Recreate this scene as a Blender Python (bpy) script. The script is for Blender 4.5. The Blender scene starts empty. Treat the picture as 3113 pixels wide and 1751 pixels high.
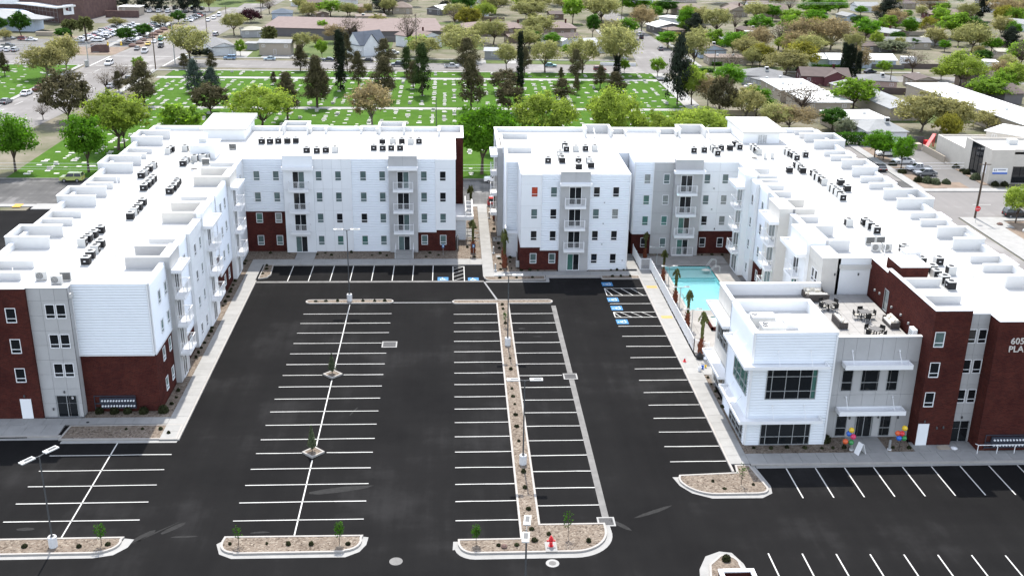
import bpy, math, random
import numpy as np
from mathutils import Matrix, Vector
R = math.radians
random.seed(7)
scene = bpy.context.scene
COL = scene.collection

# ------------------------------------------------------------------ camera
cam_data = bpy.data.cameras.new("camera")
cam_data.sensor_width = 36.0
cam_data.lens = 37.55
cam_data.clip_start = 0.5
cam_data.clip_end = 6000
camera = bpy.data.objects.new("camera", cam_data)
COL.objects.link(camera)
PITCH, YAW, ROLL = R(20.642), R(3.463), R(0.978)
_f = Vector((math.sin(YAW) * math.cos(PITCH), math.cos(YAW) * math.cos(PITCH), -math.sin(PITCH)))
_r = Vector((math.cos(YAW), -math.sin(YAW), 0))
_u = _r.cross(_f)
_r2 = math.cos(ROLL) * _r + math.sin(ROLL) * _u
_u2 = -math.sin(ROLL) * _r + math.cos(ROLL) * _u
M4 = Matrix.Identity(4)
for i in range(3):
    M4[i][0], M4[i][1], M4[i][2] = _r2[i], _u2[i], -_f[i]
M4.translation = Vector((0, 0, 47.0))
camera.matrix_world = M4
scene.camera = camera

# ------------------------------------------------------------------ sky, sun, exposure
SUN_EL = R(57.0)
SUN_AZ = R(-1.5)          # from +Y, a little to the left: shadows fall towards the camera
world = bpy.data.worlds.new("World")
scene.world = world
world.use_nodes = True
wn = world.node_tree.nodes
wl = world.node_tree.links
bg = wn["Background"]
sky = wn.new("ShaderNodeTexSky")
sky.sky_type = 'NISHITA'
sky.sun_disc = False
sky.sun_elevation = SUN_EL
sky.sun_rotation = SUN_AZ
sky.altitude = 800
sky.dust_density = 1.5
hazy = wn.new("ShaderNodeHueSaturation")       # thin white cloud pales the whole sky evenly
hazy.inputs["Saturation"].default_value = 0.5
wl.new(sky.outputs[0], hazy.inputs["Color"])
wl.new(hazy.outputs[0], bg.inputs[0])
bg.inputs[1].default_value = 0.15
sun_data = bpy.data.lights.new("sun", 'SUN')
sun_data.energy = 2.3
sun_data.angle = R(0.7)
sun_data.color = (1.0, 0.955, 0.89)
sun = bpy.data.objects.new("sun", sun_data)
COL.objects.link(sun)
_d = Vector((math.sin(SUN_AZ) * math.cos(SUN_EL), math.cos(SUN_AZ) * math.cos(SUN_EL), math.sin(SUN_EL)))
sun.rotation_euler = (-_d).to_track_quat('-Z', 'Y').to_euler()
sun.location = (0, 120, 120)
scene.view_settings.view_transform = 'Standard'
scene.view_settings.look = 'None'
scene.view_settings.exposure = 1.6
scene.view_settings.gamma = 1.0
scene.view_settings.use_curve_mapping = False
scene.cycles.max_bounces = 6
scene.cycles.diffuse_bounces = 3
scene.cycles.glossy_bounces = 2
scene.cycles.transmission_bounces = 2
scene.cycles.transparent_max_bounces = 4

# ------------------------------------------------------------------ materials
def mat(name, col, rough=0.8, noise=0.0, scale=5.0, col2=None, bump=0.0, bscale=None, spec=0.3, metal=0.0, detail=4.0, stretch=None, trans=0.0, rand=0.0):
    m = bpy.data.materials.new(name)
    m.use_nodes = True
    nt = m.node_tree
    n, l = nt.nodes, nt.links
    b = n["Principled BSDF"]
    b.inputs["Roughness"].default_value = rough
    b.inputs["Specular IOR Level"].default_value = spec
    b.inputs["Metallic"].default_value = metal
    c = (*col, 1)
    b.inputs["Base Color"].default_value = c
    out = None
    geo = None
    if noise or col2 or bump:
        geo = n.new("ShaderNodeNewGeometry")
        src = geo.outputs["Position"]
        if stretch:
            mp = n.new("ShaderNodeVectorMath"); mp.operation = 'MULTIPLY'
            mp.inputs[1].default_value = stretch
            l.new(src, mp.inputs[0]); src = mp.outputs[0]
    if noise or col2:
        t = n.new("ShaderNodeTexNoise")
        t.inputs["Scale"].default_value = scale
        t.inputs["Detail"].default_value = detail
        t.inputs["Roughness"].default_value = 0.65
        l.new(src, t.inputs["Vector"])
        rmp = n.new("ShaderNodeValToRGB")
        e = rmp.color_ramp.elements
        e[0].position, e[1].position = 0.3, 0.72
        a = col2 if col2 else tuple(x * (1 - noise) for x in col)
        bb = col if col2 else tuple(min(1, x * (1 + noise)) for x in col)
        e[0].color = (*a, 1); e[1].color = (*bb, 1)
        l.new(t.outputs[0], rmp.inputs[0])
        out = rmp.outputs[0]
    if rand:
        oi = n.new("ShaderNodeObjectInfo")
        hs = n.new("ShaderNodeHueSaturation")
        ma = n.new("ShaderNodeMath"); ma.operation = 'MULTIPLY_ADD'
        ma.inputs[1].default_value = rand; ma.inputs[2].default_value = 1 - rand / 2
        l.new(oi.outputs["Random"], ma.inputs[0])
        l.new(ma.outputs[0], hs.inputs["Value"])
        if out: l.new(out, hs.inputs["Color"])
        else: hs.inputs["Color"].default_value = c
        out = hs.outputs[0]
    if out: l.new(out, b.inputs["Base Color"])
    if bump:
        t2 = n.new("ShaderNodeTexNoise")
        t2.inputs["Scale"].default_value = bscale or scale * 4
        t2.inputs["Detail"].default_value = 3
        l.new(src, t2.inputs["Vector"])
        bp = n.new("ShaderNodeBump")
        bp.inputs["Strength"].default_value = bump
        bp.inputs["Distance"].default_value = 0.05
        l.new(t2.outputs[0], bp.inputs["Height"])
        l.new(bp.outputs[0], b.inputs["Normal"])
    if trans:
        tr = n.new("ShaderNodeBsdfTranslucent")
        mx = n.new("ShaderNodeMixShader")
        mx.inputs[0].default_value = trans
        hv = n.new("ShaderNodeHueSaturation"); hv.inputs["Value"].default_value = 2.1; hv.inputs["Saturation"].default_value = 1.08
        if out: l.new(out, hv.inputs["Color"])
        else: hv.inputs["Color"].default_value = c
        l.new(hv.outputs[0], tr.inputs[0])
        l.new(b.outputs[0], mx.inputs[1]); l.new(tr.outputs[0], mx.inputs[2])
        l.new(mx.outputs[0], n["Material Output"].inputs[0])
    return m

def brick_mat(name, c1, c2, mortar):
    m = bpy.data.materials.new(name); m.use_nodes = True
    nt = m.node_tree; n, l = nt.nodes, nt.links
    b = n["Principled BSDF"]; b.inputs["Roughness"].default_value = 0.9
    b.inputs["Specular IOR Level"].default_value = 0.03
    g = n.new("ShaderNodeNewGeometry")
    sx = n.new("ShaderNodeSeparateXYZ"); l.new(g.outputs["Position"], sx.inputs[0])
    ad = n.new("ShaderNodeMath"); l.new(sx.outputs[0], ad.inputs[0]); l.new(sx.outputs[1], ad.inputs[1])
    cb = n.new("ShaderNodeCombineXYZ"); l.new(ad.outputs[0], cb.inputs[0]); l.new(sx.outputs[2], cb.inputs[1])
    t = n.new("ShaderNodeTexBrick")
    t.inputs["Color1"].default_value = (*c1, 1); t.inputs["Color2"].default_value = (*c2, 1); t.inputs["Mortar"].default_value = (*mortar, 1)
    t.inputs["Scale"].default_value = 1.0; t.inputs["Brick Width"].default_value = 0.29; t.inputs["Row Height"].default_value = 0.095
    t.inputs["Mortar Size"].default_value = 0.009
    l.new(cb.outputs[0], t.inputs["Vector"])
    ns = n.new("ShaderNodeTexNoise"); ns.inputs["Scale"].default_value = 0.7; ns.inputs["Detail"].default_value = 6
    l.new(g.outputs["Position"], ns.inputs["Vector"])
    mx = n.new("ShaderNodeMix"); mx.data_type = 'RGBA'; mx.blend_type = 'MULTIPLY'; mx.inputs[0].default_value = 0.55
    rp = n.new("ShaderNodeValToRGB"); rp.color_ramp.elements[0].position = .3; rp.color_ramp.elements[1].position = .7
    rp.color_ramp.elements[0].color = (.55, .5, .55, 1); rp.color_ramp.elements[1].color = (1.15, 1.1, 1, 1)
    l.new(ns.outputs[0], rp.inputs[0])
    l.new(t.outputs["Color"], mx.inputs[6]); l.new(rp.outputs[0], mx.inputs[7])
    l.new(mx.outputs[2], b.inputs["Base Color"])
    bp = n.new("ShaderNodeBump"); bp.inputs["Strength"].default_value = 0.4; bp.inputs["Distance"].default_value = 0.01
    l.new(t.outputs["Fac"], bp.inputs["Height"]); bp.invert = True
    l.new(bp.outputs[0], b.inputs["Normal"])
    return m

def asphalt_mat(name, base, lo, hi, streak):
    m = bpy.data.materials.new(name); m.use_nodes = True
    nt = m.node_tree; n, l = nt.nodes, nt.links
    b = n["Principled BSDF"]; b.inputs["Roughness"].default_value = 0.95; b.inputs["Specular IOR Level"].default_value = 0.03
    g = n.new("ShaderNodeNewGeometry")
    def tex(sc, vec=None, det=5, ro=.6):
        t = n.new("ShaderNodeTexNoise"); t.inputs["Scale"].default_value = sc; t.inputs["Detail"].default_value = det; t.inputs["Roughness"].default_value = ro
        s = g.outputs["Position"]
        if vec:
            v = n.new("ShaderNodeVectorMath"); v.operation = 'MULTIPLY'; v.inputs[1].default_value = vec
            l.new(s, v.inputs[0]); s = v.outputs[0]
        l.new(s, t.inputs["Vector"]); return t.outputs[0]
    a = tex(0.09, None, 6, .62); s = tex(0.8, (1, .06, 1), 3); fn = tex(24.0, None, 2)
    s2 = tex(.5, (.1, 1, 1), 4)
    def mm(op, x, y):
        q = n.new("ShaderNodeMath"); q.operation = op
        for i, k in enumerate((x, y)):
            if isinstance(k, (int, float)): q.inputs[i].default_value = k
            else: l.new(k, q.inputs[i])
        return q.outputs[0]
    v = mm('ADD', mm('MULTIPLY', a, 1.0), mm('MULTIPLY', s, streak))
    v = mm('ADD', v, mm('MULTIPLY', s2, streak * .7))
    v = mm('ADD', v, mm('MULTIPLY', fn, .12))
    rp = n.new("ShaderNodeValToRGB"); e = rp.color_ramp.elements
    e[0].position = .42 + streak * .55; e[1].position = .92 + streak * 1.1
    e[0].color = (*lo, 1); e[1].color = (*hi, 1)
    em = rp.color_ramp.elements.new(.62 + streak * .8); em.color = (*base, 1)
    l.new(v, rp.inputs[0]); l.new(rp.outputs[0], b.inputs["Base Color"])
    bp = n.new("ShaderNodeBump"); bp.inputs["Strength"].default_value = .25; bp.inputs["Distance"].default_value = .02
    l.new(fn, bp.inputs["Height"]); l.new(bp.outputs[0], b.inputs["Normal"])
    return m

def gravel_mat(name, cols, scale=7.0):
    m = bpy.data.materials.new(name); m.use_nodes = True
    nt = m.node_tree; n, l = nt.nodes, nt.links
    b = n["Principled BSDF"]; b.inputs["Roughness"].default_value = .95; b.inputs["Specular IOR Level"].default_value = .1
    g = n.new("ShaderNodeNewGeometry")
    v = n.new("ShaderNodeTexVoronoi"); v.inputs["Scale"].default_value = scale
    l.new(g.outputs["Position"], v.inputs["Vector"])
    sp = n.new("ShaderNodeSeparateColor"); l.new(v.outputs["Color"], sp.inputs[0])
    rp = n.new("ShaderNodeValToRGB"); e = rp.color_ramp.elements
    e[0].color = (*cols[0], 1); e[1].color = (*cols[-1], 1)
    for i, c in enumerate(cols[1:-1]):
        q = e.new((i + 1) / (len(cols) - 1)); q.color = (*c, 1)
    l.new(sp.outputs[0], rp.inputs[0])
    ns = n.new("ShaderNodeTexNoise"); ns.inputs["Scale"].default_value = .6; ns.inputs["Detail"].default_value = 5
    l.new(g.outputs["Position"], ns.inputs["Vector"])
    mx = n.new("ShaderNodeMix"); mx.data_type = 'RGBA'; mx.blend_type = 'MULTIPLY'; mx.inputs[0].default_value = .5
    r2 = n.new("ShaderNodeValToRGB"); r2.color_ramp.elements[0].position = .3; r2.color_ramp.elements[1].position = .7
    r2.color_ramp.elements[0].color = (.7, .68, .66, 1); r2.color_ramp.elements[1].color = (1.1, 1.1, 1.1, 1)
    l.new(ns.outputs[0], r2.inputs[0]); l.new(rp.outputs[0], mx.inputs[6]); l.new(r2.outputs[0], mx.inputs[7])
    l.new(mx.outputs[2], b.inputs["Base Color"])
    bp = n.new("ShaderNodeBump"); bp.inputs["Strength"].default_value = .9; bp.inputs["Distance"].default_value = .06
    l.new(v.outputs["Distance"], bp.inputs["Height"]); bp.invert = True; l.new(bp.outputs[0], b.inputs["Normal"])
    return m

M = {}
M['asphalt'] = asphalt_mat('asphalt_sealed', (.0125, .0122, .0122), (.009, .0088, .009), (.021, .0205, .0205), .28)
M['road'] = asphalt_mat('asphalt_old', (.2, .19, .182), (.165, .157, .15), (.26, .25, .24), .3)
M['dark_road'] = asphalt_mat('asphalt_patched', (.105, .103, .1), (.06, .06, .06), (.17, .165, .16), .35)
M['lot'] = asphalt_mat('asphalt_lot', (.17, .163, .155), (.14, .136, .132), (.21, .204, .197), .2)
M['concrete'] = mat('concrete', (.29, .285, .272), .9, .10, .8, bump=.1, bscale=30, spec=.15, rand=.08)
M['kerb'] = mat('kerb_concrete', (.34, .32, .295), .9, .10, 1.2, spec=.15)
M['gutter'] = mat('gutter_concrete', (.165, .16, .152), .9, .22, .9, spec=.15)
M['pool_deck'] = mat('pool_deck_concrete', (.29, .275, .255), .9, .16, .5, spec=.15, rand=.1)
M['gravel'] = gravel_mat('tan_gravel', [(.08, .062, .048), (.20, .16, .125), (.165, .135, .108), (.27, .23, .185)])
M['soil'] = mat('bare_soil', (.20, .155, .12), .95, .25, .6, spec=.1, bump=.3)
M['ground'] = mat('dry_ground', (.215, .185, .15), .95, 0, .11, col2=(.07, .082, .035), spec=.1, detail=9)
M['grass'] = mat('lawn', (.066, .132, .02), .95, 0, .35, col2=(.042, .095, .013), spec=.02, bump=.4, bscale=12, detail=8)
M['yard'] = mat('yard_grass', (.115, .135, .05), .95, 0, .15, col2=(.055, .09, .025), spec=.1, bump=.3, bscale=8, detail=8)
M['stripe'] = mat('stripe_paint', (.48, .475, .45), .7, .08, 6, spec=.2)
M['yellow'] = mat('yellow_ramp_paint', (.42, .27, .085), .7, .1, 5)
M['orange'] = mat('orange_ramp_paint', (.75, .33, .04), .7, .1, 5)
M['blue_paint'] = mat('blue_paint', (.03, .16, .34), .7, .12, 4)
M['roof'] = mat('white_roof_membrane', (.56, .55, .525), .75, .03, .35, spec=.2, detail=6)
M['white'] = mat('white_paint', (.80, .80, .80), .6, .02, 1, spec=.25)
M['siding'] = mat('white_siding', (.76, .785, .81), .55, .02, 1, spec=.3)
M['panel_white'] = mat('white_panel', (.77, .78, .785), .7, .02, .8, spec=.2, rand=.03)
M['panel_grey'] = mat('grey_panel', (.43, .425, .42), .75, .05, .8, spec=.2, rand=.06)
M['panel_beige'] = mat('beige_panel', (.60, .575, .53), .75, .04, .8, spec=.2, rand=.04)
M['box_white'] = mat('parapet_white', (.62, .62, .61), .75, .03, .8, spec=.1)
M['joint'] = mat('panel_joint', (.22, .22, .22), .9)
M['brick'] = brick_mat('red_brick', (.088, .022, .017), (.052, .0145, .013), (.082, .047, .041))
M['wall_brick'] = brick_mat('far_brick', (.16, .10, .09), (.12, .08, .075), (.13, .1, .09))
M['glass'] = mat('dark_glass', (.012, .014, .016), .06, spec=.5)
M['glass_teal'] = mat('blind_glass', (.10, .145, .14), .12, .25, 1.2, spec=.5)
M['glass_teal2'] = mat('green_glass', (.06, .145, .12), .12, .3, 1.5, spec=.5)
M['glass_grey'] = mat('curtain_glass', (.22, .24, .23), .12, .3, 2.0, spec=.5)
M['glass_red'] = mat('red_curtain', (.40, .06, .03), .2, .4, 3, spec=.5)
M['alu'] = mat('grey_aluminium', (.42, .43, .43), .45, metal=.3)
M['dark_metal'] = mat('dark_metal', (.02, .02, .022), .5)
M['black'] = mat('black_louvre', (.012, .012, .014), .55, .3, 8)
M['unit'] = mat('unit_enamel', (.55, .55, .53), .5, .05, 3)
M['steel'] = mat('galvanised_steel', (.40, .41, .41), .45, .12, 4, metal=.5)
M['pole_grey'] = mat('pole_paint', (.075, .078, .08), .5)
M['base_white'] = mat('pole_base_concrete', (.62, .62, .62), .85, .08, 3)
M['lens'] = mat('lamp_lens', (.75, .76, .78), .2, spec=.5)
M['wood'] = mat('weathered_wood', (.085, .06, .042), .9, .3, 3, stretch=(6, 6, .4))
M['bark'] = mat('bark', (.075, .055, .042), .95, .35, 4, stretch=(3, 3, .6))
M['bark_grey'] = mat('grey_bark', (.16, .135, .11), .95, .3, 4)
M['palm_bark'] = mat('palm_boots', (.15, .045, .022), .95, .45, 6)
M['red_paint'] = mat('red_paint', (.55, .012, .02), .35, spec=.5)
M['door_white'] = mat('white_door', (.82, .83, .84), .5)
M['wicker'] = mat('grey_wicker', (.085, .075, .068), .85, .4, 14)
M['cushion'] = mat('cream_cushion', (.75, .71, .62), .9, .04, 4)
M['table_top'] = mat('table_slate', (.11, .105, .10), .5, .2, 6)
M['chair_black'] = mat('black_wicker', (.012, .012, .012), .7)
M['tile'] = mat('deck_paver', (.30, .29, .275), .85, .06, 1.0, rand=.07)
M['tyre'] = mat('tyre', (.012, .012, .012), .8)
M['rim'] = mat('rim', (.35, .35, .36), .35, metal=.6)
M['lamp_red'] = mat('tail_lamp', (.4, .01, .01), .3)
M['headlamp'] = mat('head_lamp', (.7, .7, .7), .2, spec=.6)
M['tan'] = mat('tan_stucco', (.36, .31, .25), .9, .05, .6)
M['beige'] = mat('beige_stucco', (.54, .50, .44), .9, .04, .6)
M['stone'] = mat('pale_stone', (.58, .56, .52), .8, .2, 3, rand=.5)
M['rock'] = mat('reddish_rock', (.14, .09, .075), .95, .35, 4)
M['bin'] = mat('black_plastic', (.01, .01, .011), .35)
for nm, c in (('red', (.6, .02, .03)), ('yellow_b', (.75, .5, .02)), ('green_b', (.03, .25, .06)), ('blue_b', (.02, .12, .5)), ('orange_b', (.65, .1, .02)), ('pink_b', (.6, .03, .12))):
    M[nm] = mat(nm + '_foil', c, .2, spec=.6)

def water_mat():
    m = bpy.data.materials.new('pool_water'); m.use_nodes = True
    n, l = m.node_tree.nodes, m.node_tree.links
    b = n["Principled BSDF"]
    b.inputs["Base Color"].default_value = (.88, 1, .99, 1); b.inputs["Roughness"].default_value = .04
    b.inputs["Transmission Weight"].default_value = 1.0; b.inputs["IOR"].default_value = 1.05
    g = n.new("ShaderNodeNewGeometry")
    t = n.new("ShaderNodeTexNoise"); t.inputs["Scale"].default_value = 1.6; t.inputs["Detail"].default_value = 3
    l.new(g.outputs["Position"], t.inputs["Vector"])
    bp = n.new("ShaderNodeBump"); bp.inputs["Strength"].default_value = .15; bp.inputs["Distance"].default_value = .05
    l.new(t.outputs[0], bp.inputs["Height"]); l.new(bp.outputs[0], b.inputs["Normal"])
    return m
M['water'] = water_mat()
M['pool'] = mat('pool_plaster', (.40, .80, .80), .8, .04, .8)
M['pool_pale'] = mat('pool_plaster_pale', (.45, .70, .66), .8, .04, .8)

# ------------------------------------------------------------------ helpers
def org(o):
    v = Vector((0, 0, 0))
    while o is not None:
        v += o.location
        o = o.parent
    return v

class MB:
    """collects boxes, quads, tubes (world coordinates) and links them as ONE mesh object"""
    def __init__(s):
        s.v, s.f, s.mi, s.cur = [], [], [], 0
    def m(s, i):
        s.cur = i; return s
    def quad(s, *p):
        b = len(s.v); s.v += [tuple(q) for q in p]; s.f.append(tuple(range(b, b + len(p)))); s.mi.append(s.cur); return s
    def box(s, x0, x1, y0, y1, z0, z1, skip=()):
        b = len(s.v)
        s.v += [(x0, y0, z0), (x1, y0, z0), (x1, y1, z0), (x0, y1, z0), (x0, y0, z1), (x1, y0, z1), (x1, y1, z1), (x0, y1, z1)]
        for k, q in (('b', (0, 3, 2, 1)), ('t', (4, 5, 6, 7)), ('s', (0, 1, 5, 4)), ('e', (1, 2, 6, 5)), ('n', (2, 3, 7, 6)), ('w', (3, 0, 4, 7))):
            if k not in skip:
                s.f.append(tuple(b + i for i in q)); s.mi.append(s.cur)
        return s
    def obox(s, c, ax, ay, az):
        """box from a centre and three half axes"""
        c, ax, ay, az = map(Vector, (c, ax, ay, az)); b = len(s.v)
        for k in ((-1, -1, -1), (1, -1, -1), (1, 1, -1), (-1, 1, -1), (-1, -1, 1), (1, -1, 1), (1, 1, 1), (-1, 1, 1)):
            s.v.append(tuple(c + ax * k[0] + ay * k[1] + az * k[2]))
        for q in ((0, 3, 2, 1), (4, 5, 6, 7), (0, 1, 5, 4), (1, 2, 6, 5), (2, 3, 7, 6), (3, 0, 4, 7)):
            s.f.append(tuple(b + i for i in q)); s.mi.append(s.cur)
        return s
    def bar(s, a, b, t, t2=None):
        a, b = Vector(a), Vector(b); d = (b - a)
        L = d.length
        if L < 1e-6: return s
        d /= L
        up = Vector((0, 0, 1)) if abs(d.z) < .9 else Vector((0, 1, 0))
        x = d.cross(up).normalized(); y = x.cross(d)
        return s.obox((a + b) / 2, d * L / 2, x * t / 2, y * (t2 or t) / 2)
    def tube(s, a, b, r0, r1=None, n=8, cap=True):
        a, b = Vector(a), Vector(b); r1 = r0 if r1 is None else r1
        d = (b - a).normalized(); up = Vector((0, 0, 1)) if abs(d.z) < .9 else Vector((1, 0, 0))
        x = d.cross(up).normalized(); y = d.cross(x)
        k = len(s.v)
        for c, r in ((a, r0), (b, r1)):
            for i in range(n):
                t = 2 * math.pi * i / n
                s.v.append(tuple(c + x * math.cos(t) * r + y * math.sin(t) * r))
        for i in range(n):
            j = (i + 1) % n
            s.f.append((k + i, k + n + i, k + n + j, k + j)); s.mi.append(s.cur)
        if cap:
            s.f.append(tuple(k + n + n - 1 - i for i in range(n))); s.mi.append(s.cur)
            s.f.append(tuple(k + i for i in range(n))); s.mi.append(s.cur)
        return s
    def lathe(s, c, prof, n=12, cap=True):
        k = len(s.v); c = Vector(c)
        for r, z in prof:
            for i in range(n):
                t = 2 * math.pi * i / n
                s.v.append((c.x + r * math.cos(t), c.y + r * math.sin(t), c.z + z))
        for j in range(len(prof) - 1):
            for i in range(n):
                i2 = (i + 1) % n
                s.f.append((k + j * n + i, k + j * n + i2, k + (j + 1) * n + i2, k + (j + 1) * n + i)); s.mi.append(s.cur)
        if cap:
            s.f.append(tuple(k + (len(prof) - 1) * n + i for i in range(n))); s.mi.append(s.cur)
            s.f.append(tuple(k + n - 1 - i for i in range(n))); s.mi.append(s.cur)
        return s
    def prism(s, poly, z0, z1, bottom=False):
        k = len(s.v); n = len(poly)
        s.v += [(p[0], p[1], z0) for p in poly] + [(p[0], p[1], z1) for p in poly]
        for i in range(n):
            j = (i + 1) % n
            s.f.append((k + i, k + j, k + n + j, k + n + i)); s.mi.append(s.cur)
        s.f.append(tuple(k + n + i for i in range(n))); s.mi.append(s.cur)
        if bottom: s.f.append(tuple(k + n - 1 - i for i in range(n))); s.mi.append(s.cur)
        return s
    def ring(s, outer, inner, z0, z1):
        k = len(s.v); n = len(outer)
        for P, z in ((outer, z0), (outer, z1), (inner, z1), (inner, z0)):
            s.v += [(p[0], p[1], z) for p in P]
        for r in range(3):
            for i in range(n):
                j = (i + 1) % n
                s.f.append((k + r * n + i, k + r * n + j, k + (r + 1) * n + j, k + (r + 1) * n + i)); s.mi.append(s.cur)
        return s
    def mesh(s, name, mats, off=(0, 0, 0)):
        me = bpy.data.meshes.new(name)
        o = off
        me.from_pydata([(v[0] - o[0], v[1] - o[1], v[2] - o[2]) for v in s.v], [], s.f)
        for m_ in mats: me.materials.append(M[m_] if isinstance(m_, str) else m_)
        if len(mats) > 1: me.polygons.foreach_set("material_index", s.mi)
        me.update()
        return me
    def build(s, name, mats, parent=None, loc=None, **tags):
        if isinstance(mats, str): mats = [mats]
        base = org(parent) if parent else Vector((0, 0, 0))
        own = Vector(loc) if loc is not None else base
        me = s.mesh(name, mats, own)
        o = bpy.data.objects.new(name, me); COL.objects.link(o)
        if parent: adopt(o, parent)
        o.location = own - base
        tag(o, **tags)
        return o

def tag(o, label=None, cat=None, group=None, kind=None):
    if label: o['label'] = label
    if cat: o['category'] = cat
    if group: o['group'] = group
    if kind: o['kind'] = kind
    return o

def thing(name, label, cat, loc, group=None, rz=0.0):
    o = bpy.data.objects.new(name, None); COL.objects.link(o)
    o.location = loc; o.rotation_euler = (0, 0, rz); o.empty_display_size = .5
    return tag(o, label, cat, group)

def inst(name, me, parent, loc, rz=0.0, scale=None):
    """one more object on shared mesh data; loc is local to the parent"""
    o = bpy.data.objects.new(name, me); COL.objects.link(o)
    adopt(o, parent); o.location = loc; o.rotation_euler = (0, 0, rz)
    if scale: o.scale = scale
    return o

KIDS = {}
def adopt(o, p):
    o.parent = p
    KIDS.setdefault(p.name, []).append(o)

def copy_tree(o, parent=None, loc=None, rz=None, scale=None, label=None, group=None):
    c = o.copy(); COL.objects.link(c)
    if parent: adopt(c, parent)
    if loc is not None: c.location = loc
    if rz is not None: c.rotation_euler = (0, 0, rz)
    if scale is not None: c.scale = scale
    if label: c['label'] = label
    if group: c['group'] = group
    for ch in KIDS.get(o.name, []): copy_tree(ch, c)
    return c

def clean(P):
    q = []
    for p in P:
        if not q or (abs(p[0] - q[-1][0]) + abs(p[1] - q[-1][1])) > 1e-4: q.append(p)
    return q

def offset_poly(P, d):
    """inset a counter-clockwise polygon by d (negative grows it)"""
    n = len(P); out = []
    for i in range(n):
        a, b, c = Vector(P[i - 1]), Vector(P[i]), Vector(P[(i + 1) % n])
        e1 = (b - a).normalized(); e2 = (c - b).normalized()
        n1 = Vector((-e1.y, e1.x)); n2 = Vector((-e2.y, e2.x))
        m = n1 + n2
        k = m.dot(n1)
        m = m / k if abs(k) > .2 else n1
        out.append((b.x + m.x * d, b.y + m.y * d))
    return out

def arc(cx, cy, r, a0, a1, n=8, ry=None):
    return [(cx + r * math.cos(R(a0 + (a1 - a0) * i / n)), cy + (ry or r) * math.sin(R(a0 + (a1 - a0) * i / n))) for i in range(n + 1)]

ORD = ['first', 'second', 'third', 'fourth', 'fifth', 'sixth', 'seventh', 'eighth', 'ninth', 'tenth', 'eleventh', 'twelfth', 'thirteenth', 'fourteenth', 'fifteenth', 'sixteenth', 'seventeenth', 'eighteenth', 'nineteenth', 'twentieth', 'twenty-first', 'twenty-second', 'twenty-third', 'twenty-fourth', 'twenty-fifth', 'twenty-sixth', 'twenty-seventh', 'twenty-eighth', 'twenty-ninth', 'thirtieth']
# ================================================================== SETTING
def sheet(name, rects, z, m, kind='structure', parent=None):
    b = MB(); step = 0 if len(rects) == 4 and rects[0][1] == 28.1 else .0011
    for r in rects:
        if isinstance(r[0], (int, float)):
            x0, x1, y0, y1 = r
            b.quad((x0, y0, z), (x1, y0, z), (x1, y1, z), (x0, y1, z))
        else:
            b.quad(*[(p[0], p[1], z) for p in r])
        z += step
    return b.build(name, m, parent, kind=kind)

PX0, PX1, PY0, PY1 = 28.1, 34.2, 116.4, 132.3      # pool basin
def with_hole(x0, x1, y0, y1):
    return [(x0, PX0, y0, y1), (PX1, x1, y0, y1), (PX0, PX1, y0, PY0), (PX0, PX1, PY1, y1)]

sheet('ground', with_hole(-1500, 1500, -300, 3200), -.03, 'ground')
parking_lot = sheet('parking_lot', with_hole(-64, 56.5, 20, 160.5), 0.0, 'asphalt')
sheet('side_parking_lot', [(-110, -64, 100, 158.5)], -.004, 'asphalt')

# streets (far ones are lighter, sun-bleached asphalt)
def strip(ax, ay, bx, by, w0, w1=None):
    w1 = w1 or w0
    d = Vector((bx - ax, by - ay)).normalized(); nx, ny = -d.y, d.x
    return [(ax + nx * w0 / 2 * -1, ay + ny * w0 / 2 * -1), (bx - nx * w1 / 2, by - ny * w1 / 2), (bx + nx * w1 / 2, by + ny * w1 / 2), (ax + nx * w0 / 2, ay + ny * w0 / 2)]
sheet('back_street', [(-400, 80, 161.6, 176.4)], 0.0, 'dark_road')
sheet('east_street', [(58.5, 78.2, -60, 161.6), (61, 78.2, 176.4, 215), (80, 400, 154.5, 169.2), (76, 80.5, 154.4, 170)], 0.002, 'road')
main_road = sheet('main_road', [strip(-101, 120, -87, 297, 19, 20), strip(-87, 297, -80, 430, 20, 15), strip(-80, 430, -66, 620, 15, 13)], 0.004, 'road')
sheet('cross_street', [strip(-420, 303.2, -87, 304.5, 14.5), strip(-87, 300.5, 78, 293.5, 13.5, 12), strip(78, 284.5, 420, 262, 9.5)], 0.0, 'road')
sheet('hill_street', [[(52.5, 299.5), (69, 299.5), (68, 345), (56.5, 345)], [(56.5, 345), (68, 345), (66.2, 460), (60.5, 460)]], 0.008, 'road')
lane_marks = MB()
for y in range(168, 290, 9):
    for k in (-.22, .22):
        x = -101 + (y - 120) / 177 * 14 + k * 20
        lane_marks.quad((x - .08, y, .012), (x + .08, y, .012), (x + .4, y + 4, .012), (x + .24, y + 4, .012))
for x in (-96.6, -77.4):
    lane_marks.quad((x, 294, .012), (x + .4, 294, .012), (x + .9, 311, .012), (x + .5, 311, .012))
for y in (294.6, 311.2):
    lane_marks.quad((-95, y, .0125), (-79, y, .0125), (-79, y + .35, .0125), (-95, y + .35, .0125))
lane_marks.build('lane_marking', 'stripe', main_road)
lm = MB()
for x in range(-62, 56, 8):
    lm.quad((x, 169, .006), (x + 3, 169, .006), (x + 3, 169.12, .006), (x, 169.12, .006))
for x in range(84, 130, 7):
    lm.quad((x, 161.6, .008), (x + 3, 161.6, .008), (x + 3, 161.74, .008), (x, 161.74, .008))
lm.build('lane_marking', 'stripe', bpy.data.objects['back_street'])
b = MB()
b.quad((-34, 164, .006), (-20, 164, .006), (-18, 176, .006), (-38, 176, .006)); b.quad((0, 163, .006), (3.2, 163, .006), (3.4, 176.2, .006), (.3, 176.2, .006))
b.build('asphalt_patch', 'dark_road', bpy.data.objects['back_street'])

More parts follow.
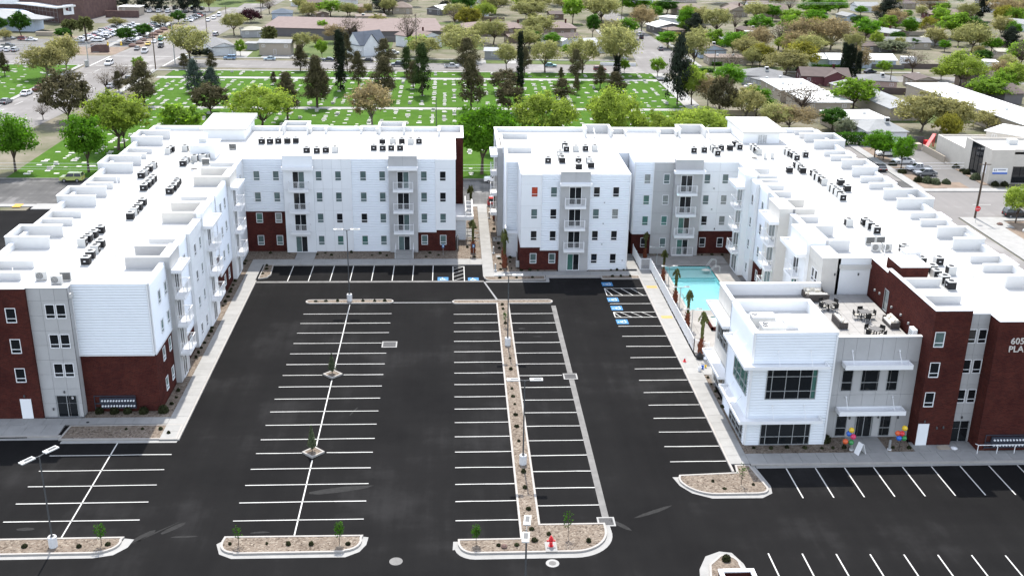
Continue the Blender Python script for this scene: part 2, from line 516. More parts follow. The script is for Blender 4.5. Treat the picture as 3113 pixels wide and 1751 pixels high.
# cemetery lawns, the lane round them, and yards beyond
def slab(name, rects, z0, z1, m, **k):
    b = MB()
    for r in rects: b.box(*r, z0, z1)
    return b.build(name, m, **{'kind': 'structure', **k})
slab('cemetery_lawn', [(-74, 53.6, 177.2, 236.6), (-72.8, 53.6, 239.4, 275.4), (-72.8, 54, 278.6, 287.3)], -.02, .11, 'grass')
slab('cemetery_path', [(-76, 58, 236.7, 239.3), (-74.5, 58, 275.6, 278.4), (53.8, 57.5, 177, 288)], -.02, .05, 'concrete')
slab('west_lawn', [(-240, -99.5, 226, 294.5)], -.02, .11, 'grass')
slab('west_kerb', [(-99.4, -98.2, 160, 295.5), (-240, -99, 294.7, 295.8)], -.02, .14, 'concrete')
slab('cemetery_kerb', [(-76, 57.5, 176.5, 177.0)], -.02, .14, 'gutter')
slab('cemetery_sidewalk', [(-78.6, -77, 240, 289), (-77, 50, 287.5, 288.6)], -.02, .13, 'concrete')
sheet('yard_lawn', [(-60, -31, 311, 330), (-45, -18, 318, 347), (-18, 50, 303, 309), (-12, 10, 330, 345), (70, 100, 296, 301), (70, 82, 285, 290), (-106, -84, 440, 470), (-88, -76, 455, 480), (-10, 48, 392, 398), (108, 130, 296, 300), (95, 125, 225, 235), (150, 190, 290, 298)], .004, 'yard')
slab('far_sidewalk', [(-73, 51, 309.2, 310.4), (70, 130, 291.2, 292.6), (-103, -101.2, 318, 430), (69.6, 70.8, 300, 380), (50.6, 51.8, 312, 380)], -.02, .12, 'concrete')
slab('driveway', [(-64, -58, 311, 322), (-54, -44, 310, 318), (-24.5, -18.5, 306, 322), (2, 10, 303, 312), (16, 20, 303, 312), (74, 84, 303, 306)], -.02, .03, 'concrete')
sheet('school_parking_lot', [(-117, -95, 329, 386), (-150, -119, 312, 345), (-134, -90, 386, 440)], .006, 'lot')
sheet('planting_bed', [(-119, -95.5, 314, 329), (-95.5, -92, 329, 386), (-119, -117.2, 330, 352)], .010, 'soil')

# beige office lot on the right
sheet('office_parking_lot', [(82.2, 92.2, 170.5, 205), (80, 91, 193, 206), (91, 93.5, 186, 205)], .014, 'lot')
slab('office_sidewalk', [(78.3, 80.0, 171, 214), (78.3, 84, 169.3, 171), (84, 110, 169.3, 171.2)], -.02, .13, 'concrete')
slab('office_planting_bed', [(80.1, 82.3, 171.2, 201), (82.3, 88, 171.3, 175.2), (91.4, 92.6, 173.5, 186)], -.02, .1, 'soil')
slab('corner_sidewalk', [(78.4, 96, 152.6, 154.3), (78.4, 80.3, 120, 152.6), (80.3, 84.5, 149, 152.6), (80.3, 83, 120, 149)], -.02, .13, 'concrete')
sheet('corner_lot', [(80.3, 140, 100, 153.5)], .01, 'soil')
slab('driveway_apron', [(-63.5, -57.5, 158.9, 161.8), (-110, -63.5, 160.3, 161.6), (-57.5, 55, 160.2, 161.6)], -.02, .1, 'concrete')
b = MB(); b.box(-66.6, -65.4, 159.9, 161.5, .1, .135); b.build('ramp_paint', 'orange', bpy.data.objects['driveway_apron'])

# ------------------------------------------------------------------ stall lines, symbols, drains on the lot
def line_part(x0, x1, y0, y1, name='stall_line', m='stripe', z=.005):
    b = MB(); b.quad((x0, y0, z), (x1, y0, z), (x1, y1, z), (x0, y1, z))
    return b.build(name, m, parking_lot)
W = .055
def hline(x0, x1, y):
    """a hand-rolled paint line: slightly wavering, worn ends"""
    b = MB(); n = 4; z = .005
    pts = [(x0 + (x1 - x0) * i / n, y + random.uniform(-.02, .02)) for i in range(n + 1)]
    for (xa, ya), (xb, yb) in zip(pts, pts[1:]):
        w = W * random.uniform(.85, 1.1)
        b.quad((xa, ya - w, z), (xb, yb - w, z), (xb, yb + w, z), (xa, ya + w, z))
    return b.build('stall_line', 'stripe', parking_lot)
def vline(x, y0, y1, xb=None):
    xb = x if xb is None else xb; b = MB(); z = .005
    b.quad((x - W, y0, z), (x + W, y0, z), (xb + W, y1, z), (xb - W, y1, z))
    return b.build('stall_line', 'stripe', parking_lot)
for y in (116.25, 113.4, 110.6, 107.73, 104.99, 102.27, 96.99, 94.3, 91.6, 88.95, 81.0, 78.4, 75.7, 73.06):
    hline(-17.2, -7.0 if y != 107.73 else -7.65, y)
for y in (99.67, 83.7): hline(-17.2, -13.2, y); hline(-11.05, -7.0, y)
hline(-17.2, -7.0, 86.2)
vline(-12.15, 70.8, 82.4); vline(-12.1, 84.9, 98.4); vline(-12.1, 100.8, 119.1)
for y in (115.9, 113.3, 110.75, 108.0, 105.2, 102.5, 99.85, 97.15, 94.4, 91.8, 89.05, 86.3, 83.5, 80.8, 78.05, 75.4, 72.6): hline(.24, 5.3, y)
for y in (116.0, 113.15, 110.4, 107.55, 104.75, 101.95, 99.1, 96.35, 93.55, 90.85, 88.15, 85.4, 82.7, 79.95, 77.25, 74.55): hline(6.85, 11.9 if y != 99.1 else 11.3, y)
for y in (119.0, 112.0, 109.1, 106.3, 103.35, 100.5, 97.75, 94.95, 92.2, 89.45, 86.72, 84.0, 81.3): hline(19.06, 24.2, y)
for y in (83.75, 81.15, 78.65, 76.05, 73.45): hline(-34.95, -24.5, y)
vline(-29.75, 71.1, 86.0)
for x in (-20.6, -18.0, -15.3, -12.8, -10.1, -7.5, -4.95, -2.4): vline(x, 127.3, 133.1)
for k in range(9): vline(28.97 + 2.585 * k, 75.1, 79.9)
for k in range(9): vline(23.87 + 2.58 * k, 59.5, 67.45 - .12 * k)
def hatch(x0, x1, y0, y1, n, tall):
    b = MB(); z = .005
    for q in ((x0, x1, y0 - W, y0 + W), (x0, x1, y1 - W, y1 + W), (x0 - W, x0 + W, y0, y1), (x1 - W, x1 + W, y0, y1)):
        b.quad((q[0], q[2], z), (q[1], q[2], z), (q[1], q[3], z), (q[0], q[3], z)); z += .0006
    z = .0086
    for i in range(n):
        if tall:
            a = (x0, y0 + (y1 - y0) * (i + .1) / n); c = (x1, min(y1, a[1] + (y1 - y0) / n * .95))
            b.quad((a[0], a[1] - W, z), (c[0], c[1] - W, z), (c[0], c[1] + W, z), (a[0], a[1] + W, z))
        else:
            s = (x1 - x0) / n
            a = (x0 + s * (i + .55), y0); c = (max(x0, a[0] - s * .95), y1)
            b.quad((a[0] - W, a[1], z), (a[0] + W, a[1], z), (c[0] + W, c[1], z), (c[0] - W, c[1], z))
    b.build('hatched_aisle', 'stripe', parking_lot)
hatch(.2, 1.64, 127.05, 132.6, 4, True)
hatch(19.1, 24.2, 121.75, 124.25, 4, False)
hatch(19.1, 24.2, 114.7, 116.3, 4, False)
def wheelchair(cx, cy, rot, s=.72):
    sq = MB(); sq.quad((cx - s, cy - s, .006), (cx + s, cy - s, .006), (cx + s, cy + s, .006), (cx - s, cy + s, .006))
    p = sq.build('accessible_parking_symbol', 'blue_paint', parking_lot)
    b = MB(); z = .010
    c, si = math.cos(R(rot)), math.sin(R(rot))
    def P(u, v): return (cx + (u * c - v * si) * s, cy + (u * si + v * c) * s, z)
    for i in range(14):                                   # wheel
        a0, a1 = R(100 + i * 260 / 14), R(100 + (i + 1) * 260 / 14)
        b.quad(P(-.08 + .5 * math.cos(a0), -.22 + .5 * math.sin(a0)), P(-.08 + .5 * math.cos(a1), -.22 + .5 * math.sin(a1)), P(-.08 + .34 * math.cos(a1), -.22 + .34 * math.sin(a1)), P(-.08 + .34 * math.cos(a0), -.22 + .34 * math.sin(a0)))
    b.quad(*[P(-.12 + .16 * math.cos(R(i * 45)), .66 + .16 * math.sin(R(i * 45))) for i in range(8)])
    b.quad(P(-.2, .45), P(-.16, -.08), P(0, -.08), P(-.04, .45)); b.quad(P(-.04, .28), P(-.04, .16), P(.3, .16), P(.3, .28))
    b.quad(P(0, .03), P(0, -.11), P(.38, -.11), P(.38, .03)); b.quad(P(.25, -.11), P(.38, -.11), P(.62, -.55), P(.49, -.6)); b.quad(P(.5, -.55), P(.55, -.64), P(.78, -.5), P(.74, -.42))
    b.build('wheelchair_emblem', 'stripe', p)
for x, y, r in ((-1.08, 127.85, 0), (2.78, 127.65, 0), (19.66, 125.75, 90), (19.63, 120.35, 90), (19.68, 117.6, 90), (19.7, 113.35, 90)): wheelchair(x, y, r, .68)

sheet('gutter_pan', [(11.9, 12.45, 72.7, 98.1), (11.9, 12.45, 99.6, 118.5), (-24.8, 4.1, 126.7, 127.25)], .004, 'gutter')
b = MB(); b.quad((4.0, 126.9, .003), (4.2, 126.9, .003), (5.9, 119.3, .003), (5.65, 119.3, .003)); b.quad((-7, 119.6, .003), (0, 119.6, .003), (0, 119.8, .003), (-7, 119.85, .003))
b.build('pavement_seam', 'joint', parking_lot)
# darker and dustier stains with a shape of their own: swept tracks of tan dust beside kerbs
b = MB()
for (x, y, l, w, a) in ((-9.5, 77.5, 3.2, .5, .2), (-14.8, 71.4, 1.0, .16, .1), (-33, 72.4, .9, .25, 0), (-23.8, 70.9, 1.6, .35, .9), (-21.6, 72.2, 1.3, .4, .8), (-20.6, 71.0, 1.4, .16, .05), (13.2, 71.6, 1.2, .35, -.8), (16.2, 73.4, 2.2, .3, .5), (7.9, 111.5, .5, .2, 0), (9.6, 109.2, .7, .12, 0), (3.2, 105, .5, .14, .2), (-9.3, 91.6, 1.0, .1, 1.2), (-22.9, 71.5, 2.8, .10, .8)):
    c, s = math.cos(a), math.sin(a); q = []
    for i in range(9):
        t = 2 * math.pi * i / 9; r = random.uniform(.6, 1)
        u, v = l * r * math.cos(t), w * r * math.sin(t)
        q.append((x + u * c - v * s, y + u * s + v * c, .0035))
    b.quad(*q)
M['dust'] = mat('tan_dust', (.0165, .016, .0153), .95, .3, 3)
b.build('dust_stain', 'dust', parking_lot)

# ------------------------------------------------------------------ sidewalks: every slab its own piece
slab_cache = {}
def slabs(walk, x0, x1, y0, y1, nx, ny, z=.14):
    w, d = (x1 - x0) / nx, (y1 - y0) / ny
    key = (round(w, 3), round(d, 3))
    if key not in slab_cache:
        g = .012; b = MB(); b.box(g - w / 2, w / 2 - g, g - d / 2, d / 2 - g, -.10, 0)
        slab_cache[key] = b.mesh('sidewalk_slab', ['concrete'])
    for i in range(nx):
        for j in range(ny):
            inst('slab', slab_cache[key], walk, (x0 + w * (i + .5), y0 + d * (j + .5), z + random.uniform(-.002, .002)))
def walkway(name, beds):
    b = MB()
    for (x0, x1, y0, y1) in beds: b.box(x0, x1, y0, y1, -.02, .11)
    o = b.build(name, 'gutter', kind='structure')
    return o
sw = walkway('sidewalk', [(-26.2, -24.6, 86.2, 135.3), (-24.6, 4.05, 133.25, 135.3), (4.05, 5.5, 128.3, 160.1), (5.5, 24.25, 128.75, 130.25), (24.25, 25.95, 80.55, 131), (22.85, 24.6, 131, 137.2), (25.95, 56, 80.55, 82.3), (35.9, 39.0, 82.3, 85.1), (41.45, 47.1, 82.3, 84.0), (-60, -26.2, 89.25, 90.55), (-60, -35.4, 87.25, 89.25), (24.6, 26.3, 98.7, 103)])
slabs(sw, -26.2, -24.6, 86.2, 135.3, 1, 33)
slabs(sw, -24.6, 4.05, 133.25, 135.3, 18, 1)
slabs(sw, 4.05, 5.5, 128.3, 160.1, 1, 20)
slabs(sw, 5.5, 24.25, 128.75, 130.25, 12, 1)
slabs(sw, 24.25, 25.95, 80.55, 131, 1, 33)
slabs(sw, 22.85, 24.6, 131, 137.2, 1, 4)
slabs(sw, 25.95, 56, 80.55, 82.3, 19, 1)
slabs(sw, 35.9, 39.0, 82.3, 85.1, 2, 2)
slabs(sw, 41.45, 47.1, 82.3, 84.0, 4, 1)
slabs(sw, -60, -26.2, 89.25, 90.55, 21, 1)
slabs(sw, -60, -35.4, 87.25, 89.25, 15, 1)
slabs(sw, 25.95, 27.6, 98.7, 103, 1, 3)
b = MB(); b.box(24.45, 25.75, 123.9, 124.75, .14, .146); b.build('ramp_paint', 'yellow', sw)
b = MB(); b.box(24.45, 25.75, 113.95, 114.75, .14, .146); b.build('ramp_paint', 'yellow', sw)
kerb = MB()
for (x0, x1, y0, y1) in ((-24.6, -24.42, 86.2, 127.3), (-24.3, 4.0, 133.05, 133.25), (24.05, 24.25, 79.3, 128.6), (26.0, 60, 80.33, 80.55), (-60, -35.1, 87.0, 87.25), (12.1, 24.3, 128.5, 128.75)):
    kerb.box(x0, x1, y0, y1, -.02, .145)
kerb.build('kerb', 'kerb', kind='structure')
sheet('kerb_apron', [(26.4, 60, 79.95, 80.33), (-60, -34.6, 86.6, 87.0), (12.0, 19.3, 128.05, 128.5), (4.3, 12.4, 126.55, 126.98), (12.0, 12.45, 126.98, 128.1)], .006, 'concrete')

# ------------------------------------------------------------------ gravel beds
gravel = MB()
for r in ((-27.35, -26.22, 91.96, 135.0), (-34.1, -26.22, 90.57, 91.95), (-27.3, -20.8, 135.3, 138.75), (-18.2, -7.55, 135.3, 138.75), (-5.05, .59, 135.3, 138.75), (.6, 4.03, 135.3, 160.1), (5.52, 8.95, 130.27, 160.1), (8.95, 13.7, 130.27, 130.95), (17.8, 22.84, 130.27, 130.95), (25.97, 26.4, 84, 98.6), (25.97, 35.88, 82.32, 84.0), (33.7, 35.88, 84.0, 85.15), (39.02, 41.43, 82.32, 85.1), (47.2, 58, 82.32, 82.6), (36.9, 39, 98.5, 126), (37.0, 38.6, 128, 137.4), (24.7, 26, 134, 137.4), (27, 29.6, 136.4, 137.3), (33.5, 36.99, 136.2, 137.4), (-60, -38, 87.0, 87.25)):
    gravel.box(*r, -.02, .105)
gravel.build('gravel_bed', 'gravel', kind='structure')

# kerbed islands: kerb ring, gravel and a bright gutter apron
def island(outline, apron=0.0, h=.15, kw=.17):
    P = outline
    b = MB(); b.ring(P, offset_poly(P, kw), -.02, h)
    o = b.build('planter_island', 'kerb', kind='structure')
    g = MB(); g.prism(offset_poly(P, kw - .01), -.02, h - .03); g.build('gravel', 'gravel', o)
    return o
def apron(P, z=.007):
    b = MB(); b.prism(P, -.01, z); b.build('kerb_apron', 'concrete', kind='structure')
def pill(x0, x1, y0, y1):
    r = (y1 - y0) / 2; cy = (y0 + y1) / 2
    return arc(x1 - r, cy, r, -90, 90, 8) + arc(x0 + r, cy, r, 90, 270, 8)
island(pill(-17.4, -6.95, 119.35, 120.5))
T = clean(arc(11.6, 119.65, .6, -90, 90, 6) + arc(.65, 119.65, .6, 90, 270, 6) + [(5.35, 119.05), (5.2, 69.85)] + [(.4, 69.85), (.4, 69.2)] + arc(1.7, 69.2, 1.25, 180, 270, 6)[1:] + [(6.0, 67.95)] + arc(9.2, 70.75, 2.8, 270, 360, 10) + [(12.0, 71.75), (6.88, 71.75), (6.88, 119.05)])
island(T)
apron(clean([(.05, 69.7), (.0, 68.6)] + arc(1.7, 68.9, 1.55, 190, 270, 5) + [(6, 67.35)] + arc(9.2, 70.55, 3.2, 270, 358, 10) + [(12.35, 71.6), (11.9, 71.4), (9, 68.3), (2, 68.3), (.45, 69.7)]))
IA = clean([(-60, 68.85)] + [(-26.9, 68.85)] + arc(-26.9, 70.25, 1.9, -80, 15, 7, 1.4) + [(-24.95, 70.95), (-60, 70.95)])
island(IA)
apron([(-60, 68.4), (-26.6, 68.4), (-25.2, 68.75), (-24.4, 69.7), (-24.2, 70.75), (-24.95, 70.9), (-25.2, 69.6), (-60, 69)])
IB = clean([(-16.3, 68.45), (-8.2, 68.45)] + arc(-8.2, 69.9, 1.3, -85, 15, 6) + [(-6.85, 70.65), (-17.4, 70.75), (-17.5, 70.1)] + arc(-16.3, 69.75, 1.2, 185, 265, 5))
island(IB)
apron([(-17.85, 69.9), (-17.4, 68.6), (-16.4, 68.0), (-8.0, 67.95), (-7.0, 68.6), (-6.55, 69.5), (-6.45, 70.5), (-6.9, 70.6), (-7.6, 69.2), (-16.5, 68.6), (-17.4, 70.4)])
ID = clean([(19.2, 78.4)] + arc(22.0, 78.6, 2.9, 195, 268, 8) + [(25.4, 75.7)] + arc(25.6, 76.6, .85, -90, 5, 5) + [(25.85, 80.4), (24.55, 80.4), (24.4, 79.15), (19.35, 78.85)])
island(ID)
apron(clean([(18.75, 78.7), (19.1, 77.3), (19.9, 76.1), (21.4, 75.25), (25.6, 75.2), (26.6, 75.9), (26.8, 77), (26.3, 80.35), (25.8, 80.35), (25.6, 76), (22, 75.9), (20, 77), (19.4, 78.7)]))
IE = clean([(18.6, 60), (21.9, 60), (21.35, 66.0)] + arc(20.3, 66.1, 1.1, 0, 100, 5) + [(19.0, 66.0), (18.6, 64.0)])
island(IE)
apron([(18.0, 60), (22.2, 60), (21.65, 66.2), (21.1, 67.6), (20.2, 67.8), (19.0, 67.2), (18.2, 65.6), (17.9, 64)])
def diamond(cx, cy, s=1.0):
    island([(cx, cy - s), (cx + s, cy), (cx, cy + s), (cx - s, cy)], kw=.16, h=.16)
diamond(-12.13, 99.65); diamond(-12.2, 83.65)
island(clean([(-35.1, 86.45), (-24.65, 86.3), (-24.7, 89.1), (-34.9, 89.1)]), kw=.16)
apron([(-34.8, 85.9), (-24.6, 85.85), (-24.5, 86.4), (-34.8, 86.5)])
island([(-24.35, 127.9), (-23.3, 128.3), (-22.95, 129.4), (-23.2, 133.2), (-24.4, 133.3)], kw=.12)
island(clean([(5.0, 127.0), (11.95, 127.3), (12.0, 128.65), (4.2, 128.55), (4.15, 127.9), (4.5, 127.2)]), kw=.13)
island([(19.2, 127.45), (24.2, 127.45), (24.2, 128.75), (19.2, 128.75)], kw=.13)

def drain(x0, x1, y0, y1):
    b = MB(); g = .14
    b.ring([(x0, y0), (x1, y0), (x1, y1), (x0, y1)], [(x0 + g, y0 + g), (x1 - g, y0 + g), (x1 - g, y1 - g), (x0 + g, y1 - g)], -.02, .012)
    o = b.build('drain_frame', 'concrete', parking_lot)
    b = MB(); b.quad((x0 + g, y0 + g, -.0), (x1 - g, y0 + g, 0), (x1 - g, y1 - g, 0), (x0 + g, y1 - g, 0)); b2 = MB()
    b.v = [(v[0], v[1], .002) for v in b.v]; b.build('drain_pit', 'black', o)
    n = 9
    for i in range(n):
        x = x0 + g + (x1 - x0 - 2 * g) * (i + .5) / n
        b2.box(x - .03, x + .03, y0 + g, y1 - g, .004, .014)
    b2.build('grate_bar', 'dark_metal', o)
drain(-7.6, -5.95, 106.5, 108.1); drain(11.4, 12.85, 98.15, 99.5); drain(11.45, 12.85, 71.45, 72.75)
def manhole(x, y, r, collar):
    b = MB()
    if collar: b.lathe((x, y, 0), [(r * 1.8, -.01), (r * 1.8, .008), (r, .008)], 20, False); b.build('manhole_collar', 'concrete', parking_lot); b = MB()
    b.lathe((x, y, 0), [(r, -.01), (r, .012), (r * .8, .012), (r * .78, .009), (r * .2, .009), (r * .18, .012)], 18); b.build('manhole_cover', 'gutter', parking_lot)
manhole(-4.2, 67.3, .5, False); manhole(7.4, 66.7, .28, True)
b = MB(); b.lathe((-33.5, 89.62, .145), [(.14, 0), (.14, .03), (.05, .04)], 10); tag(b.build('cleanout_cover', 'dark_metal'), 'small dark round cleanout cover on the sidewalk by the meter wall', 'cover')

# ------------------------------------------------------------------ pool terrace
deck_beds = [(26.15, PX0, 96, 131), (PX1, 39, 96, 137.3), (PX0, PX1, 96, PY0), (PX0, PX1, PY1, 137.3), (24.7, PX0, 131, 137.3)]
b = MB()
for r in deck_beds: b.box(*r, -.02, .10)
pool_deck = b.build('pool_deck', 'gutter', kind='structure')
def paving(x0, x1, y0, y1, n, m):
    w, d = (x1 - x0) / n, (y1 - y0) / m; g = .012
    key = ('p', round(w, 3), round(d, 3))
    if key not in slab_cache:
        q = MB(); q.box(g - w / 2, w / 2 - g, g - d / 2, d / 2 - g, -.08, 0); slab_cache[key] = q.mesh('deck_slab', ['pool_deck'])
    for i in range(n):
        for j in range(m): inst('slab', slab_cache[key], pool_deck, (x0 + w * (i + .5), y0 + d * (j + .5), .13))
paving(26.15, PX0 - .3, 104.2, 131, 1, 10); paving(PX1 + .3, 37, 117, 133, 1, 6); paving(PX0 - .3, PX1 + .3, 104, PY0 - .3, 3, 5)
paving(24.7, 36.9, PY1 + .3, 136.3, 5, 2)
b = MB(); o_ = [(PX0 - .3, PY0 - .3), (PX1 + .3, PY0 - .3), (PX1 + .3, PY1 + .3), (PX0 - .3, PY1 + .3)]; i_ = [(PX0, PY0), (PX1, PY0), (PX1, PY1), (PX0, PY1)]
b.ring(o_, i_, -.02, .15); b.build('pool_coping', 'kerb', pool_deck)
b = MB(); zb = -.8
b.quad((PX0, PY0, zb), (PX1, PY0, zb), (PX1, 128.2, zb), (PX0, 128.2, zb))
b.quad((PX0, 128.2, -.6), (PX1, 128.2, -.6), (PX1, 128.2, zb), (PX0, 128.2, zb)); b.quad((PX0, 128.7, -.6), (PX1, 128.7, -.6), (PX1, 128.2, -.6), (PX0, 128.2, -.6))
b.quad((PX0, 128.7, -.42), (PX1, 128.7, -.42), (PX1, 128.7, -.6), (PX0, 128.7, -.6))
for (a, c) in (((PX0, PY0), (PX1, PY0)), ((PX1, PY0), (PX1, PY1)), ((PX1, PY1), (PX0, PY1)), ((PX0, PY1), (PX0, PY0))):
    b.quad((*a, zb), (*c, zb), (*c, .1), (*a, .1))
b.build('pool_basin', 'pool', pool_deck)
b = MB(); b.quad((PX0, 128.7, -.42), (PX1, 128.7, -.42), (PX1, PY1 - .5, -.42), (PX0, PY1 - .5, -.42)); b.quad((PX0, PY1 - .5, -.42), (PX1, PY1 - .5, -.42), (PX1, PY1 - .5, -.2), (PX0, PY1 - .5, -.2)); b.quad((PX0, PY1 - .5, -.2), (PX1, PY1 - .5, -.2), (PX1, PY1, -.2), (PX0, PY1, -.2))
b.build('pool_shelf', 'pool_pale', pool_deck)
b = MB()
for y in (128.18, 128.68, PY1 - .52): b.box(PX0, PX1, y - .07, y + .03, {128.18: -.595, 128.68: -.41}.get(y, -.19), {128.18: -.59, 128.68: -.405}.get(y, -.185))
M['pool_tile'] = mat('pool_edge_tile', (.03, .33, .38), .4)
b.build('step_edge', 'pool_tile', pool_deck)
b = MB(); b.quad((PX0, PY0, .02), (PX1, PY0, .02), (PX1, PY1, .02), (PX0, PY1, .02)); tag(b.build('water', 'water'), kind='structure')
# ================================================================== BUILDINGS
win_cache, pane_cache = {}, {}
GL = {'t': 'glass_teal', 'd': 'glass', 'g': 'glass_grey', 'e': 'glass_teal2', 'r': 'glass_red'}
def cuts(w, fr, lst, vertical=False):
    return lst
def add_window(bld, pos, rz, w, h, cols=(), rows=(), glass='d', frame='white', name='window', f=.06, fm=.05, lip=True):
    """pos: top centre of the opening on the wall face; cols/rows: mullion positions as fractions"""
    key = (round(w, 3), round(h, 3), tuple(cols), tuple(rows), frame, f, lip)
    if key not in win_cache:
        b = MB(); y0, y1 = -.035, .09
        b.box(-w / 2, -w / 2 + f, y0, y1, -h, 0); b.box(w / 2 - f, w / 2, y0, y1, -h, 0)
        b.box(-w / 2 + f, w / 2 - f, y0 + .002, y1, -f, 0); b.box(-w / 2 + f, w / 2 - f, y0 - (.02 if lip else 0), y1, -h, -h + f)
        for c in cols:
            x = -w / 2 + w * c; b.box(x - fm / 2, x + fm / 2, y0 + .012, y1, -h + f, -f)
        for r in rows:
            z = -h * r; b.box(-w / 2 + f, w / 2 - f, y0 + .015, y1, z - fm / 2, z + fm / 2)
        win_cache[key] = b.mesh(name, [frame])
    win = inst(name, win_cache[key], bld, Vector(pos) - org(bld), rz)
    xs = [0] + list(cols) + [1]; zs = [0] + list(rows) + [1]
    k = 0
    for j in range(len(zs) - 1):
        for i in range(len(xs) - 1):
            g = glass if isinstance(glass, str) and len(glass) == 1 else glass[min(k, len(glass) - 1)]
            k += 1
            pk = (round(w, 3), round(h, 3), xs[i], xs[i + 1], zs[j], zs[j + 1], g)
            if pk not in pane_cache:
                b = MB(); xa, xb = -w / 2 + w * xs[i], -w / 2 + w * xs[i + 1]; za, zb = -h * zs[j + 1], -h * zs[j]
                b.box(xa + .01, xb - .01, .04, .06, za + .01, zb - .01); pane_cache[pk] = b.mesh('pane', [GL[g]])
            inst('pane', pane_cache[pk], win, (0, 0, 0))
    return win

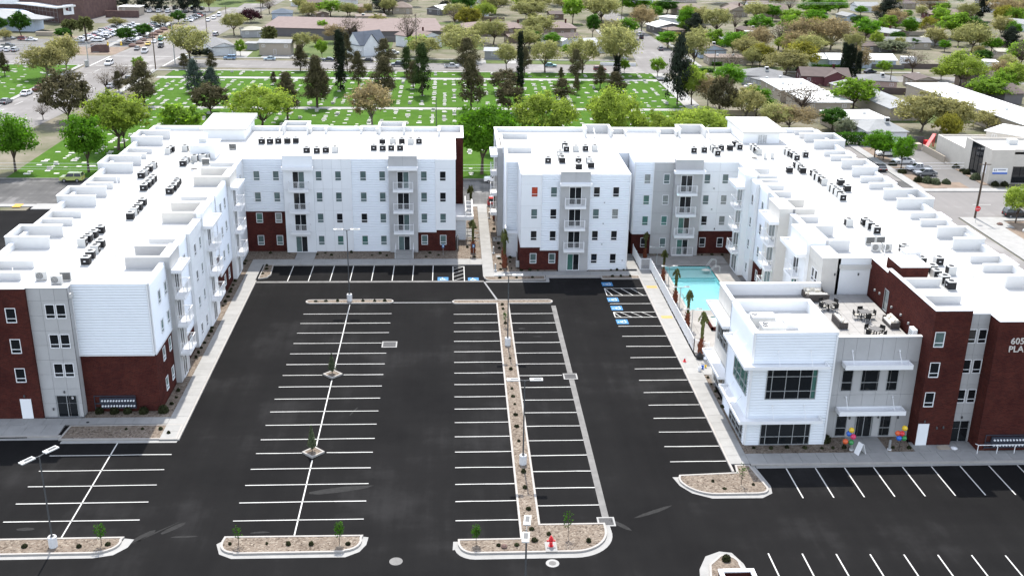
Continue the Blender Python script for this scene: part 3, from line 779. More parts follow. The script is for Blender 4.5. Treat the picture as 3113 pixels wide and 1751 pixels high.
JIT = [0]
def facade(bld, p0, p1, segs, wins=(), back=.3, cope=True):
    p0, p1 = Vector(p0), Vector(p1); d = (p1 - p0).normalized(); n = Vector((d.y, -d.x)); rz = math.atan2(d.y, d.x)
    def P(u, z, o): return (p0.x + d.x * u + n.x * o, p0.y + d.y * u + n.y * o, z)
    for sg in segs:
        u0, u1, z0, z1, kind, out = sg[:6]; opt = sg[6] if len(sg) > 6 else {}
        mine = [w for w in wins if u0 - .01 <= w[0] <= u1 + .01 and z0 - .05 <= w[1] - w[3] / 2 <= z1]
        rects = [(w[0] - w[2] / 2, w[0] + w[2] / 2, max(z0, w[1] - w[3]), min(z1, w[1])) for w in mine]
        def inside(u, z): return any(a < u < b_ and c < z < e for a, b_, c, e in rects)
        us = sorted({u0, u1, *[r[0] for r in rects], *[r[1] for r in rects]}); us = [u for u in us if u0 <= u <= u1]
        zs = sorted({z0, z1, *[r[2] for r in rects], *[r[3] for r in rects]})
        o = out - (.03 if kind.startswith('panel') else 0)
        core = MB()
        for a, b_ in zip(us, us[1:]):
            for c, e in zip(zs, zs[1:]):
                if not inside((a + b_) / 2, (c + e) / 2): core.quad(P(a, c, o), P(b_, c, o), P(b_, e, o), P(a, e, o))
        q = o - .14
        for a, b_, c, e in rects:
            for (ua, za), (ub, zb_) in (((a, c), (b_, c)), ((b_, c), (b_, e)), ((b_, e), (a, e)), ((a, e), (a, c))):
                core.quad(P(ua, za, o), P(ub, zb_, o), P(ub, zb_, q), P(ua, za, q))
        JIT[0] = (JIT[0] + 1) % 11; jz = z1 - .004 * JIT[0] / 2; v0, v1 = u0 + .005, u1 - .005
        if u0 > .01 or out > 0: v0 = u0
        if u1 < (p1 - p0).length - .01 or out > 0: v1 = u1
        core.quad(P(v0, z0, -back), P(v0, z0, o), P(v0, z1, o), P(v0, z1, -back))
        core.quad(P(v1, z0, o), P(v1, z0, -back), P(v1, z1, -back), P(v1, z1, o))
        core.quad(P(v0, jz, o), P(v1, jz, o), P(v1, jz, -back), P(v0, jz, -back))
        core.quad(P(v0, z0, -back), P(v1, z0, -back), P(v1, z0, o), P(v0, z0, o))
        core.quad(P(v1, max(z0, z1 - 3), -back), P(v0, max(z0, z1 - 3), -back), P(v0, z1, -back), P(v1, z1, -back))
        if kind == 'brick': core.build('brick_wall', 'brick', bld)
        elif kind == 'siding': core.build('wall', 'siding', bld)
        elif kind == 'stucco': core.build('wall', opt.get('m', 'panel_white'), bld)
        else: core.build('wall', 'joint' if kind != 'panel_white' else 'panel_grey', bld)
        if kind == 'siding':
            pitch = opt.get('pitch', .235); b = MB(); nrow = max(1, round((z1 - z0) / pitch)); ph = (z1 - z0) / nrow
            for r in range(nrow):
                za, zb_ = z0 + r * ph, z0 + (r + 1) * ph
                zk = za + ph * .34
                lev = sorted({za, zk, zb_, *[v for rc in rects for v in rc[2:] if za < v < zb_]})
                def prof(v): return o + (.003 + .105 * (v - za) / (zk - za) if v <= zk else .108 - .104 * ((v - zk) / (zb_ - zk)) ** 1.6)
                for c, e in zip(lev, lev[1:]):
                    oc, oe = prof(c), prof(e)
                    for a, b_ in zip(us, us[1:]):
                        if inside((a + b_) / 2, (c + e) / 2): continue
                        b.quad(P(a, c, oc), P(b_, c, oc), P(b_, e, oe), P(a, e, oe))
            b.build('siding', 'siding', bld, kind='stuff')
            t = MB()
            for u in (u0, u1):
                s = .115
                a, c = (u, u + .09) if u == u0 else (u - .09, u)
                t.quad(P(a, z0, o + s), P(c, z0, o + s), P(c, z1, o + s), P(a, z1, o + s))
                t.quad(P(u, z0, o + s), P(u, z0, o - .02), P(u, z1, o - .02), P(u, z1, o + s))
            t.quad(P(u0, z0 - .06, o + .118), P(u1, z0 - .06, o + .118), P(u1, z0 + .05, o + .118), P(u0, z0 + .05, o + .118))
            t.quad(P(u0, z0 - .06, o), P(u1, z0 - .06, o), P(u1, z0 - .06, o + .118), P(u0, z0 - .06, o + .118))
            t.build('corner_trim', 'white', bld)
        elif kind.startswith('panel'):
            pw = opt.get('pw', 1.25); nc = max(1, round((u1 - u0) / pw)); cw = (u1 - u0) / nc
            lv = [z for z in opt.get('lv', (0, 2.95, 5.85, 8.8, 11.6, 20))]
            lv = [z0] + [z for z in lv if z0 + .15 < z < z1 - .15] + [z1]
            g = .011
            for i in range(nc):
                for c, e in zip(lv, lv[1:]):
                    a, b_ = u0 + cw * i, u0 + cw * (i + 1)
                    A, B, C, E = a + (g if i else 0), b_ - (g if i < nc - 1 else 0), c + (g if c > z0 else 0), e - (g if e < z1 else 0)
                    pu = sorted({A, B, *[v for rc in rects for v in rc[:2] if A < v < B]}); pz = sorted({C, E, *[v for rc in rects for v in rc[2:] if C < v < E]})
                    b = MB()
                    for s, t in zip(pu, pu[1:]):
                        for v, w_ in zip(pz, pz[1:]):
                            if not inside((s + t) / 2, (v + w_) / 2): b.quad(P(s, v, out), P(t, v, out), P(t, w_, out), P(s, w_, out))
                    if not b.f: continue
                    b.quad(P(A, C, o), P(A, C, out), P(A, E, out), P(A, E, o)); b.quad(P(B, C, out), P(B, C, o), P(B, E, o), P(B, E, out))
                    b.quad(P(A, E, out), P(B, E, out), P(B, E, o), P(A, E, o)); b.quad(P(A, C, o), P(B, C, o), P(B, C, out), P(A, C, out))
                    b.build('panel', kind, bld)
            if out > .1:       # returns of a bay
                b = MB()
                for u, s in ((u0, -1), (u1, 1)):
                    uu = u + s * .004
                    b.quad(P(uu, z0, -.02), P(uu, z0, out), P(uu, z1, out), P(uu, z1, -.02))
                b.build('bay_return', kind, bld)
        if cope and z1 > 9.5:
            c = MB(); a, e = P(u0 - .03, z1, out + .06), P(u1 + .03, z1, out + .06); f_, h_ = P(u1 + .03, z1, -back - .04), P(u0 - .03, z1, -back - .04)
            k = .06 + .0023 * JIT[0]
            c.quad(a, e, (*e[:2], z1 + k), (*a[:2], z1 + k)); c.quad((*a[:2], z1 + k), (*e[:2], z1 + k), (*f_[:2], z1 + k), (*h_[:2], z1 + k))
            c.quad(e, f_, (*f_[:2], z1 + k), (*e[:2], z1 + k)); c.quad(f_, h_, (*h_[:2], z1 + k), (*f_[:2], z1 + k)); c.quad(h_, a, (*a[:2], z1 + k), (*h_[:2], z1 + k))
            c.quad(h_, f_, e, a)
            c.build('coping', 'white', bld)
        for w in mine:
            typ = w[4]; gl = w[5] if len(w) > 5 else 'd'
            pos = P(w[0], w[1], out + (.09 if kind == 'siding' else 0))
            if typ == 'std': add_window(bld, pos, rz, w[2], w[3], (), (.72,), gl)
            elif typ == 'slide': add_window(bld, pos, rz, w[2], w[3], (.5,), (), gl, name='sliding_door', f=.07)
            else: add_window(bld, pos, rz, w[2], w[3], typ[0], typ[1], gl, frame=typ[2] if len(typ) > 2 else 'white', name=typ[3] if len(typ) > 3 else 'window', f=.06)
    return P, rz

bal_cache = {}
def balcony(bld, pos, rz, w=2.65, d=1.0):
    """pos: centre of the floor edge on the wall, at floor level"""
    key = (round(w, 2), round(d, 2))
    if key not in bal_cache:
        b = MB(); b.box(-w / 2, w / 2, -d, .05, -.22, 0); b.box(-w / 2 - .02, w / 2 + .02, -d - .02, -d, -.26, .03)
        r = MB(); h = 1.08
        for x in (-w / 2 + .03, -.07, .07, w / 2 - .03): r.box(x - .025, x + .025, -d + .02, -d + .07, 0, h)
        for x in (-w / 2 + .03, w / 2 - .03): r.box(x - .025, x + .025, -.07, -.02, 0, h); r.box(x - .02, x + .02, -d + .07, -.07, h - .05, h); r.box(x - .015, x + .015, -d + .07, -.07, .08, .11)
        r.box(-w / 2, w / 2, -d + .015, -d + .075, h, h + .05); r.box(-w / 2, w / 2, -d + .03, -d + .06, .08, .12)
        k = MB(); nb = int(w / .11)
        for i in range(nb):
            x = -w / 2 + .06 + (w - .12) * i / (nb - 1); k.box(x - .007, x + .007, -d + .038, -d + .052, .1, h)
        for s in (-1, 1):
            for i in range(int(d / .11)):
                y = -d + .08 + .11 * i; k.box(s * (w / 2 - .03) - .007, s * (w / 2 - .03) + .007, y - .007, y + .007, .1, h - .05)
        bal_cache[key] = (b.mesh('balcony', ['white']), r.mesh('railing', ['white']), k.mesh('picket', ['white']))
    a, r, k = bal_cache[key]
    o = inst('balcony', a, bld, Vector(pos) - org(bld), rz)
    inst('railing', r, o, (0, 0, 0)); q = inst('picket', k, o, (0, 0, 0)); q['kind'] = 'stuff'
    return o

def canopy(bld, x0, x1, y0, y1, z0, z1, name='canopy', m='white'):
    """a shallow tray canopy: floor with an upstand lip all round"""
    b = MB(); t = .07; k = .12
    b.box(x0, x1, y0, y1, z0, z0 + k)
    b.box(x0, x0 + t, y0, y1, z0 + k, z1); b.box(x1 - t, x1, y0, y1, z0 + k, z1); b.box(x0 + t, x1 - t, y0, y0 + t, z0 + k, z1); b.box(x0 + t, x1 - t, y1 - t, y1, z0 + k, z1)
    return b.build(name, m, bld)

def roof_slab(bld, polys, z=12.25):
    b = MB()
    for i, p in enumerate(polys):
        z -= .004
        if isinstance(p[0], (int, float)): b.box(p[0], p[1], p[2], p[3], z - .4, z)
        else: b.prism(p, z - .4, z)
    return b.build('roof', 'roof', bld)

def roof_box(bld, x0, x1, y0, y1, open_side, top=13.45, m='white', z0=12.2, t=.28):
    """U-shaped raised parapet; the open side looks onto the roof"""
    b = MB()
    if open_side != 's': b.box(x0, x1, y0, y0 + t, z0, top)
    if open_side != 'n': b.box(x0, x1, y1 - t, y1, z0, top)
    if open_side != 'w': b.box(x0, x0 + t, y0 + t, y1 - t, z0, top)
    if open_side != 'e': b.box(x1 - t, x1, y0 + t, y1 - t, z0, top)
    o = b.build('raised_parapet', 'box_white' if m in ('white', 'panel_white') else m, bld)
    c = MB(); k = .06; e = .04
    if open_side != 's': c.box(x0 - e, x1 + e, y0 - e, y0 + t + e, top, top + k)
    if open_side != 'n': c.box(x0 - e, x1 + e, y1 - t - e, y1 + e, top, top + k)
    if open_side != 'w': c.box(x0 - e, x0 + t + e, y0 + t + e, y1 - t - e, top, top + k)
    if open_side != 'e': c.box(x1 - t - e, x1 + e, y0 + t + e, y1 - t - e, top, top + k)
    c.build('cap', 'white', o)

HEADS = (11.3, 8.4, 5.48, 2.35)
def column(u, glasses, heads=HEADS, w=.86, h=1.36): return [(u, z, w, h, 'std', g) for z, g in zip(heads, glasses)]
def sliders(u, glasses, w=1.6): return [(u, 11.35, w, 2.35, 'slide', glasses[0]), (u, 8.45, w, 2.35, 'slide', glasses[1]), (u, 5.5, w, 2.35, 'slide', glasses[2]), (u, 2.42, w, 2.28, 'slide', glasses[3])]

# ---------------------------------------------------------------- left building
A = thing('apartment_building', 'white and brick L-shaped apartment building on the left side of the parking lot', 'building', (-27.4, 138.8, 0))
PG = {'lv': (1.45, 2.95, 4.4, 5.85, 7.3, 8.75, 10.2, 11.65), 'pw': 1.15}
# front faces of the near end
facade(A, (-43.6, 90.6), (-37.8, 90.6), [(0, 5.8, 0, 12.9, 'brick', 0)], column(4.33, ('d', 'd', 'd'), (11.1, 8.1, 5.22), .92, 1.42) + [(4.42, 2.12, 1.0, 2.12, ((), (), 'door_white', 'door'), 'd')])
facade(A, (-37.8, 90.6), (-37.8, 91.0), [(0, .4, 0, 12.9, 'brick', 0)])
facade(A, (-37.8, 90.95), (-34.2, 90.95), [(0, 3.6, 0, 12.85, 'panel_grey', 0, PG)], [(u, z, .86, 1.38, 'std', 'd') for z in (11.3, 8.4, 5.52) for u in (1.86, 2.82)] + [(2.2, 2.3, 2.05, 2.28, ((.06, .5, .94), (), 'alu', 'entrance_door'), 'd')])
facade(A, (-34.2, 90.95), (-34.2, 91.9), [(0, .95, 0, 12.85, 'panel_grey', 0, PG)])
facade(A, (-34.2, 91.9), (-27.4, 91.9), [(0, 6.8, 0, 5.9, 'brick', 0), (0, 6.8, 5.9, 12.85, 'siding', .03, {'pitch': .27})])
b = MB()   # white slab leaf in the brick wall's door
b.box(-39.66, -38.7, 90.57, 90.62, .02, 2.06); b.build('door_leaf', 'door_white', A)
# long face on the courtyard
Z3 = (11.2, 8.25, 5.4)
eseg = [(0, 6.1, 0, 5.9, 'brick', 0), (0, 6.1, 5.9, 12.85, 'siding', .03), (6.1, 9.7, 0, 13.4, 'panel_grey', .55, {'pw': 3.6}),
        (9.7, 14.7, 0, 2.95, 'brick', 0), (9.7, 14.7, 2.95, 12.85, 'siding', .03), (14.7, 20.2, 0, 12.85, 'panel_white', .4),
        (20.2, 25.0, 0, 13.4, 'panel_white', .6, {'pw': 4.8}), (25, 29, 0, 5.9, 'brick', 0), (25, 29, 5.9, 12.85, 'siding', .03), (29, 36, 0, 2.95, 'brick', 0), (29, 36, 2.95, 12.85, 'siding', .03),
        (36, 40, 0, 13.4, 'panel_white', .5, {'pw': 4}), (40, 46.9, 0, 12.85, 'panel_white', 0)]
ew = column(2.9, 'teteg'[:4], (11.2, 8.25, 5.4, 2.3)) + column(5.2, 'ttet', (11.2, 8.25, 5.4, 2.3)) + column(13.0, 'ttge', (11.2, 8.25, 5.4, 2.3)) + column(16.6, 'ddtd', (11.2, 8.25, 5.3, 2.2)) + column(19.0, 'tttd', (11.2, 8.25, 5.3, 2.2)) + column(27.4, 'tttt') + column(31.4, 'tgtt') + column(33.9, 'ttet') + column(42.0, 'ttdd') + column(44.8, 'tttt') + sliders(7.9, ('d', 'd', 'd', 'd')) + sliders(22.6, ('d', 'd', 'd', 'd')) + sliders(38.0, ('d', 'd', 'd', 'd'))
Pe, rze = facade(A, (-27.4, 91.9), (-27.4, 138.8), eseg, ew)
for u, w, o in ((7.9, 2.8, .55), (22.6, 3.0, .6), (38.0, 2.9, .5)):
    for z in (9.0, 6.05, 3.1): balcony(A, Pe(u, z, o), rze, w, .95)
canopy(A, -26.85, -25.85, 97.9, 101.7, 11.65, 12.0); canopy(A, -26.8, -25.8, 112, 117, 11.65, 12.0); canopy(A, -26.9, -25.9, 127.8, 132, 11.65, 12.0)
# rear wing, face on the courtyard
rseg = [(0, 5.3, 0, 5.8, 'brick', 0), (0, 5.3, 5.8, 12.85, 'siding', .03), (5.3, 9.2, 0, 13.4, 'panel_white', .6, {'pw': 3.9}), (9.2, 14.1, 0, 12.85, 'panel_white', .12, {'pw': 1.25}),
        (14.1, 19.15, 0, 12.85, 'siding', .03), (19.15, 22.9, 0, 13.4, 'panel_grey', .6, {'pw': 1.88}), (22.9, 25.4, 2.85, 12.85, 'siding', .05), (25.4, 28, 3.1, 12.85, 'panel_white', .15, {'pw': 2.6}), (22.9, 25.4, 0, 2.8, 'brick', 0), (25.4, 28, 0, 3.1, 'brick', 0)]
rw_ = []
for x, g in ((-25.63, 'ttet'), (-23.1, 'ttgt'), (-17.5, 'tttt'), (-14.95, 'ttde'), (-11.66, 'ttde'), (-9.13, 'tttt'), (-3.62, 'tttt'), (-1.1, 'ddtt')): rw_ += column(x + 27.4, g)
rw_ += sliders(-20.1 + 27.4, (('d', 't'), 'd', 'd', ('t', 'd'))) + sliders(-6.36 + 27.4, (('d', 't'), 'd', ('d', 't'), ('t', 'd')))
Pr, rzr = facade(A, (-27.4, 138.8), (.6, 138.8), rseg, rw_)
for x in (-20.1, -6.36):
    for z in (8.95, 6.02, 3.1): balcony(A, Pr(x + 27.4, z, .6), rzr, 2.65, .75)
canopy(A, -22.2, -18.1, 137.4, 138.18, 11.65, 12.05); canopy(A, -8.35, -4.4, 137.4, 138.18, 11.65, 12.05)
# passage end of the rear wing
facade(A, (.6, 138.8), (.6, 151), [(0, 12.2, 0, 12.85, 'panel_white', 0)])
facade(A, (.6, 151), (1.75, 151), [(0, 1.15, 0, 13.0, 'brick', 0)])
facade(A, (1.75, 151), (1.75, 159), [(0, 8, 0, 13.0, 'brick', 0)])
facade(A, (.6, 143.7), (2.0, 143.7), [(0, 1.4, 0, 3.0, 'siding', 0)], cope=False); facade(A, (2.0, 143.7), (2.0, 151), [(0, 7.3, 0, 3.0, 'siding', 0)], cope=False)
b = MB(); b.box(.62, 3.1, 143.2, 143.4, 3.05, 3.65); b.box(2.9, 3.1, 143.4, 152, 3.05, 3.65); b.box(.62, 2.0, 143.4, 151, 3.05, 3.2); b.box(1.95, 2.1, 143.4, 151, 3.2, 4.4)
for y in (145.2, 147.2, 149.2, 151): b.box(2.1, 2.9, y, y + .15, 3.1, 3.6)
b.build('entrance_pergola', 'white', A)
# hidden backs
facade(A, (1.75, 159), (-43.8, 159), [(0, 45.5, 0, 12.85, 'stucco', 0)])
facade(A, (-43.8, 159), (-43.8, 90.6), [(0, 68.4, 0, 12.85, 'stucco', 0)])
roof_slab(A, [(-43.6, -27.6, 98, 158.8), (-27.6, .4, 139, 158.8), (.4, 1.6, 151.2, 158.8), (-34.0, -27.6, 92.1, 98), (-43.6, -34.0, 91.1, 98)])
for y0, y1 in ((103.8, 107.9), (118.8, 123), (133.8, 138), (148.8, 153.3)): roof_box(A, -44.4, -40.1, y0, y1, 'e', 13.45, 'panel_white')
roof_box(A, -43.4, -39.6, 94.6, 98.2, 'e', 13.0, 'panel_white')
for y in (111.5, 126.2, 141.2): roof_box(A, -43.7, -40.4, y, y + 3.2, 'e', 12.95, 'panel_white')
for y0, y1, x in ((97.7, 101.4, -31.0), (112.4, 116.7, -31.2), (127.6, 132, -31.2)): roof_box(A, x, -26.86, y0 + .02, y1, 'w', 13.38, 'panel_grey' if y0 < 100 else 'panel_beige')
roof_box(A, -31, -27.45, 117.2, 120.6, 'w', 12.95, 'panel_white'); roof_box(A, -31, -27.45, 133, 136.5, 'w', 12.95, 'panel_white'); roof_box(A, -30.6, -27.45, 101.9, 105, 'w', 12.95, 'panel_white')
roof_box(A, -24.7, -20.9, 156, 159.8, 's', 13.45); roof_box(A, -20.85, -18.3, 156.4, 159.2, 's', 12.95); roof_box(A, -13.4, -10.75, 156.4, 159.2, 's', 12.95); roof_box(A, -10.7, -6.8, 156, 159.8, 's', 13.45); roof_box(A, -1.9, 1.78, 155, 159.1, 's', 13.0)
b = MB(); b.box(-35.3, -29.5, 152.6, 161, 11, 13.7); b.build('penthouse_wall', 'panel_white', A)
b = MB(); b.quad((-35.7, 152.1, 13.95), (-29.1, 152.1, 13.95), (-29.1, 161.8, 14.25), (-35.7, 161.8, 14.25)); b.quad((-35.7, 152.1, 13.7), (-29.1, 152.1, 13.7), (-29.1, 152.1, 13.95), (-35.7, 152.1, 13.95)); b.quad((-29.1, 152.1, 13.7), (-29.1, 161.8, 13.8), (-29.1, 161.8, 14.25), (-29.1, 152.1, 13.95)); b.quad((-35.7, 152.1, 13.7), (-35.7, 161.8, 13.8), (-29.1, 161.8, 13.8), (-29.1, 152.1, 13.7)); b.quad((-35.7, 161.8, 13.8), (-35.7, 152.1, 13.7), (-35.7, 152.1, 13.95), (-35.7, 161.8, 14.25))
b.build('penthouse_roof', 'roof', A)
b = MB(); b.box(-34.6, -31.3, 141.2, 144.8, 12.2, 14.0); b.box(-34.75, -31.15, 141.05, 144.95, 14.0, 14.1); b.build('roof_hatch_housing', 'panel_white', A)

# ---------------------------------------------------------------- right building
B = thing('apartment_building', 'white, grey and brick apartment building wrapping the pool on the right of the walkway', 'building', (22.8, 131, 0))
bseg = [(0, 2.55, 3.2, 12.85, 'panel_white', .12, {'pw': 2.55}), (2.55, 5.0, 2.85, 12.85, 'siding', .05), (0, 5.0, 0, 2.82, 'brick', 0), (5.0, 8.75, 0, 13.3, 'panel_grey', .4, {'pw': 1.88}), (8.75, 13.9, 0, 12.85, 'siding', .03), (0, 2.55, 2.82, 3.2, 'brick', 0)]
bw = []
for x, g in ((10.6, ('r', 't', 'd', 't')), (13.06, 'tddt'), (18.54, 'dtdd'), (21.02, 'dgdd')): bw += column(x - 8.9, g)
bw += sliders(15.78 - 8.9, (('d', 'd'), 'd', 'd', ('e', 'd')))
Pb, rzb = facade(B, (8.9, 131), (22.8, 131), bseg, bw)
for z in (8.9, 5.97, 3.07): balcony(B, Pb(15.78 - 8.9, z, .4), rzb, 2.65, .75)
canopy(B, 13.75, 17.8, 129.8, 130.58, 11.6, 11.95)
facade(B, (8.9, 137.5), (8.9, 131), [(0, 6.5, 3.2, 12.85, 'panel_white', 0, {'pw': 3.2}), (0, 6.5, 0, 3.2, 'brick', 0)])
facade(B, (7.4, 137.5), (8.9, 137.5), [(0, 1.5, 0, 12.85, 'siding', 0)])
facade(B, (7.3, 136.2), (8.88, 136.2), [(0, 1.58, 0, 3.3, 'siding', 0)], cope=False); facade(B, (7.3, 137.5), (7.3, 136.2), [(0, 1.3, 0, 3.3, 'siding', 0)], cope=False)
b = MB(); b.box(7.2, 8.88, 136.1, 137.44, 3.3, 3.45); b.box(7.2, 7.4, 136.1, 137.44, 3.45, 4.2); b.build('porch_parapet', 'white', B)
facade(B, (7.4, 145.3), (7.4, 137.5), [(0, 7.8, 0, 12.85, 'siding', 0)])
facade(B, (6.5, 145.3), (7.4, 145.3), [(0, .9, 0, 12.85, 'panel_grey', 0, {'pw': .9})])
facade(B, (6.5, 154.5), (6.5, 145.3), [(0, 9.2, 0, 12.85, 'panel_grey', 0, {'pw': 3})])
for z in (8.9, 5.97, 3.07): balcony(B, (6.5, 147.6, z), -math.pi / 2, 2.6, .9)
canopy(B, 5.5, 6.48, 145.2, 150, 11.6, 11.95)
facade(B, (22.8, 131), (22.8, 142.6), [(0, 11.6, 0, 12.85, 'siding', 0)])
facade(B, (22.8, 142.6), (24.5, 142.6), [(0, 1.7, 0, 12.85, 'panel_white', 0)], [(.85, 9.6, .8, 1.3, 'std', 'd')])
facade(B, (24.5, 142.6), (24.5, 137.5), [(0, 5.1, 3, 12.85, 'siding', 0), (0, 5.1, 0, 3, 'brick', 0)])
cseg = [(0, 2.55, 2.95, 12.85, 'siding', .03), (0, 2.55, 0, 2.9, 'brick', 0), (2.55, 5.25, 0, 12.85, 'panel_grey', .1, {'pw': 2.7}), (5.25, 8.95, 0, 13.4, 'panel_grey', .9, {'pw': 3.7}), (8.95, 13.9, 3.3, 12.85, 'panel_white', .05, {'pw': 2.5}), (8.95, 13.9, 0, 3.25, 'brick', 0)]
cw = column(26.2 - 24.5, 'geed') + column(28.8 - 24.5, 'tget') + column(34.3 - 24.5, 'ttdd') + column(36.75 - 24.5, 'tggd') + sliders(31.35 - 24.5, (('d', 'd'), 'd', ('e', 'd'), ('e', 'd')))
Pc, rzc = facade(B, (24.5, 137.5), (38.4, 137.5), cseg, cw)
for z in (8.92, 6.0, 3.05): balcony(B, Pc(31.4 - 24.5, z, .9), rzc, 2.7, .7)
balcony(B, Pc(31.4 - 24.5, .2, .9), rzc, 2.9, .25)
canopy(B, 29.5, 33.7, 135.8, 136.58, 11.65, 12.05)
# face on the pool: a row of bays
wseg = [(0, 5.2, 0, 12.85, 'panel_white', 0), (5.2, 8.9, 0, 13.4, 'panel_white', 1.45, {'pw': 3.7}), (8.9, 11.4, 0, 12.85, 'panel_white', .7, {'pw': 2.5}), (11.4, 15.1, 3.2, 12.85, 'siding', .2), (11.4, 15.1, 0, 3.2, 'brick', .2), (15.1, 19.5, 0, 12.85, 'panel_white', 0),
        (19.5, 23.8, 0, 13.4, 'panel_beige', 1.45, {'pw': 2.15}), (23.8, 29.7, 0, 12.85, 'panel_white', .3), (29.7, 35.1, 0, 13.4, 'panel_white', 1.9, {'pw': 2.7}), (35.1, 39.1, 0, 12.85, 'panel_beige', 1.55, {'pw': 2.0})]
ww = column(10.2, 'dttt') + column(13.3, 'tdtt') + column(17, 'tttt') + column(26.6, 'ddtd') + sliders(7.0, ('g', 'g', 'g', 'g'), 2.4) + sliders(21.6, ('g', 'g', 'g', 'g'), 2.4) + sliders(32.3, ('d', ('e', 'd'), 'd', 'd'), 1.7) + [(36.7, 11.1, .8, 1.4, 'std', 'd'), (37.65, 11.1, .8, 1.4, 'std', 'd')]
Pw, rzw = facade(B, (38.4, 137.5), (38.4, 98.4), wseg, ww)
for u, o, w in ((7.0, 1.45, 2.9), (21.6, 1.45, 3.2), (32.3, 1.9, 2.7)):
    for z in (8.92, 6.0, 3.05): balcony(B, Pw(u, z, o), rzw, w, .8)
canopy(B, 35.85, 36.93, 128.4, 132.5, 11.6, 12.0); canopy(B, 35.85, 36.93, 113.5, 118.2, 11.6, 12.0); canopy(B, 35.4, 36.48, 102.2, 108, 11.6, 12.0)
facade(B, (36.85, 98.4), (41.8, 98.4), [(0, 4.95, 0, 12.85, 'panel_white', 0, {'pw': 5})])
facade(B, (41.8, 98.4), (41.8, 83.45), [(0, 4.2, 0, 12.85, 'brick', 0), (4.2, 14.95, 0, 13.2, 'brick', 0)], [(4.6, 11.25, 1.0, 2.15, ((), (), 'alu', 'door'), 'g')])
facade(B, (41.8, 83.45), (45.1, 83.45), [(0, 3.3, 0, 13.2, 'brick', 0)], [(.68, z, .9, 1.45, 'std', g) for z, g in ((11.25, 't'), (8.34, 'd'), (5.44, 'd'))] + [(.58, 2.3, 1.0, 2.28, ((), (), 'door_white', 'door'), 'd')])
b = MB(); b.box(41.9, 42.86, 83.42, 83.48, .03, 2.26); b.build('door_leaf', 'door_white', B)
facade(B, (45.1, 83.45), (45.1, 84.1), [(0, .65, 0, 13.2, 'brick', 0)])
facade(B, (45.1, 84.1), (47.07, 84.1), [(0, 1.97, 0, 12.65, 'panel_grey', 0, {**PG, 'pw': 1.0})], [(u, z, .8, 1.36, 'std', 'd') for z in (11.22, 8.3, 5.38) for u in (.58, 1.55)] + [(1.0, 2.25, 1.7, 2.2, ((.5,), (), 'alu', 'entrance_door'), 'd')])
facade(B, (47.07, 84.1), (47.07, 82.4), [(0, 1.7, 0, 12.6, 'brick', 0)])
facade(B, (47.07, 82.4), (58, 82.4), [(0, 10.9, 0, 12.6, 'brick', 0)])
facade(B, (55.3, 86), (55.3, 159), [(0, 73, 0, 12.85, 'stucco', 0)]); facade(B, (58, 82.4), (58, 86), [(0, 3.6, 0, 12.6, 'stucco', 0)]); facade(B, (58, 86), (55.3, 86), [(0, 2.7, 0, 12.6, 'stucco', 0)])
facade(B, (55.3, 159), (6.5, 159), [(0, 48.8, 0, 12.85, 'stucco', 0)]); facade(B, (6.5, 159), (6.5, 154.5), [(0, 4.5, 0, 12.85, 'stucco', 0)])
roof_slab(B, [(9.1, 22.6, 131.2, 137.7), (7.6, 22.6, 137.7, 145.5), (6.7, 22.6, 145.5, 158.8), (22.6, 24.7, 142.8, 158.8), (24.7, 55.1, 137.7, 158.8), (38.6, 55.1, 98.2, 137.7), (42.0, 55.1, 84.3, 98.2), (42, 44.9, 83.7, 84.3), (47.3, 57.8, 82.6, 85.8)])
roof_box(B, 7.1, 11.2, 145.2, 154.4, 'e', 13.0, 'panel_white'); roof_box(B, 19.8, 23.8, 154.9, 158.4, 's', 13.45); roof_box(B, 23.85, 26.2, 155.6, 158, 's', 12.95); roof_box(B, 31, 33.85, 155.6, 158, 's', 12.95); roof_box(B, 33.9, 38, 154.9, 158.6, 's', 13.45)
for x0, y0, y1, m_ in ((37.0, 128.65, 132.25, 'panel_white'), (37.0, 113.75, 117.95, 'panel_beige'), (36.55, 102.45, 107.75, 'panel_white')): roof_box(B, x0, 41.0, y0, y1, 'e', 13.38, m_)
roof_box(B, 37.75, 41, 126.2, 128.4, 'e', 12.95, 'panel_white'); roof_box(B, 38.2, 41, 122.5, 125.8, 'e', 12.95, 'panel_white'); roof_box(B, 38.1, 41, 109.2, 112.6, 'e', 12.95, 'panel_white')
for x1, y0, y1, t in ((56.6, 148.2, 152.9, 13.45), (55.5, 132.7, 137, 13.45), (56.5, 117.8, 122.2, 13.45), (55.4, 102.8, 107, 13.45), (55.6, 88, 91.8, 13.45), (55.6, 155, 157.8, 12.95), (55.6, 141, 144, 12.95), (55.6, 126.5, 129.8, 12.95), (55.6, 111, 114, 12.95), (55.6, 96, 99, 12.95)): roof_box(B, 52.1, x1, y0, y1, 'w', t, 'panel_white')
roof_box(B, 42.0, 46, 87.6, 92.2, 'e', 13.0, 'panel_white', t=.2)
b = MB(); b.box(42.8, 45.5, 93.7, 97.1, 12.2, 13.55); b.build('brick_plinth', 'brick', B)
b = MB(); b.box(42.7, 45.6, 93.6, 97.2, 13.55, 13.63); b.build('plinth_cap', 'white', B)
b = MB(); b.box(42.6, 48.0, 151.6, 161, 11, 13.7); b.build('penthouse_wall', 'panel_white', B)
b = MB(); b.box(42.4, 48.9, 151.2, 161.8, 13.75, 14.05); b.build('penthouse_roof', 'roof', B)
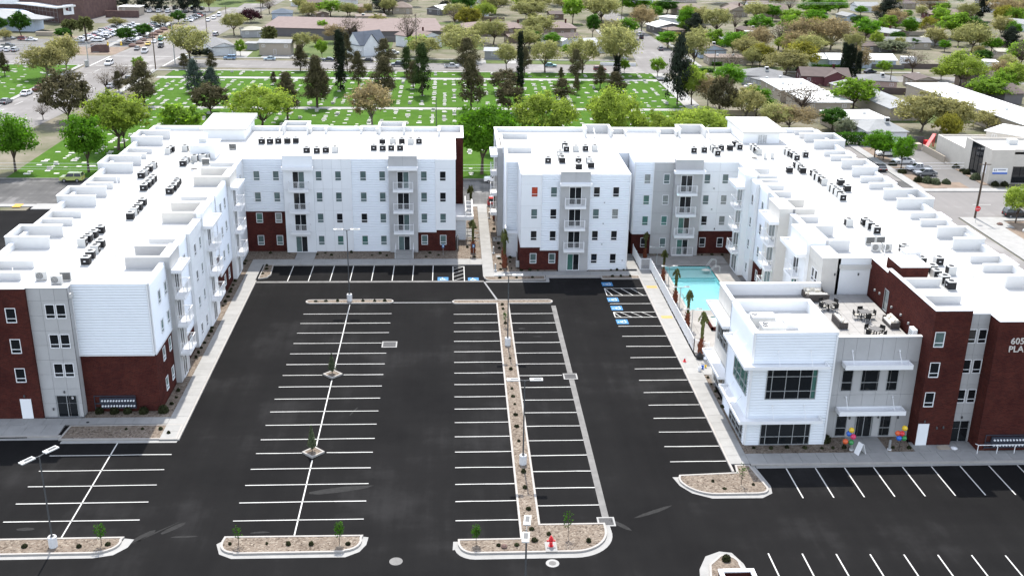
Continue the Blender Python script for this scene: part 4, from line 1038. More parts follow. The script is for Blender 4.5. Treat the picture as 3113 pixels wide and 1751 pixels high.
# letters on the brick wall, cut by the edge of the picture
def text(s, loc, size, parent, m, depth=.05, name='lettering', rz=0.0):
    cu = bpy.data.curves.new(name, 'FONT'); cu.body = s; cu.size = size; cu.extrude = depth; cu.resolution_u = 3
    o = bpy.data.objects.new(name, cu)
    o.data.materials.append(M[m]); COL.objects.link(o)
    dg = bpy.context.evaluated_depsgraph_get(); me = bpy.data.meshes.new_from_object(o.evaluated_get(dg)); me.name = name
    bpy.data.objects.remove(o)
    me.transform(Matrix.Rotation(math.pi / 2, 4, 'X'))
    o = bpy.data.objects.new(name, me); COL.objects.link(o); adopt(o, parent); o.location = Vector(loc) - org(parent); o.rotation_euler = (0, 0, rz)
    return o
M['letter'] = mat('sign_letter', (.62, .58, .54), .5)
text('605', (48.28, 82.33, 10.55), .82, B, 'letter'); text('PLA', (48.2, 82.33, 9.8), .82, B, 'letter')
text('B', (-35.13, 90.89, 1.92), .36, A, 'white', .01)

# ---------------------------------------------------------------- clubhouse
C = thing('clubhouse', 'two-storey clubhouse with white siding, grey entrance and a furnished roof terrace by the pool', 'building', (33.6, 84, 0))
G4 = ((.11, .385, .655, .9), (.31, .75))
G5 = ((.11, .385, .655, .9), (.17, .67))
pl = {'pitch': .27}
facade(C, (26.3, 84), (33.6, 84), [(0, 7.3, 0, 11.0, 'siding', 0, pl)], [(3.68, 7.86, 4.56, 3.2, (*G4, 'alu'), ('d', 'd', 'd', 'd', 'e', 'd', 'd', 'd', 'd', 'e', 'd', 'd', 'd', 'd', 'e')), (3.62, 2.6, 4.56, 2.5, (*G5, 'alu'), 'd')])
GW = ((.2, .5, .8), (.31, .75))
facade(C, (26.3, 91.9), (26.3, 84), [(0, 7.9, 0, 11.0, 'siding', 0, pl)], [(5.0, 7.86, 4.6, 3.2, (*GW, 'alu'), ('e', 'd', 'd', 'e')), (5.0, 2.6, 4.6, 2.5, (*GW, 'alu'), 'd')])
facade(C, (33.6, 84), (33.6, 85.2), [(0, 1.2, 0, 11.0, 'siding', 0, pl)])
facade(C, (33.6, 91.9), (26.3, 91.9), [(0, 7.3, 9, 11.0, 'stucco', 0)]); facade(C, (33.6, 85.2), (33.6, 91.9), [(0, 6.7, 9, 11.0, 'stucco', 0)])
facade(C, (26.7, 98.4), (26.7, 91.9), [(0, 6.5, 0, 10.3, 'panel_beige', 0, {'pw': 1.1, 'lv': (4.2, 8.6)})], [(2.9, 7.7, 4.2, 3.0, (*GW, 'alu'), 'd'), (2.9, 2.6, 4.2, 2.5, (*GW, 'alu'), 'd')])
facade(C, (36.85, 98.4), (26.7, 98.4), [(0, 10.15, 0, 10.3, 'stucco', 0)])
GD = {'pw': 1.17, 'lv': (2.75, 4.4, 7.6)}
tr = ((), (.17, .66), 'alu')
facade(C, (33.6, 85.2), (41.8, 85.2), [(0, 8.2, 0, 10.05, 'panel_grey', 0, GD)], [(1.9, 7.26, 1.06, 2.5, tr, 'd'), (4.0, 7.26, 1.7, 2.5, tr, 'd'), (6.06, 7.26, 1.06, 2.5, tr, 'd'), (1.9, 2.68, 1.06, 2.5, tr, 'd'), (4.0, 2.68, 1.72, 2.6, ((.08, .5, .92), (.16,), 'alu', 'entrance_door'), 'd'), (6.0, 2.66, 1.06, 2.5, tr, 'd')])
text('A', (37.5, 85.12, 2.33), .34, C, 'white', .01)
deck = MB(); deck.box(26.9, 41.6, 92.0, 98.2, 8.7, 9.04); deck.box(33.7, 41.6, 85.4, 92.0, 8.7, 9.04); dk = deck.build('terrace', 'gutter', C)
for i in range(14):
    for j in range(12):
        w = 14.7 / 14; d = 12.8 / 12; x, y = 26.9 + w * (i + .5), 85.4 + d * (j + .5)
        if x < 33.8 and y < 92.1: continue
        if 'pv' not in slab_cache:
            q = MB(); q.box(-w / 2 + .01, w / 2 - .01, -d / 2 + .01, d / 2 - .01, -.05, 0); slab_cache['pv'] = q.mesh('paver', ['tile'])
        inst('paver', slab_cache['pv'], dk, (x - 33.6, y - 84, 9.1))
for o in KIDS[dk.name]: o.location = o.location  # pavers lie on the terrace slab
b = MB(); b.box(26.5, 33.5, 84.3, 91.7, 9.6, 10.0); b.build('roof', 'roof', C)
# wrap-round steel canopies
def wrap(z0, z1, d=1.15):
    b = MB(); t = .07
    for q in ((25.3, 32.85, 84 - d, 84 - .06), (25.3, 26.24, 84 - .06, 90.6)): b.box(*q, z0, z0 + .08)
    b.box(25.3, 32.85, 84 - d, 84 - d + t, z0 + .08, z1); b.box(32.78, 32.85, 84 - d + t, 83.94, z0 + .08, z1); b.box(25.3, 25.37, 84 - d + t, 90.6, z0 + .08, z1); b.box(25.37, 26.24, 90.53, 90.6, z0 + .08, z1)
    b.build('canopy', 'white', C)
    r = MB()
    for x in (28.5, 31.4): r.bar((x, 83.96, z1 + 1.0), (x, 83.1, z1 - .05), .04); r.box(x - .08, x + .08, 83.9, 83.99, z1 + .93, z1 + 1.07)
    for y in (86, 89): r.bar((26.26, y, z1 + 1.0), (25.5, y, z1 - .05), .04)
    r.build('canopy_rod', 'white', C)
wrap(8.0, 8.3); wrap(2.72, 3.02)
for z0 in (8.15, 2.9):
    canopy(C, 25.5, 26.64, 91.7, 98.6, z0, z0 + .3)
for z in (7.4, 2.85):
    canopy(C, 34.75, 40.85, 84.0, 85.14, z, z + .42)
    r = MB()
    for x in (35.6, 39.9): r.bar((x, 85.16, z + 1.35), (x, 84.3, z + .35), .045); r.lathe((x, 85.12, z + 1.35), [(.09, -.06), (.09, .06)], 8)
    r.build('canopy_rod', 'white', C)
# small fixed fittings
def sconce(b_, pts):
    for (x, y, z, rz) in pts:
        b = MB(); b.lathe((x, y, z), [(.07, -.12), (.085, 0), (.07, .1), (.02, .13)], 8); b.build('wall_light', 'pole_grey', b_)
sconce(C, [(36.2, 85.1, 2.1, 0), (38.85, 85.1, 2.15, 0), (40.7, 85.1, 2.1, 0)])
sconce(A, [(-35.7, 90.88, 2.65, 0), (-39.2, 90.5, 2.45, 0), (-36.9, 90.88, .9, 0)])
sconce(B, [(46.1, 84.0, 2.6, 0), (42.4, 83.36, 2.55, 0), (43.6, 83.36, 1.9, 0), (44.2, 83.36, 1.95, 0), (38.2, 98.3, 11.2, 0), (40.6, 98.3, 11.2, 0), (35.6, 136.55, 3.9, 0)])
for x, y, z in ((19.6, 130.95, 9.2), (19.55, 130.95, 6.4), (19.5, 130.95, 3.6), (22.3, 130.95, 1.4), (35.3, 137.4, 9.3), (35.2, 137.4, 6.4)):
    b = MB(); b.lathe((x, y, z), [(.11, -.08), (.11, .08)], 8); b.build('dryer_vent', 'steel', B)
for y, z in ((96.5, 10.1), (95.3, 10.2), (92.2, 10.0), (90, 10.1), (88.2, 10.0), (86.6, 9.9)):
    b = MB(); b.box(41.66, 41.78, y - .1, y + .1, z, z + .2); b.build('wall_light', 'steel', B)
# ================================================================== THINGS ON THE ROOFS
CONDENSERS = [
    ('in the left roof row nearest the front edge', [(-35.04, 99.00), (-35.15, 100.74), (-35.23, 102.53), (-35.21, 104.15)]),
    ('in the row of four nearest the left outer edge', [(-37.12, 104.62), (-37.02, 105.94), (-36.83, 107.22), (-36.61, 108.85)]),
    ('in the row behind the second courtyard roof box', [(-34.92, 113.78), (-34.98, 115.71), (-34.96, 117.30), (-35.02, 119.14)]),
    ('in the left roof row nearest the courtyard edge', [(-33.15, 124.00), (-33.08, 125.44), (-33.14, 126.83), (-33.25, 128.33)]),
    ('in the nearer of two parallel left roof rows', [(-36.53, 125.43), (-36.46, 126.81), (-36.46, 128.22), (-36.47, 129.56)]),
    ('in the farther of two parallel left roof rows', [(-38.35, 131.21), (-38.25, 132.61), (-38.21, 134.39), (-38.12, 136.22)]),
    ('in the loose cluster in front of the white hatch housing', [(-34.66, 137.32), (-34.67, 139.06), (-33.77, 139.96), (-32.76, 140.36)]),
    ('in the loose cluster beside the white hatch housing', [(-38.21, 144.03), (-38.05, 145.21), (-36.30, 145.66), (-35.23, 145.67)]),
    ('in the back row of five nearest the left penthouse', [(-26.66, 150.15), (-25.51, 150.17), (-24.40, 150.50), (-23.15, 150.52), (-21.98, 150.70)]),
    ('in the row of four above the white balcony stack', [(-19.72, 144.88), (-18.34, 144.74), (-17.14, 145.06), (-15.90, 145.22)]),
    ('in the front row over the left grey balconies', [(-10.69, 146.42), (-9.45, 146.28), (-8.28, 146.45), (-7.05, 146.47)]),
    ('of five in the back row by the left brick end', [(-9.73, 150.17), (-8.28, 150.35), (-6.99, 150.61), (-5.72, 150.46), (-4.55, 150.64)]),
    ('in the back row on the block between walkway and pool', [(16.13, 148.32), (16.12, 146.08), (17.48, 146.25), (18.84, 146.50), (20.18, 146.59)]),
    ('in the left huddle on the block between walkway and pool', [(12.98, 139.47), (14.90, 139.48), (14.89, 141.18), (14.95, 143.22)]),
    ('in the group over the grey balconies beside the walkway', [(16.74, 136.07), (17.05, 139.30), (18.47, 136.90), (18.51, 139.52)]),
    ('in the group above the pool facing balconies', [(34.03, 145.54), (35.55, 145.86), (37.06, 147.12), (37.06, 145.88), (37.00, 143.92), (38.27, 147.06), (39.59, 147.15)]),
    ('beside the right penthouse', [(40.96, 149.59), (41.07, 147.64), (42.97, 147.44), (42.94, 146.06), (43.02, 144.64)]),
    ('in the diagonal row of four right of the right penthouse', [(47.05, 144.92), (47.20, 143.95), (47.36, 142.71), (47.39, 141.28)]),
    ('in the scattered group past the second pool roof box', [(46.12, 137.24), (46.22, 136.10), (44.34, 134.44), (46.07, 134.26), (49.19, 143.10)]),
    ('in the upper diagonal row in mid right wing', [(47.06, 132.79), (46.86, 131.27), (46.95, 130.04), (46.98, 128.58)]),
    ('in the lower diagonal row in mid right wing', [(46.96, 125.69), (47.04, 124.54), (47.03, 123.14), (46.84, 121.38)]),
    ('of the pair right of the lower diagonal row', [(49.05, 128.23), (48.88, 125.41)]),
    ('of four halfway along the right wing', [(43.99, 111.18), (45.93, 111.32), (46.03, 110.02), (46.09, 108.44)]),
    ('behind the big louvred cooler above the terrace', [(46.57, 102.10), (46.74, 100.91), (46.78, 98.22)]),
    ('in the last group above the brick tower', [(48.54, 98.20), (46.84, 95.83), (46.66, 94.41), (46.75, 92.86), (46.70, 91.34), (48.55, 95.45)]),
]
RZ = 12.255
def make_condenser():
    t = thing('condenser_unit', 'x', 'condenser', (0, 0, 0))
    b = MB(); b.box(-.46, .46, -.46, .46, 0, .06); b.build('pad', 'unit', t)
    b = MB(); P = arc(.3, .3, .1, 0, 90, 3) + arc(-.3, .3, .1, 90, 180, 3) + arc(-.3, -.3, .1, 180, 270, 3) + arc(.3, -.3, .1, 270, 360, 3)
    b.prism(P, .06, .76)
    for i in range(8): z = .12 + i * .08; b.ring([(x * 1.03, y * 1.03) for x, y in P], P, z, z + .03)
    b.build('louvred_body', 'black', t)
    b = MB(); Q = [(x * 1.06, y * 1.06) for x, y in P]; b.prism(Q, .76, .84); b.box(-.44, -.38, -.40, .40, .06, .76)
    cover = b.build('top_cover', 'unit', t)
    b = MB()
    for r in (.28, .2, .12): b.lathe((0, 0, .845), [(r, 0), (r, .02), (r - .03, .02)], 14, False)
    b.lathe((0, 0, .845), [(.06, 0), (.05, .04)], 8); b.build('fan_guard', 'dark_metal', cover)
    b = MB(); b.lathe((0, 0, .842), [(.29, 0), (.29, .002)], 14); b.build('fan_opening', 'black', cover)
    b = MB(); b.box(-.1, .1, -.428, -.42, .38, .47); b.build('nameplate', 'white', t)
    return t
proto = make_condenser(); first = True
for where, pts in CONDENSERS:
    for i, (x, y) in enumerate(pts):
        lab = 'black condenser, %s %s' % (ORD[i], where)
        rz = random.choice((0, 0, 0, math.pi / 2, -math.pi / 2)) + random.uniform(-.06, .06)
        if first: o = proto; o.location = (x, y, RZ); o.rotation_euler.z = rz; o['label'] = lab; first = False
        else: o = copy_tree(proto, None, (x, y, RZ), rz, None, lab)
        o['group'] = 'condenser units in rows on the white roofs'
def mini_split(x, y, rz, label, dark=False, z=RZ):
    t = thing('mini_split_unit', label, 'condenser', (x, y, z), 'flat heat pump units on the roofs', rz)
    b = MB(); b.box(x - .5, x + .5, y - .18, y + .18, z + .08, z + .85); b.box(x - .45, x - .35, y - .2, y + .2, z, z + .08); b.box(x + .35, x + .45, y - .2, y + .2, z, z + .08)
    b.build('casing', 'unit', t)
    b = MB()
    if dark:
        for i in range(9): b.box(x - .45, x + .45, y - .2, y - .18, z + .14 + i * .075, z + .185 + i * .075)
    else:
        k = len(b.v)
        for r in (.3, .2, .1):
            for i in range(14):
                a0, a1 = 2 * math.pi * i / 14, 2 * math.pi * (i + 1) / 14
                b.quad(*[(x - .12 + rr * math.cos(a), y - .19, z + .47 + rr * math.sin(a)) for rr, a in ((r, a0), (r, a1), (r - .05, a1), (r - .05, a0))])
    b.build('grille', 'black', t)
mini_split(43.75, 102.4, 0, 'pale heat pump with a round fan grille, nearer the pool side of the pair above the terrace')
mini_split(44.9, 102.4, 0, 'pale heat pump with a round fan grille, farther from the pool in the pair above the terrace')
mini_split(43.95, 104.7, .1, 'dark slatted heat pump behind the fan units, on the pool side', True)
mini_split(45.1, 104.8, .1, 'dark slatted heat pump behind the fan units, away from the pool', True)
mini_split(44.35, 142.4, 1.2, 'pale upright heat pump in front of the right penthouse, next to the black rows')
mini_split(43.3, 142.3, 1.3, 'pale upright heat pump in front of the right penthouse, next to the satellite dish')
mini_split(-32.2, 141.0, 1.4, 'pale twin fan heat pump leaning on the white hatch housing')
mini_split(-30.05, 146.6, .05, 'dark slatted heat pump standing alone behind the white hatch housing', True)
mini_split(-37.75, 94.7, .2, 'pale heat pump at the brick parapet over the left front corner')
mini_split(-36.0, 93.6, .05, 'pale low heat pump closest to the grey front parapet')
mini_split(-35.5, 94.6, .05, 'dark slatted heat pump beside the pale one over the grey stair front', True)
mini_split(-31.9, 138.0, .1, 'slatted square unit beside the coiled guard in front of the hatch housing', True)

def box_cooler(x, y, z, s, label):
    t = thing('evaporative_cooler', label, 'cooler', (x, y, z))
    b = MB(); b.box(x - s, x + s, y - s, y + s, z, z + .9 * s); b.build('base_cabinet', 'unit', t)
    b = MB()
    for i in range(4): zz = z + .9 * s + .3 * s * i; b.box(x - s - .03, x + s + .03, y - s - .03, y + s + .03, zz + .06 * s, zz + .26 * s); b.box(x - s + .05, x + s - .05, y - s + .05, y + s - .05, zz, zz + .3 * s)
    b.build('louvre', 'white', t)
    b = MB(); b.box(x - s - .05, x + s + .05, y - s - .05, y + s + .05, z + 2.1 * s, z + 2.2 * s); b.build('lid', 'white', t)
box_cooler(45.5, 98.1, RZ, .72, 'tall pale louvred rooftop cooler behind the brick plinth above the terrace')
box_cooler(-33.2, 143.2, 14.1, .5, 'small grey louvred cooler on top of the white hatch housing')

def dish(x, y, label, rz):
    t = thing('satellite_dish', label, 'satellite dish', (x, y, RZ))
    b = MB(); b.box(x - .35, x + .35, y - .25, y + .25, RZ, RZ + .08); b.build('ballast', 'gutter', t)
    b = MB(); b.tube((x, y, RZ + .05), (x, y, RZ + .7), .03); b.build('mast', 'steel', t)
    b = MB(); c, s = math.cos(rz), math.sin(rz); n = 14
    ctr = (x - .05 * c, y - .05 * s, RZ + .85)
    rim = [(x + .25 * c - .42 * math.sin(2 * math.pi * i / n) * s + .1 * math.cos(2 * math.pi * i / n) * c, y + .25 * s + .42 * math.sin(2 * math.pi * i / n) * c + .1 * math.cos(2 * math.pi * i / n) * s, RZ + .9 + .3 * math.cos(2 * math.pi * i / n)) for i in range(n)]
    for i in range(n): b.quad(ctr, rim[i], rim[(i + 1) % n])
    b.build('reflector', 'steel', t)
    b = MB(); b.bar(ctr, (x + .6 * c, y + .6 * s, RZ + .8), .03); b.build('feed_arm', 'steel', t)
dish(41.85, 142.4, 'satellite dish on a ballast block in front of the right penthouse', -1.2)
dish(-32.95, 135.8, 'satellite dish on a ballast block in front of the white hatch housing', -2.2)
# thin vent pipes, refrigerant lines and guards
vents = [(-41, 96.5), (-39.6, 99.5), (-33, 101.5), (-31.9, 104.2), (-38, 110.8), (-33.1, 110.2), (-39.5, 113), (-31.5, 122.6), (-36, 117), (-33.8, 121.4), (-34.6, 131.5), (-40.4, 128), (-31, 132.5), (-37.3, 141), (-30, 143.6), (-27, 147), (-20, 150), (-14, 147.5), (-11.8, 153), (-3, 144), (12, 150), (21, 141), (26, 146), (29, 150), (33, 150), (43, 137), (42.5, 131), (50, 139), (43.6, 121), (50.2, 120.5), (44, 117), (48.5, 114), (50.6, 108.6), (44.6, 108), (50, 100.2), (50.4, 94.5), (44.2, 101.2)]
vp0 = None
b = MB(); b.lathe((0, 0, 0), [(.11, 0), (.06, .12), (.045, .14), (.045, .75), (.03, .76)], 8); vmesh = b.mesh('vent_pipe', ['white'])
for x, y in vents:
    o = bpy.data.objects.new('vent_pipe', vmesh); COL.objects.link(o); o.location = (x, y, RZ); o.scale = (1, 1, random.uniform(.6, 1.5))
    tag(o, 'thin white vent pipe rising from a white roof', 'vent pipe', 'vent pipes scattered over the white roofs')
def cable(pts, label, r=.035, name='refrigerant_line', m='steel', cat='pipe'):
    b = MB()
    for a, c in zip(pts, pts[1:]): b.tube(a, c, r, None, 6)
    return tag(b.build(name, m), label, cat)
def droop(x0, y0, x1, y1, n=9, amp=.6, z=RZ + .07):
    return [(x0 + (x1 - x0) * i / n, y0 + (y1 - y0) * i / n + amp * math.sin(math.pi * i / n) * random.uniform(-1, -.6), z + random.uniform(0, .05)) for i in range(n + 1)]
cable(droop(-40.1, 107.6, -37.3, 104.9), 'grey refrigerant line from the nearest left roof box to its condenser row')
cable(droop(-40, 122.6, -36.6, 125.6), 'grey refrigerant line snaking from the second left roof box to the twin rows')
cable(droop(-34.9, 115.8, -31.4, 114.6), 'short grey refrigerant line behind the grey box wall on the left roof')
cable(droop(-35.1, 101, -31.2, 98.7), 'grey refrigerant line from the front row to the courtyard roof box')
cable(droop(47.2, 121.6, 52.2, 123.8, amp=1.2), 'grey refrigerant line curving to the tall east roof box in mid roof')
cable(droop(41.2, 114.5, 44, 111.4), 'grey refrigerant line from the beige roof box to a single condenser')
cable(droop(47.6, 98.6, 52.2, 103.2, amp=.5), 'grey refrigerant line leading to the grey east roof box near the end')
cable(droop(47.2, 91.5, 52.2, 92, amp=.8), 'grey refrigerant line from the last condenser to the final roof box')
cable(droop(47.6, 131, 52.2, 134), 'grey refrigerant line beside the upper diagonal condenser row')
cable(droop(41.2, 103.2, 43.4, 102.3), 'grey refrigerant line between the last pool roof box and the fan units')
for x, lab in ((-5.6, 'grey ladder bracket strip on the back parapet near the brick end'), (21.2, 'grey ladder bracket strip on the back parapet left of the pool block'), (38.3, 'grey ladder bracket strip on the back parapet beside the right penthouse'), (-24.9, 'grey ladder bracket strip on the back parapet near the left penthouse')):
    t = thing('line_set_cover', lab, 'pipe cover', (x, 156, RZ)); b = MB()
    for i in range(7): b.box(x - .1, x + .1, 153.5 + i * .4, 153.75 + i * .4, RZ + .2 + i * .12, RZ + .3 + i * .12)
    b.build('bracket', 'steel', t); b = MB(); b.bar((x, 152.8, RZ + .08), (x, 156.2, RZ + 1.1), .06); b.build('pipe', 'steel', t)
t = thing('roof_ladder', 'pair of grey service ladders hanging on the right penthouse wall', 'ladder', (45.4, 151.5, RZ)); b = MB()
for x in (44.9, 45.3, 45.6, 46.0): b.bar((x, 151.45, RZ), (x, 151.45, 13.5), .06)
b.build('rail', 'steel', t); b = MB()
for i in range(5):
    for x in (44.9, 45.6): b.box(x, x + .4, 151.42, 151.48, RZ + .2 + i * .22, RZ + .25 + i * .22)
b.build('rung', 'steel', t)

# ------------------------------------------------------------------ clubhouse roof plant
def packaged(x, y, w, d, h, fans, label):
    z = 10.0; t = thing('packaged_air_unit', label, 'air handler', (x, y, z))
    b = MB(); b.box(x - w / 2, x + w / 2, y - d / 2, y + d / 2, z, z + h - .08); b.build('cabinet', 'unit', t)
    b = MB(); b.box(x - w / 2 - .03, x + w / 2 + .03, y - d / 2 - .03, y + d / 2 + .03, z + h - .08, z + h); b.build('lid', 'white', t)
    for fx, fy in fans:
        b = MB(); b.lathe((x + fx, y + fy, z + h + .002), [(.26, 0), (.26, .03)], 14); f = b.build('fan', 'black', t)
        b = MB()
        for a in range(6): b.bar((x + fx, y + fy, z + h + .045), (x + fx + .25 * math.cos(a), y + fy + .25 * math.sin(a), z + h + .045), .03)
        b.build('fan_guard', 'unit', f)
packaged(28.2, 88.4, 2.1, 1.1, .95, ((-.75, .1),), 'white packaged air unit with one black fan on the clubhouse roof')
packaged(28.4, 86.0, 2.0, 1.2, 1.0, ((-.6, .28), (-.75, -.28)), 'white packaged air unit with two black fans at the clubhouse front parapet')
b = MB(); b.box(30, 31.2, 87.2, 89.6, 10.0, 10.55); b.box(29.3, 30, 88.1, 88.8, 10.1, 10.5); tag(b.build('air_duct', 'white'), 'white duct crossing the clubhouse roof behind the fan units', 'duct')
b = MB(); b.prism([(31.6, 85.2), (32.8, 85.2), (32.9, 86.1), (32.2, 86.6), (31.5, 86)], 10.0, 10.5); tag(b.build('duct_elbow', 'unit'), 'pale bent duct elbow in the front corner of the clubhouse roof', 'duct')

# ------------------------------------------------------------------ terrace furniture
TZ = 9.105
def sofa(x, y, rz, label):
    t = thing('wicker_sofa', label, 'sofa', (x, y, TZ), 'wicker sofas on the terrace', rz)
    L, D = 2.1, .85
    def pt(name, m, boxes):
        b = MB()
        for q in boxes: b.box(q[0] + x, q[1] + x, q[2] + y, q[3] + y, q[4] + TZ, q[5] + TZ)
        return b.build(name, m, t)
    pt('base', 'wicker', [(-L / 2, L / 2, -D / 2, D / 2, .03, .32)])
    pt('backrest', 'wicker', [(-L / 2, L / 2, D / 2 - .12, D / 2, .32, .74)])
    for s in (-1, 1): pt('armrest', 'wicker', [(s * L / 2 - .07 - s * .07, s * L / 2 + .07 - s * .07, -D / 2, D / 2 - .12, .32, .6)])
    for i in range(3): w = (L - .3) / 3; pt('seat_cushion', 'cushion', [(-L / 2 + .15 + w * i + .01, -L / 2 + .15 + w * (i + 1) - .01, -D / 2 + .02, D / 2 - .14, .32, .47)])
    for i in range(3): w = (L - .3) / 3; pt('back_cushion', 'cushion', [(-L / 2 + .15 + w * i + .015, -L / 2 + .15 + w * (i + 1) - .015, D / 2 - .3, D / 2 - .13, .47, .82)])
    b = MB()
    for u in (-.5, .3, .55): b.obox((x + u, y - .02, TZ + .6), (.17, .05, 0), (-.04, .08, .1), (.02, -.1, .14))
    b.build('throw_pillow', 'cushion', t)
sofa(36.0, 98.0 - .15, 0, 'wicker sofa with cream cushions against the far terrace wall')
sofa(36.05, 96.5, math.pi, 'wicker sofa seen from behind, facing the one at the far wall')
sofa(36.15, 90.3, math.pi / 2 + math.pi + math.pi * 0 + math.pi, 'wicker sofa with cream cushions next to the clubhouse parapet')
sofa(41.0, 90.2, -math.pi / 2, 'wicker sofa with cream cushions along the brick wall')
def dining(x, y, rz, label, clab, angs):
    t = thing('patio_table', label, 'table', (x, y, TZ), 'square patio tables on the terrace', rz)
    b = MB(); b.box(x - .5, x + .5, y - .5, y + .5, TZ + .7, TZ + .75); b.build('tabletop', 'table_top', t)
    for sx in (-1, 1):
        for sy in (-1, 1): b = MB(); b.box(x + sx * .42 - .04, x + sx * .42 + .04, y + sy * .42 - .04, y + sy * .42 + .04, TZ, TZ + .7); b.build('leg', 'chair_black', t)
    for i, a in enumerate(angs):
        cx_, cy_ = x + .78 * math.cos(a + rz), y + .78 * math.sin(a + rz)
        q = copy_tree(CH, None, (cx_, cy_, TZ), a + rz - math.pi / 2 + random.uniform(-.15, .15), None, clab % ORD[i], 'black wicker armchairs round the patio tables')
CH = thing('patio_chair', 'x', 'chair', (0, 0, -20))
def chp(name, boxes, m='chair_black'):
    b = MB()
    for q in boxes: b.box(q[0], q[1], q[2], q[3], q[4] - 20, q[5] - 20)
    b.build(name, m, CH)
chp('seat', [(-.26, .26, -.26, .24, .38, .44)]); chp('backrest', [(-.27, .27, .22, .27, .44, .86)])
chp('seat_cushion', [(-.2, .2, -.2, .18, .44, .48)], 'cushion')
for s in (-1, 1): chp('armrest', [(s * .26 - .03, s * .26 + .03, -.24, .24, .6, .65), (s * .26 - .02, s * .26 + .02, -.24, -.2, .44, .6)])
for sx in (-1, 1):
    for sy in (-1, 1): chp('leg', [(sx * .23 - .02, sx * .23 + .02, sy * .22 - .02, sy * .22 + .02, 0, .38)], 'unit')
q4 = [0, math.pi / 2, math.pi, 3 * math.pi / 2]
dining(36.4, 94.3, .5, 'square dark patio table nearest the sofas at the far wall', 'black wicker armchair, %s round the table nearest the far sofas', q4)
dining(39.0, 91.8, .02, 'square dark patio table between the two long side sofas', 'black wicker armchair, %s round the table between the side sofas', q4)
dining(38.5, 87.6, .55, 'square dark patio table by the front parapet above the entrance', 'black wicker armchair, %s round the table by the front parapet', q4)
for o in [CH] + KIDS['patio_chair']: bpy.data.objects.remove(o)
t = thing('utility_cabinet', 'white louvred cabinet against the brick at the terrace front corner', 'cabinet', (41.45, 86.3, TZ))
b = MB(); b.box(41.2, 41.6, 85.9, 86.8, TZ, TZ + 1.3); b.build('casing', 'white', t); b = MB()
for i in range(6): b.box(41.17, 41.2, 86.0, 86.7, TZ + .2 + i * .17, TZ + .28 + i * .17)
b.build('louvre', 'glass_grey', t)

# ================================================================== THINGS ON THE GROUND
def lamp_post(x, y, h, arm_dir, label, base=True, group='parking lot lamp posts', heads=2, z0=.12):
    t = thing('lamp_post', label, 'lamp post', (x, y, 0), group)
    if base:
        b = MB(); b.lathe((x, y, 0), [(.32, 0), (.32, .95), (.28, 1.0)], 16); b.build('concrete_base', 'base_white', t); zb = .98
    else: zb = z0
    b = MB(); b.box(x - .16, x + .16, y - .16, y + .16, zb, zb + .04)
    b.tube((x, y, zb), (x, y, h), .07 if base else .045, .055 if base else .04, 8); b.build('pole', 'pole_grey' if base else 'steel', t)
    c, s = math.cos(arm_dir), math.sin(arm_dir)
    for k in ((-1, 1) if heads == 2 else (1,)):
        b = MB(); b.bar((x, y, h - .05), (x + k * .45 * c, y + k * .45 * s, h + .03), .06); b.build('arm', 'pole_grey' if base else 'steel', t)
        q = .55 if base else .3; m = Vector((x + k * (.42 + q) * c, y + k * (.42 + q) * s, h + .07))
        b = MB(); b.obox(m, (c * q, s * q, 0), (-s * q * .42, c * q * .42, 0), (0, 0, .045)); hd = b.build('lamp_head', 'unit', t)
        b = MB(); b.obox(m + Vector((c * .1, s * .1, .048)), (c * q * .6, s * q * .6, 0), (-s * q * .26, c * q * .26, 0), (0, 0, .006)); b.build('heat_sink', 'pole_grey', hd)
        b = MB(); b.obox(m - Vector((0, 0, .05)), (c * q * .8, s * q * .8, 0), (-s * q * .34, c * q * .34, 0), (0, 0, .008)); b.build('lens', 'lens', hd)
lamp_post(-12.2, 120.1, 9.0, 0, 'tall twin lamp post on the long thin island left of the cross aisle')
lamp_post(6.08, 106.66, 8.15, 0, 'tall twin lamp post on the far half of the gravel median')
lamp_post(6.12, 81.1, 8.1, 0, 'tall twin lamp post half way down the gravel median')
lamp_post(4.75, 58.6, 8.3, 1.45, 'tall twin lamp post rising at the bottom edge in front of the hydrant bed')
lamp_post(-29.88, 69.85, 7.8, .95, 'tall twin lamp post on the near left gravel island')
for x, y, h, lab in ((27.03, 131.8, 2.85, 'low twin lamp post by the pool gate'), (27.07, 123.9, 3.0, 'low twin lamp post at the step end of the pool'), (27.06, 116.8, 2.9, 'low twin lamp post at the near corner of the pool'), (27.0, 109.8, 2.9, 'low twin lamp post between the last two fence palms')):
    lamp_post(x, y, h, 0, lab, False, 'pool terrace lamp posts')
def bollard(x, y, lab):
    t = thing('bollard_light', lab, 'bollard', (x, y, 0), 'grey bollard lights'); b = MB(); b.lathe((x, y, .1), [(.2, 0), (.2, .12)], 12); b.build('footing', 'base_white', t)
    b = MB(); b.lathe((x, y, .2), [(.11, 0), (.11, .7)], 12); b.build('post', 'steel', t); b = MB(); b.lathe((x, y, .9), [(.09, 0), (.09, .1), (.115, .1), (.115, .17), (.04, .2)], 12); b.build('cap', 'steel', t)
bollard(5.7, 130.6, 'grey bollard light at the near end of the walkway bed'); bollard(5.72, 137.6, 'grey bollard light half way along the walkway'); bollard(35.75, 82.75, 'grey bollard light beside the balloons left of the clubhouse doors'); bollard(39.2, 82.7, 'grey bollard light right of the path to the clubhouse doors'); bollard(5.7, 154, 'grey bollard light at the street end of the walkway')

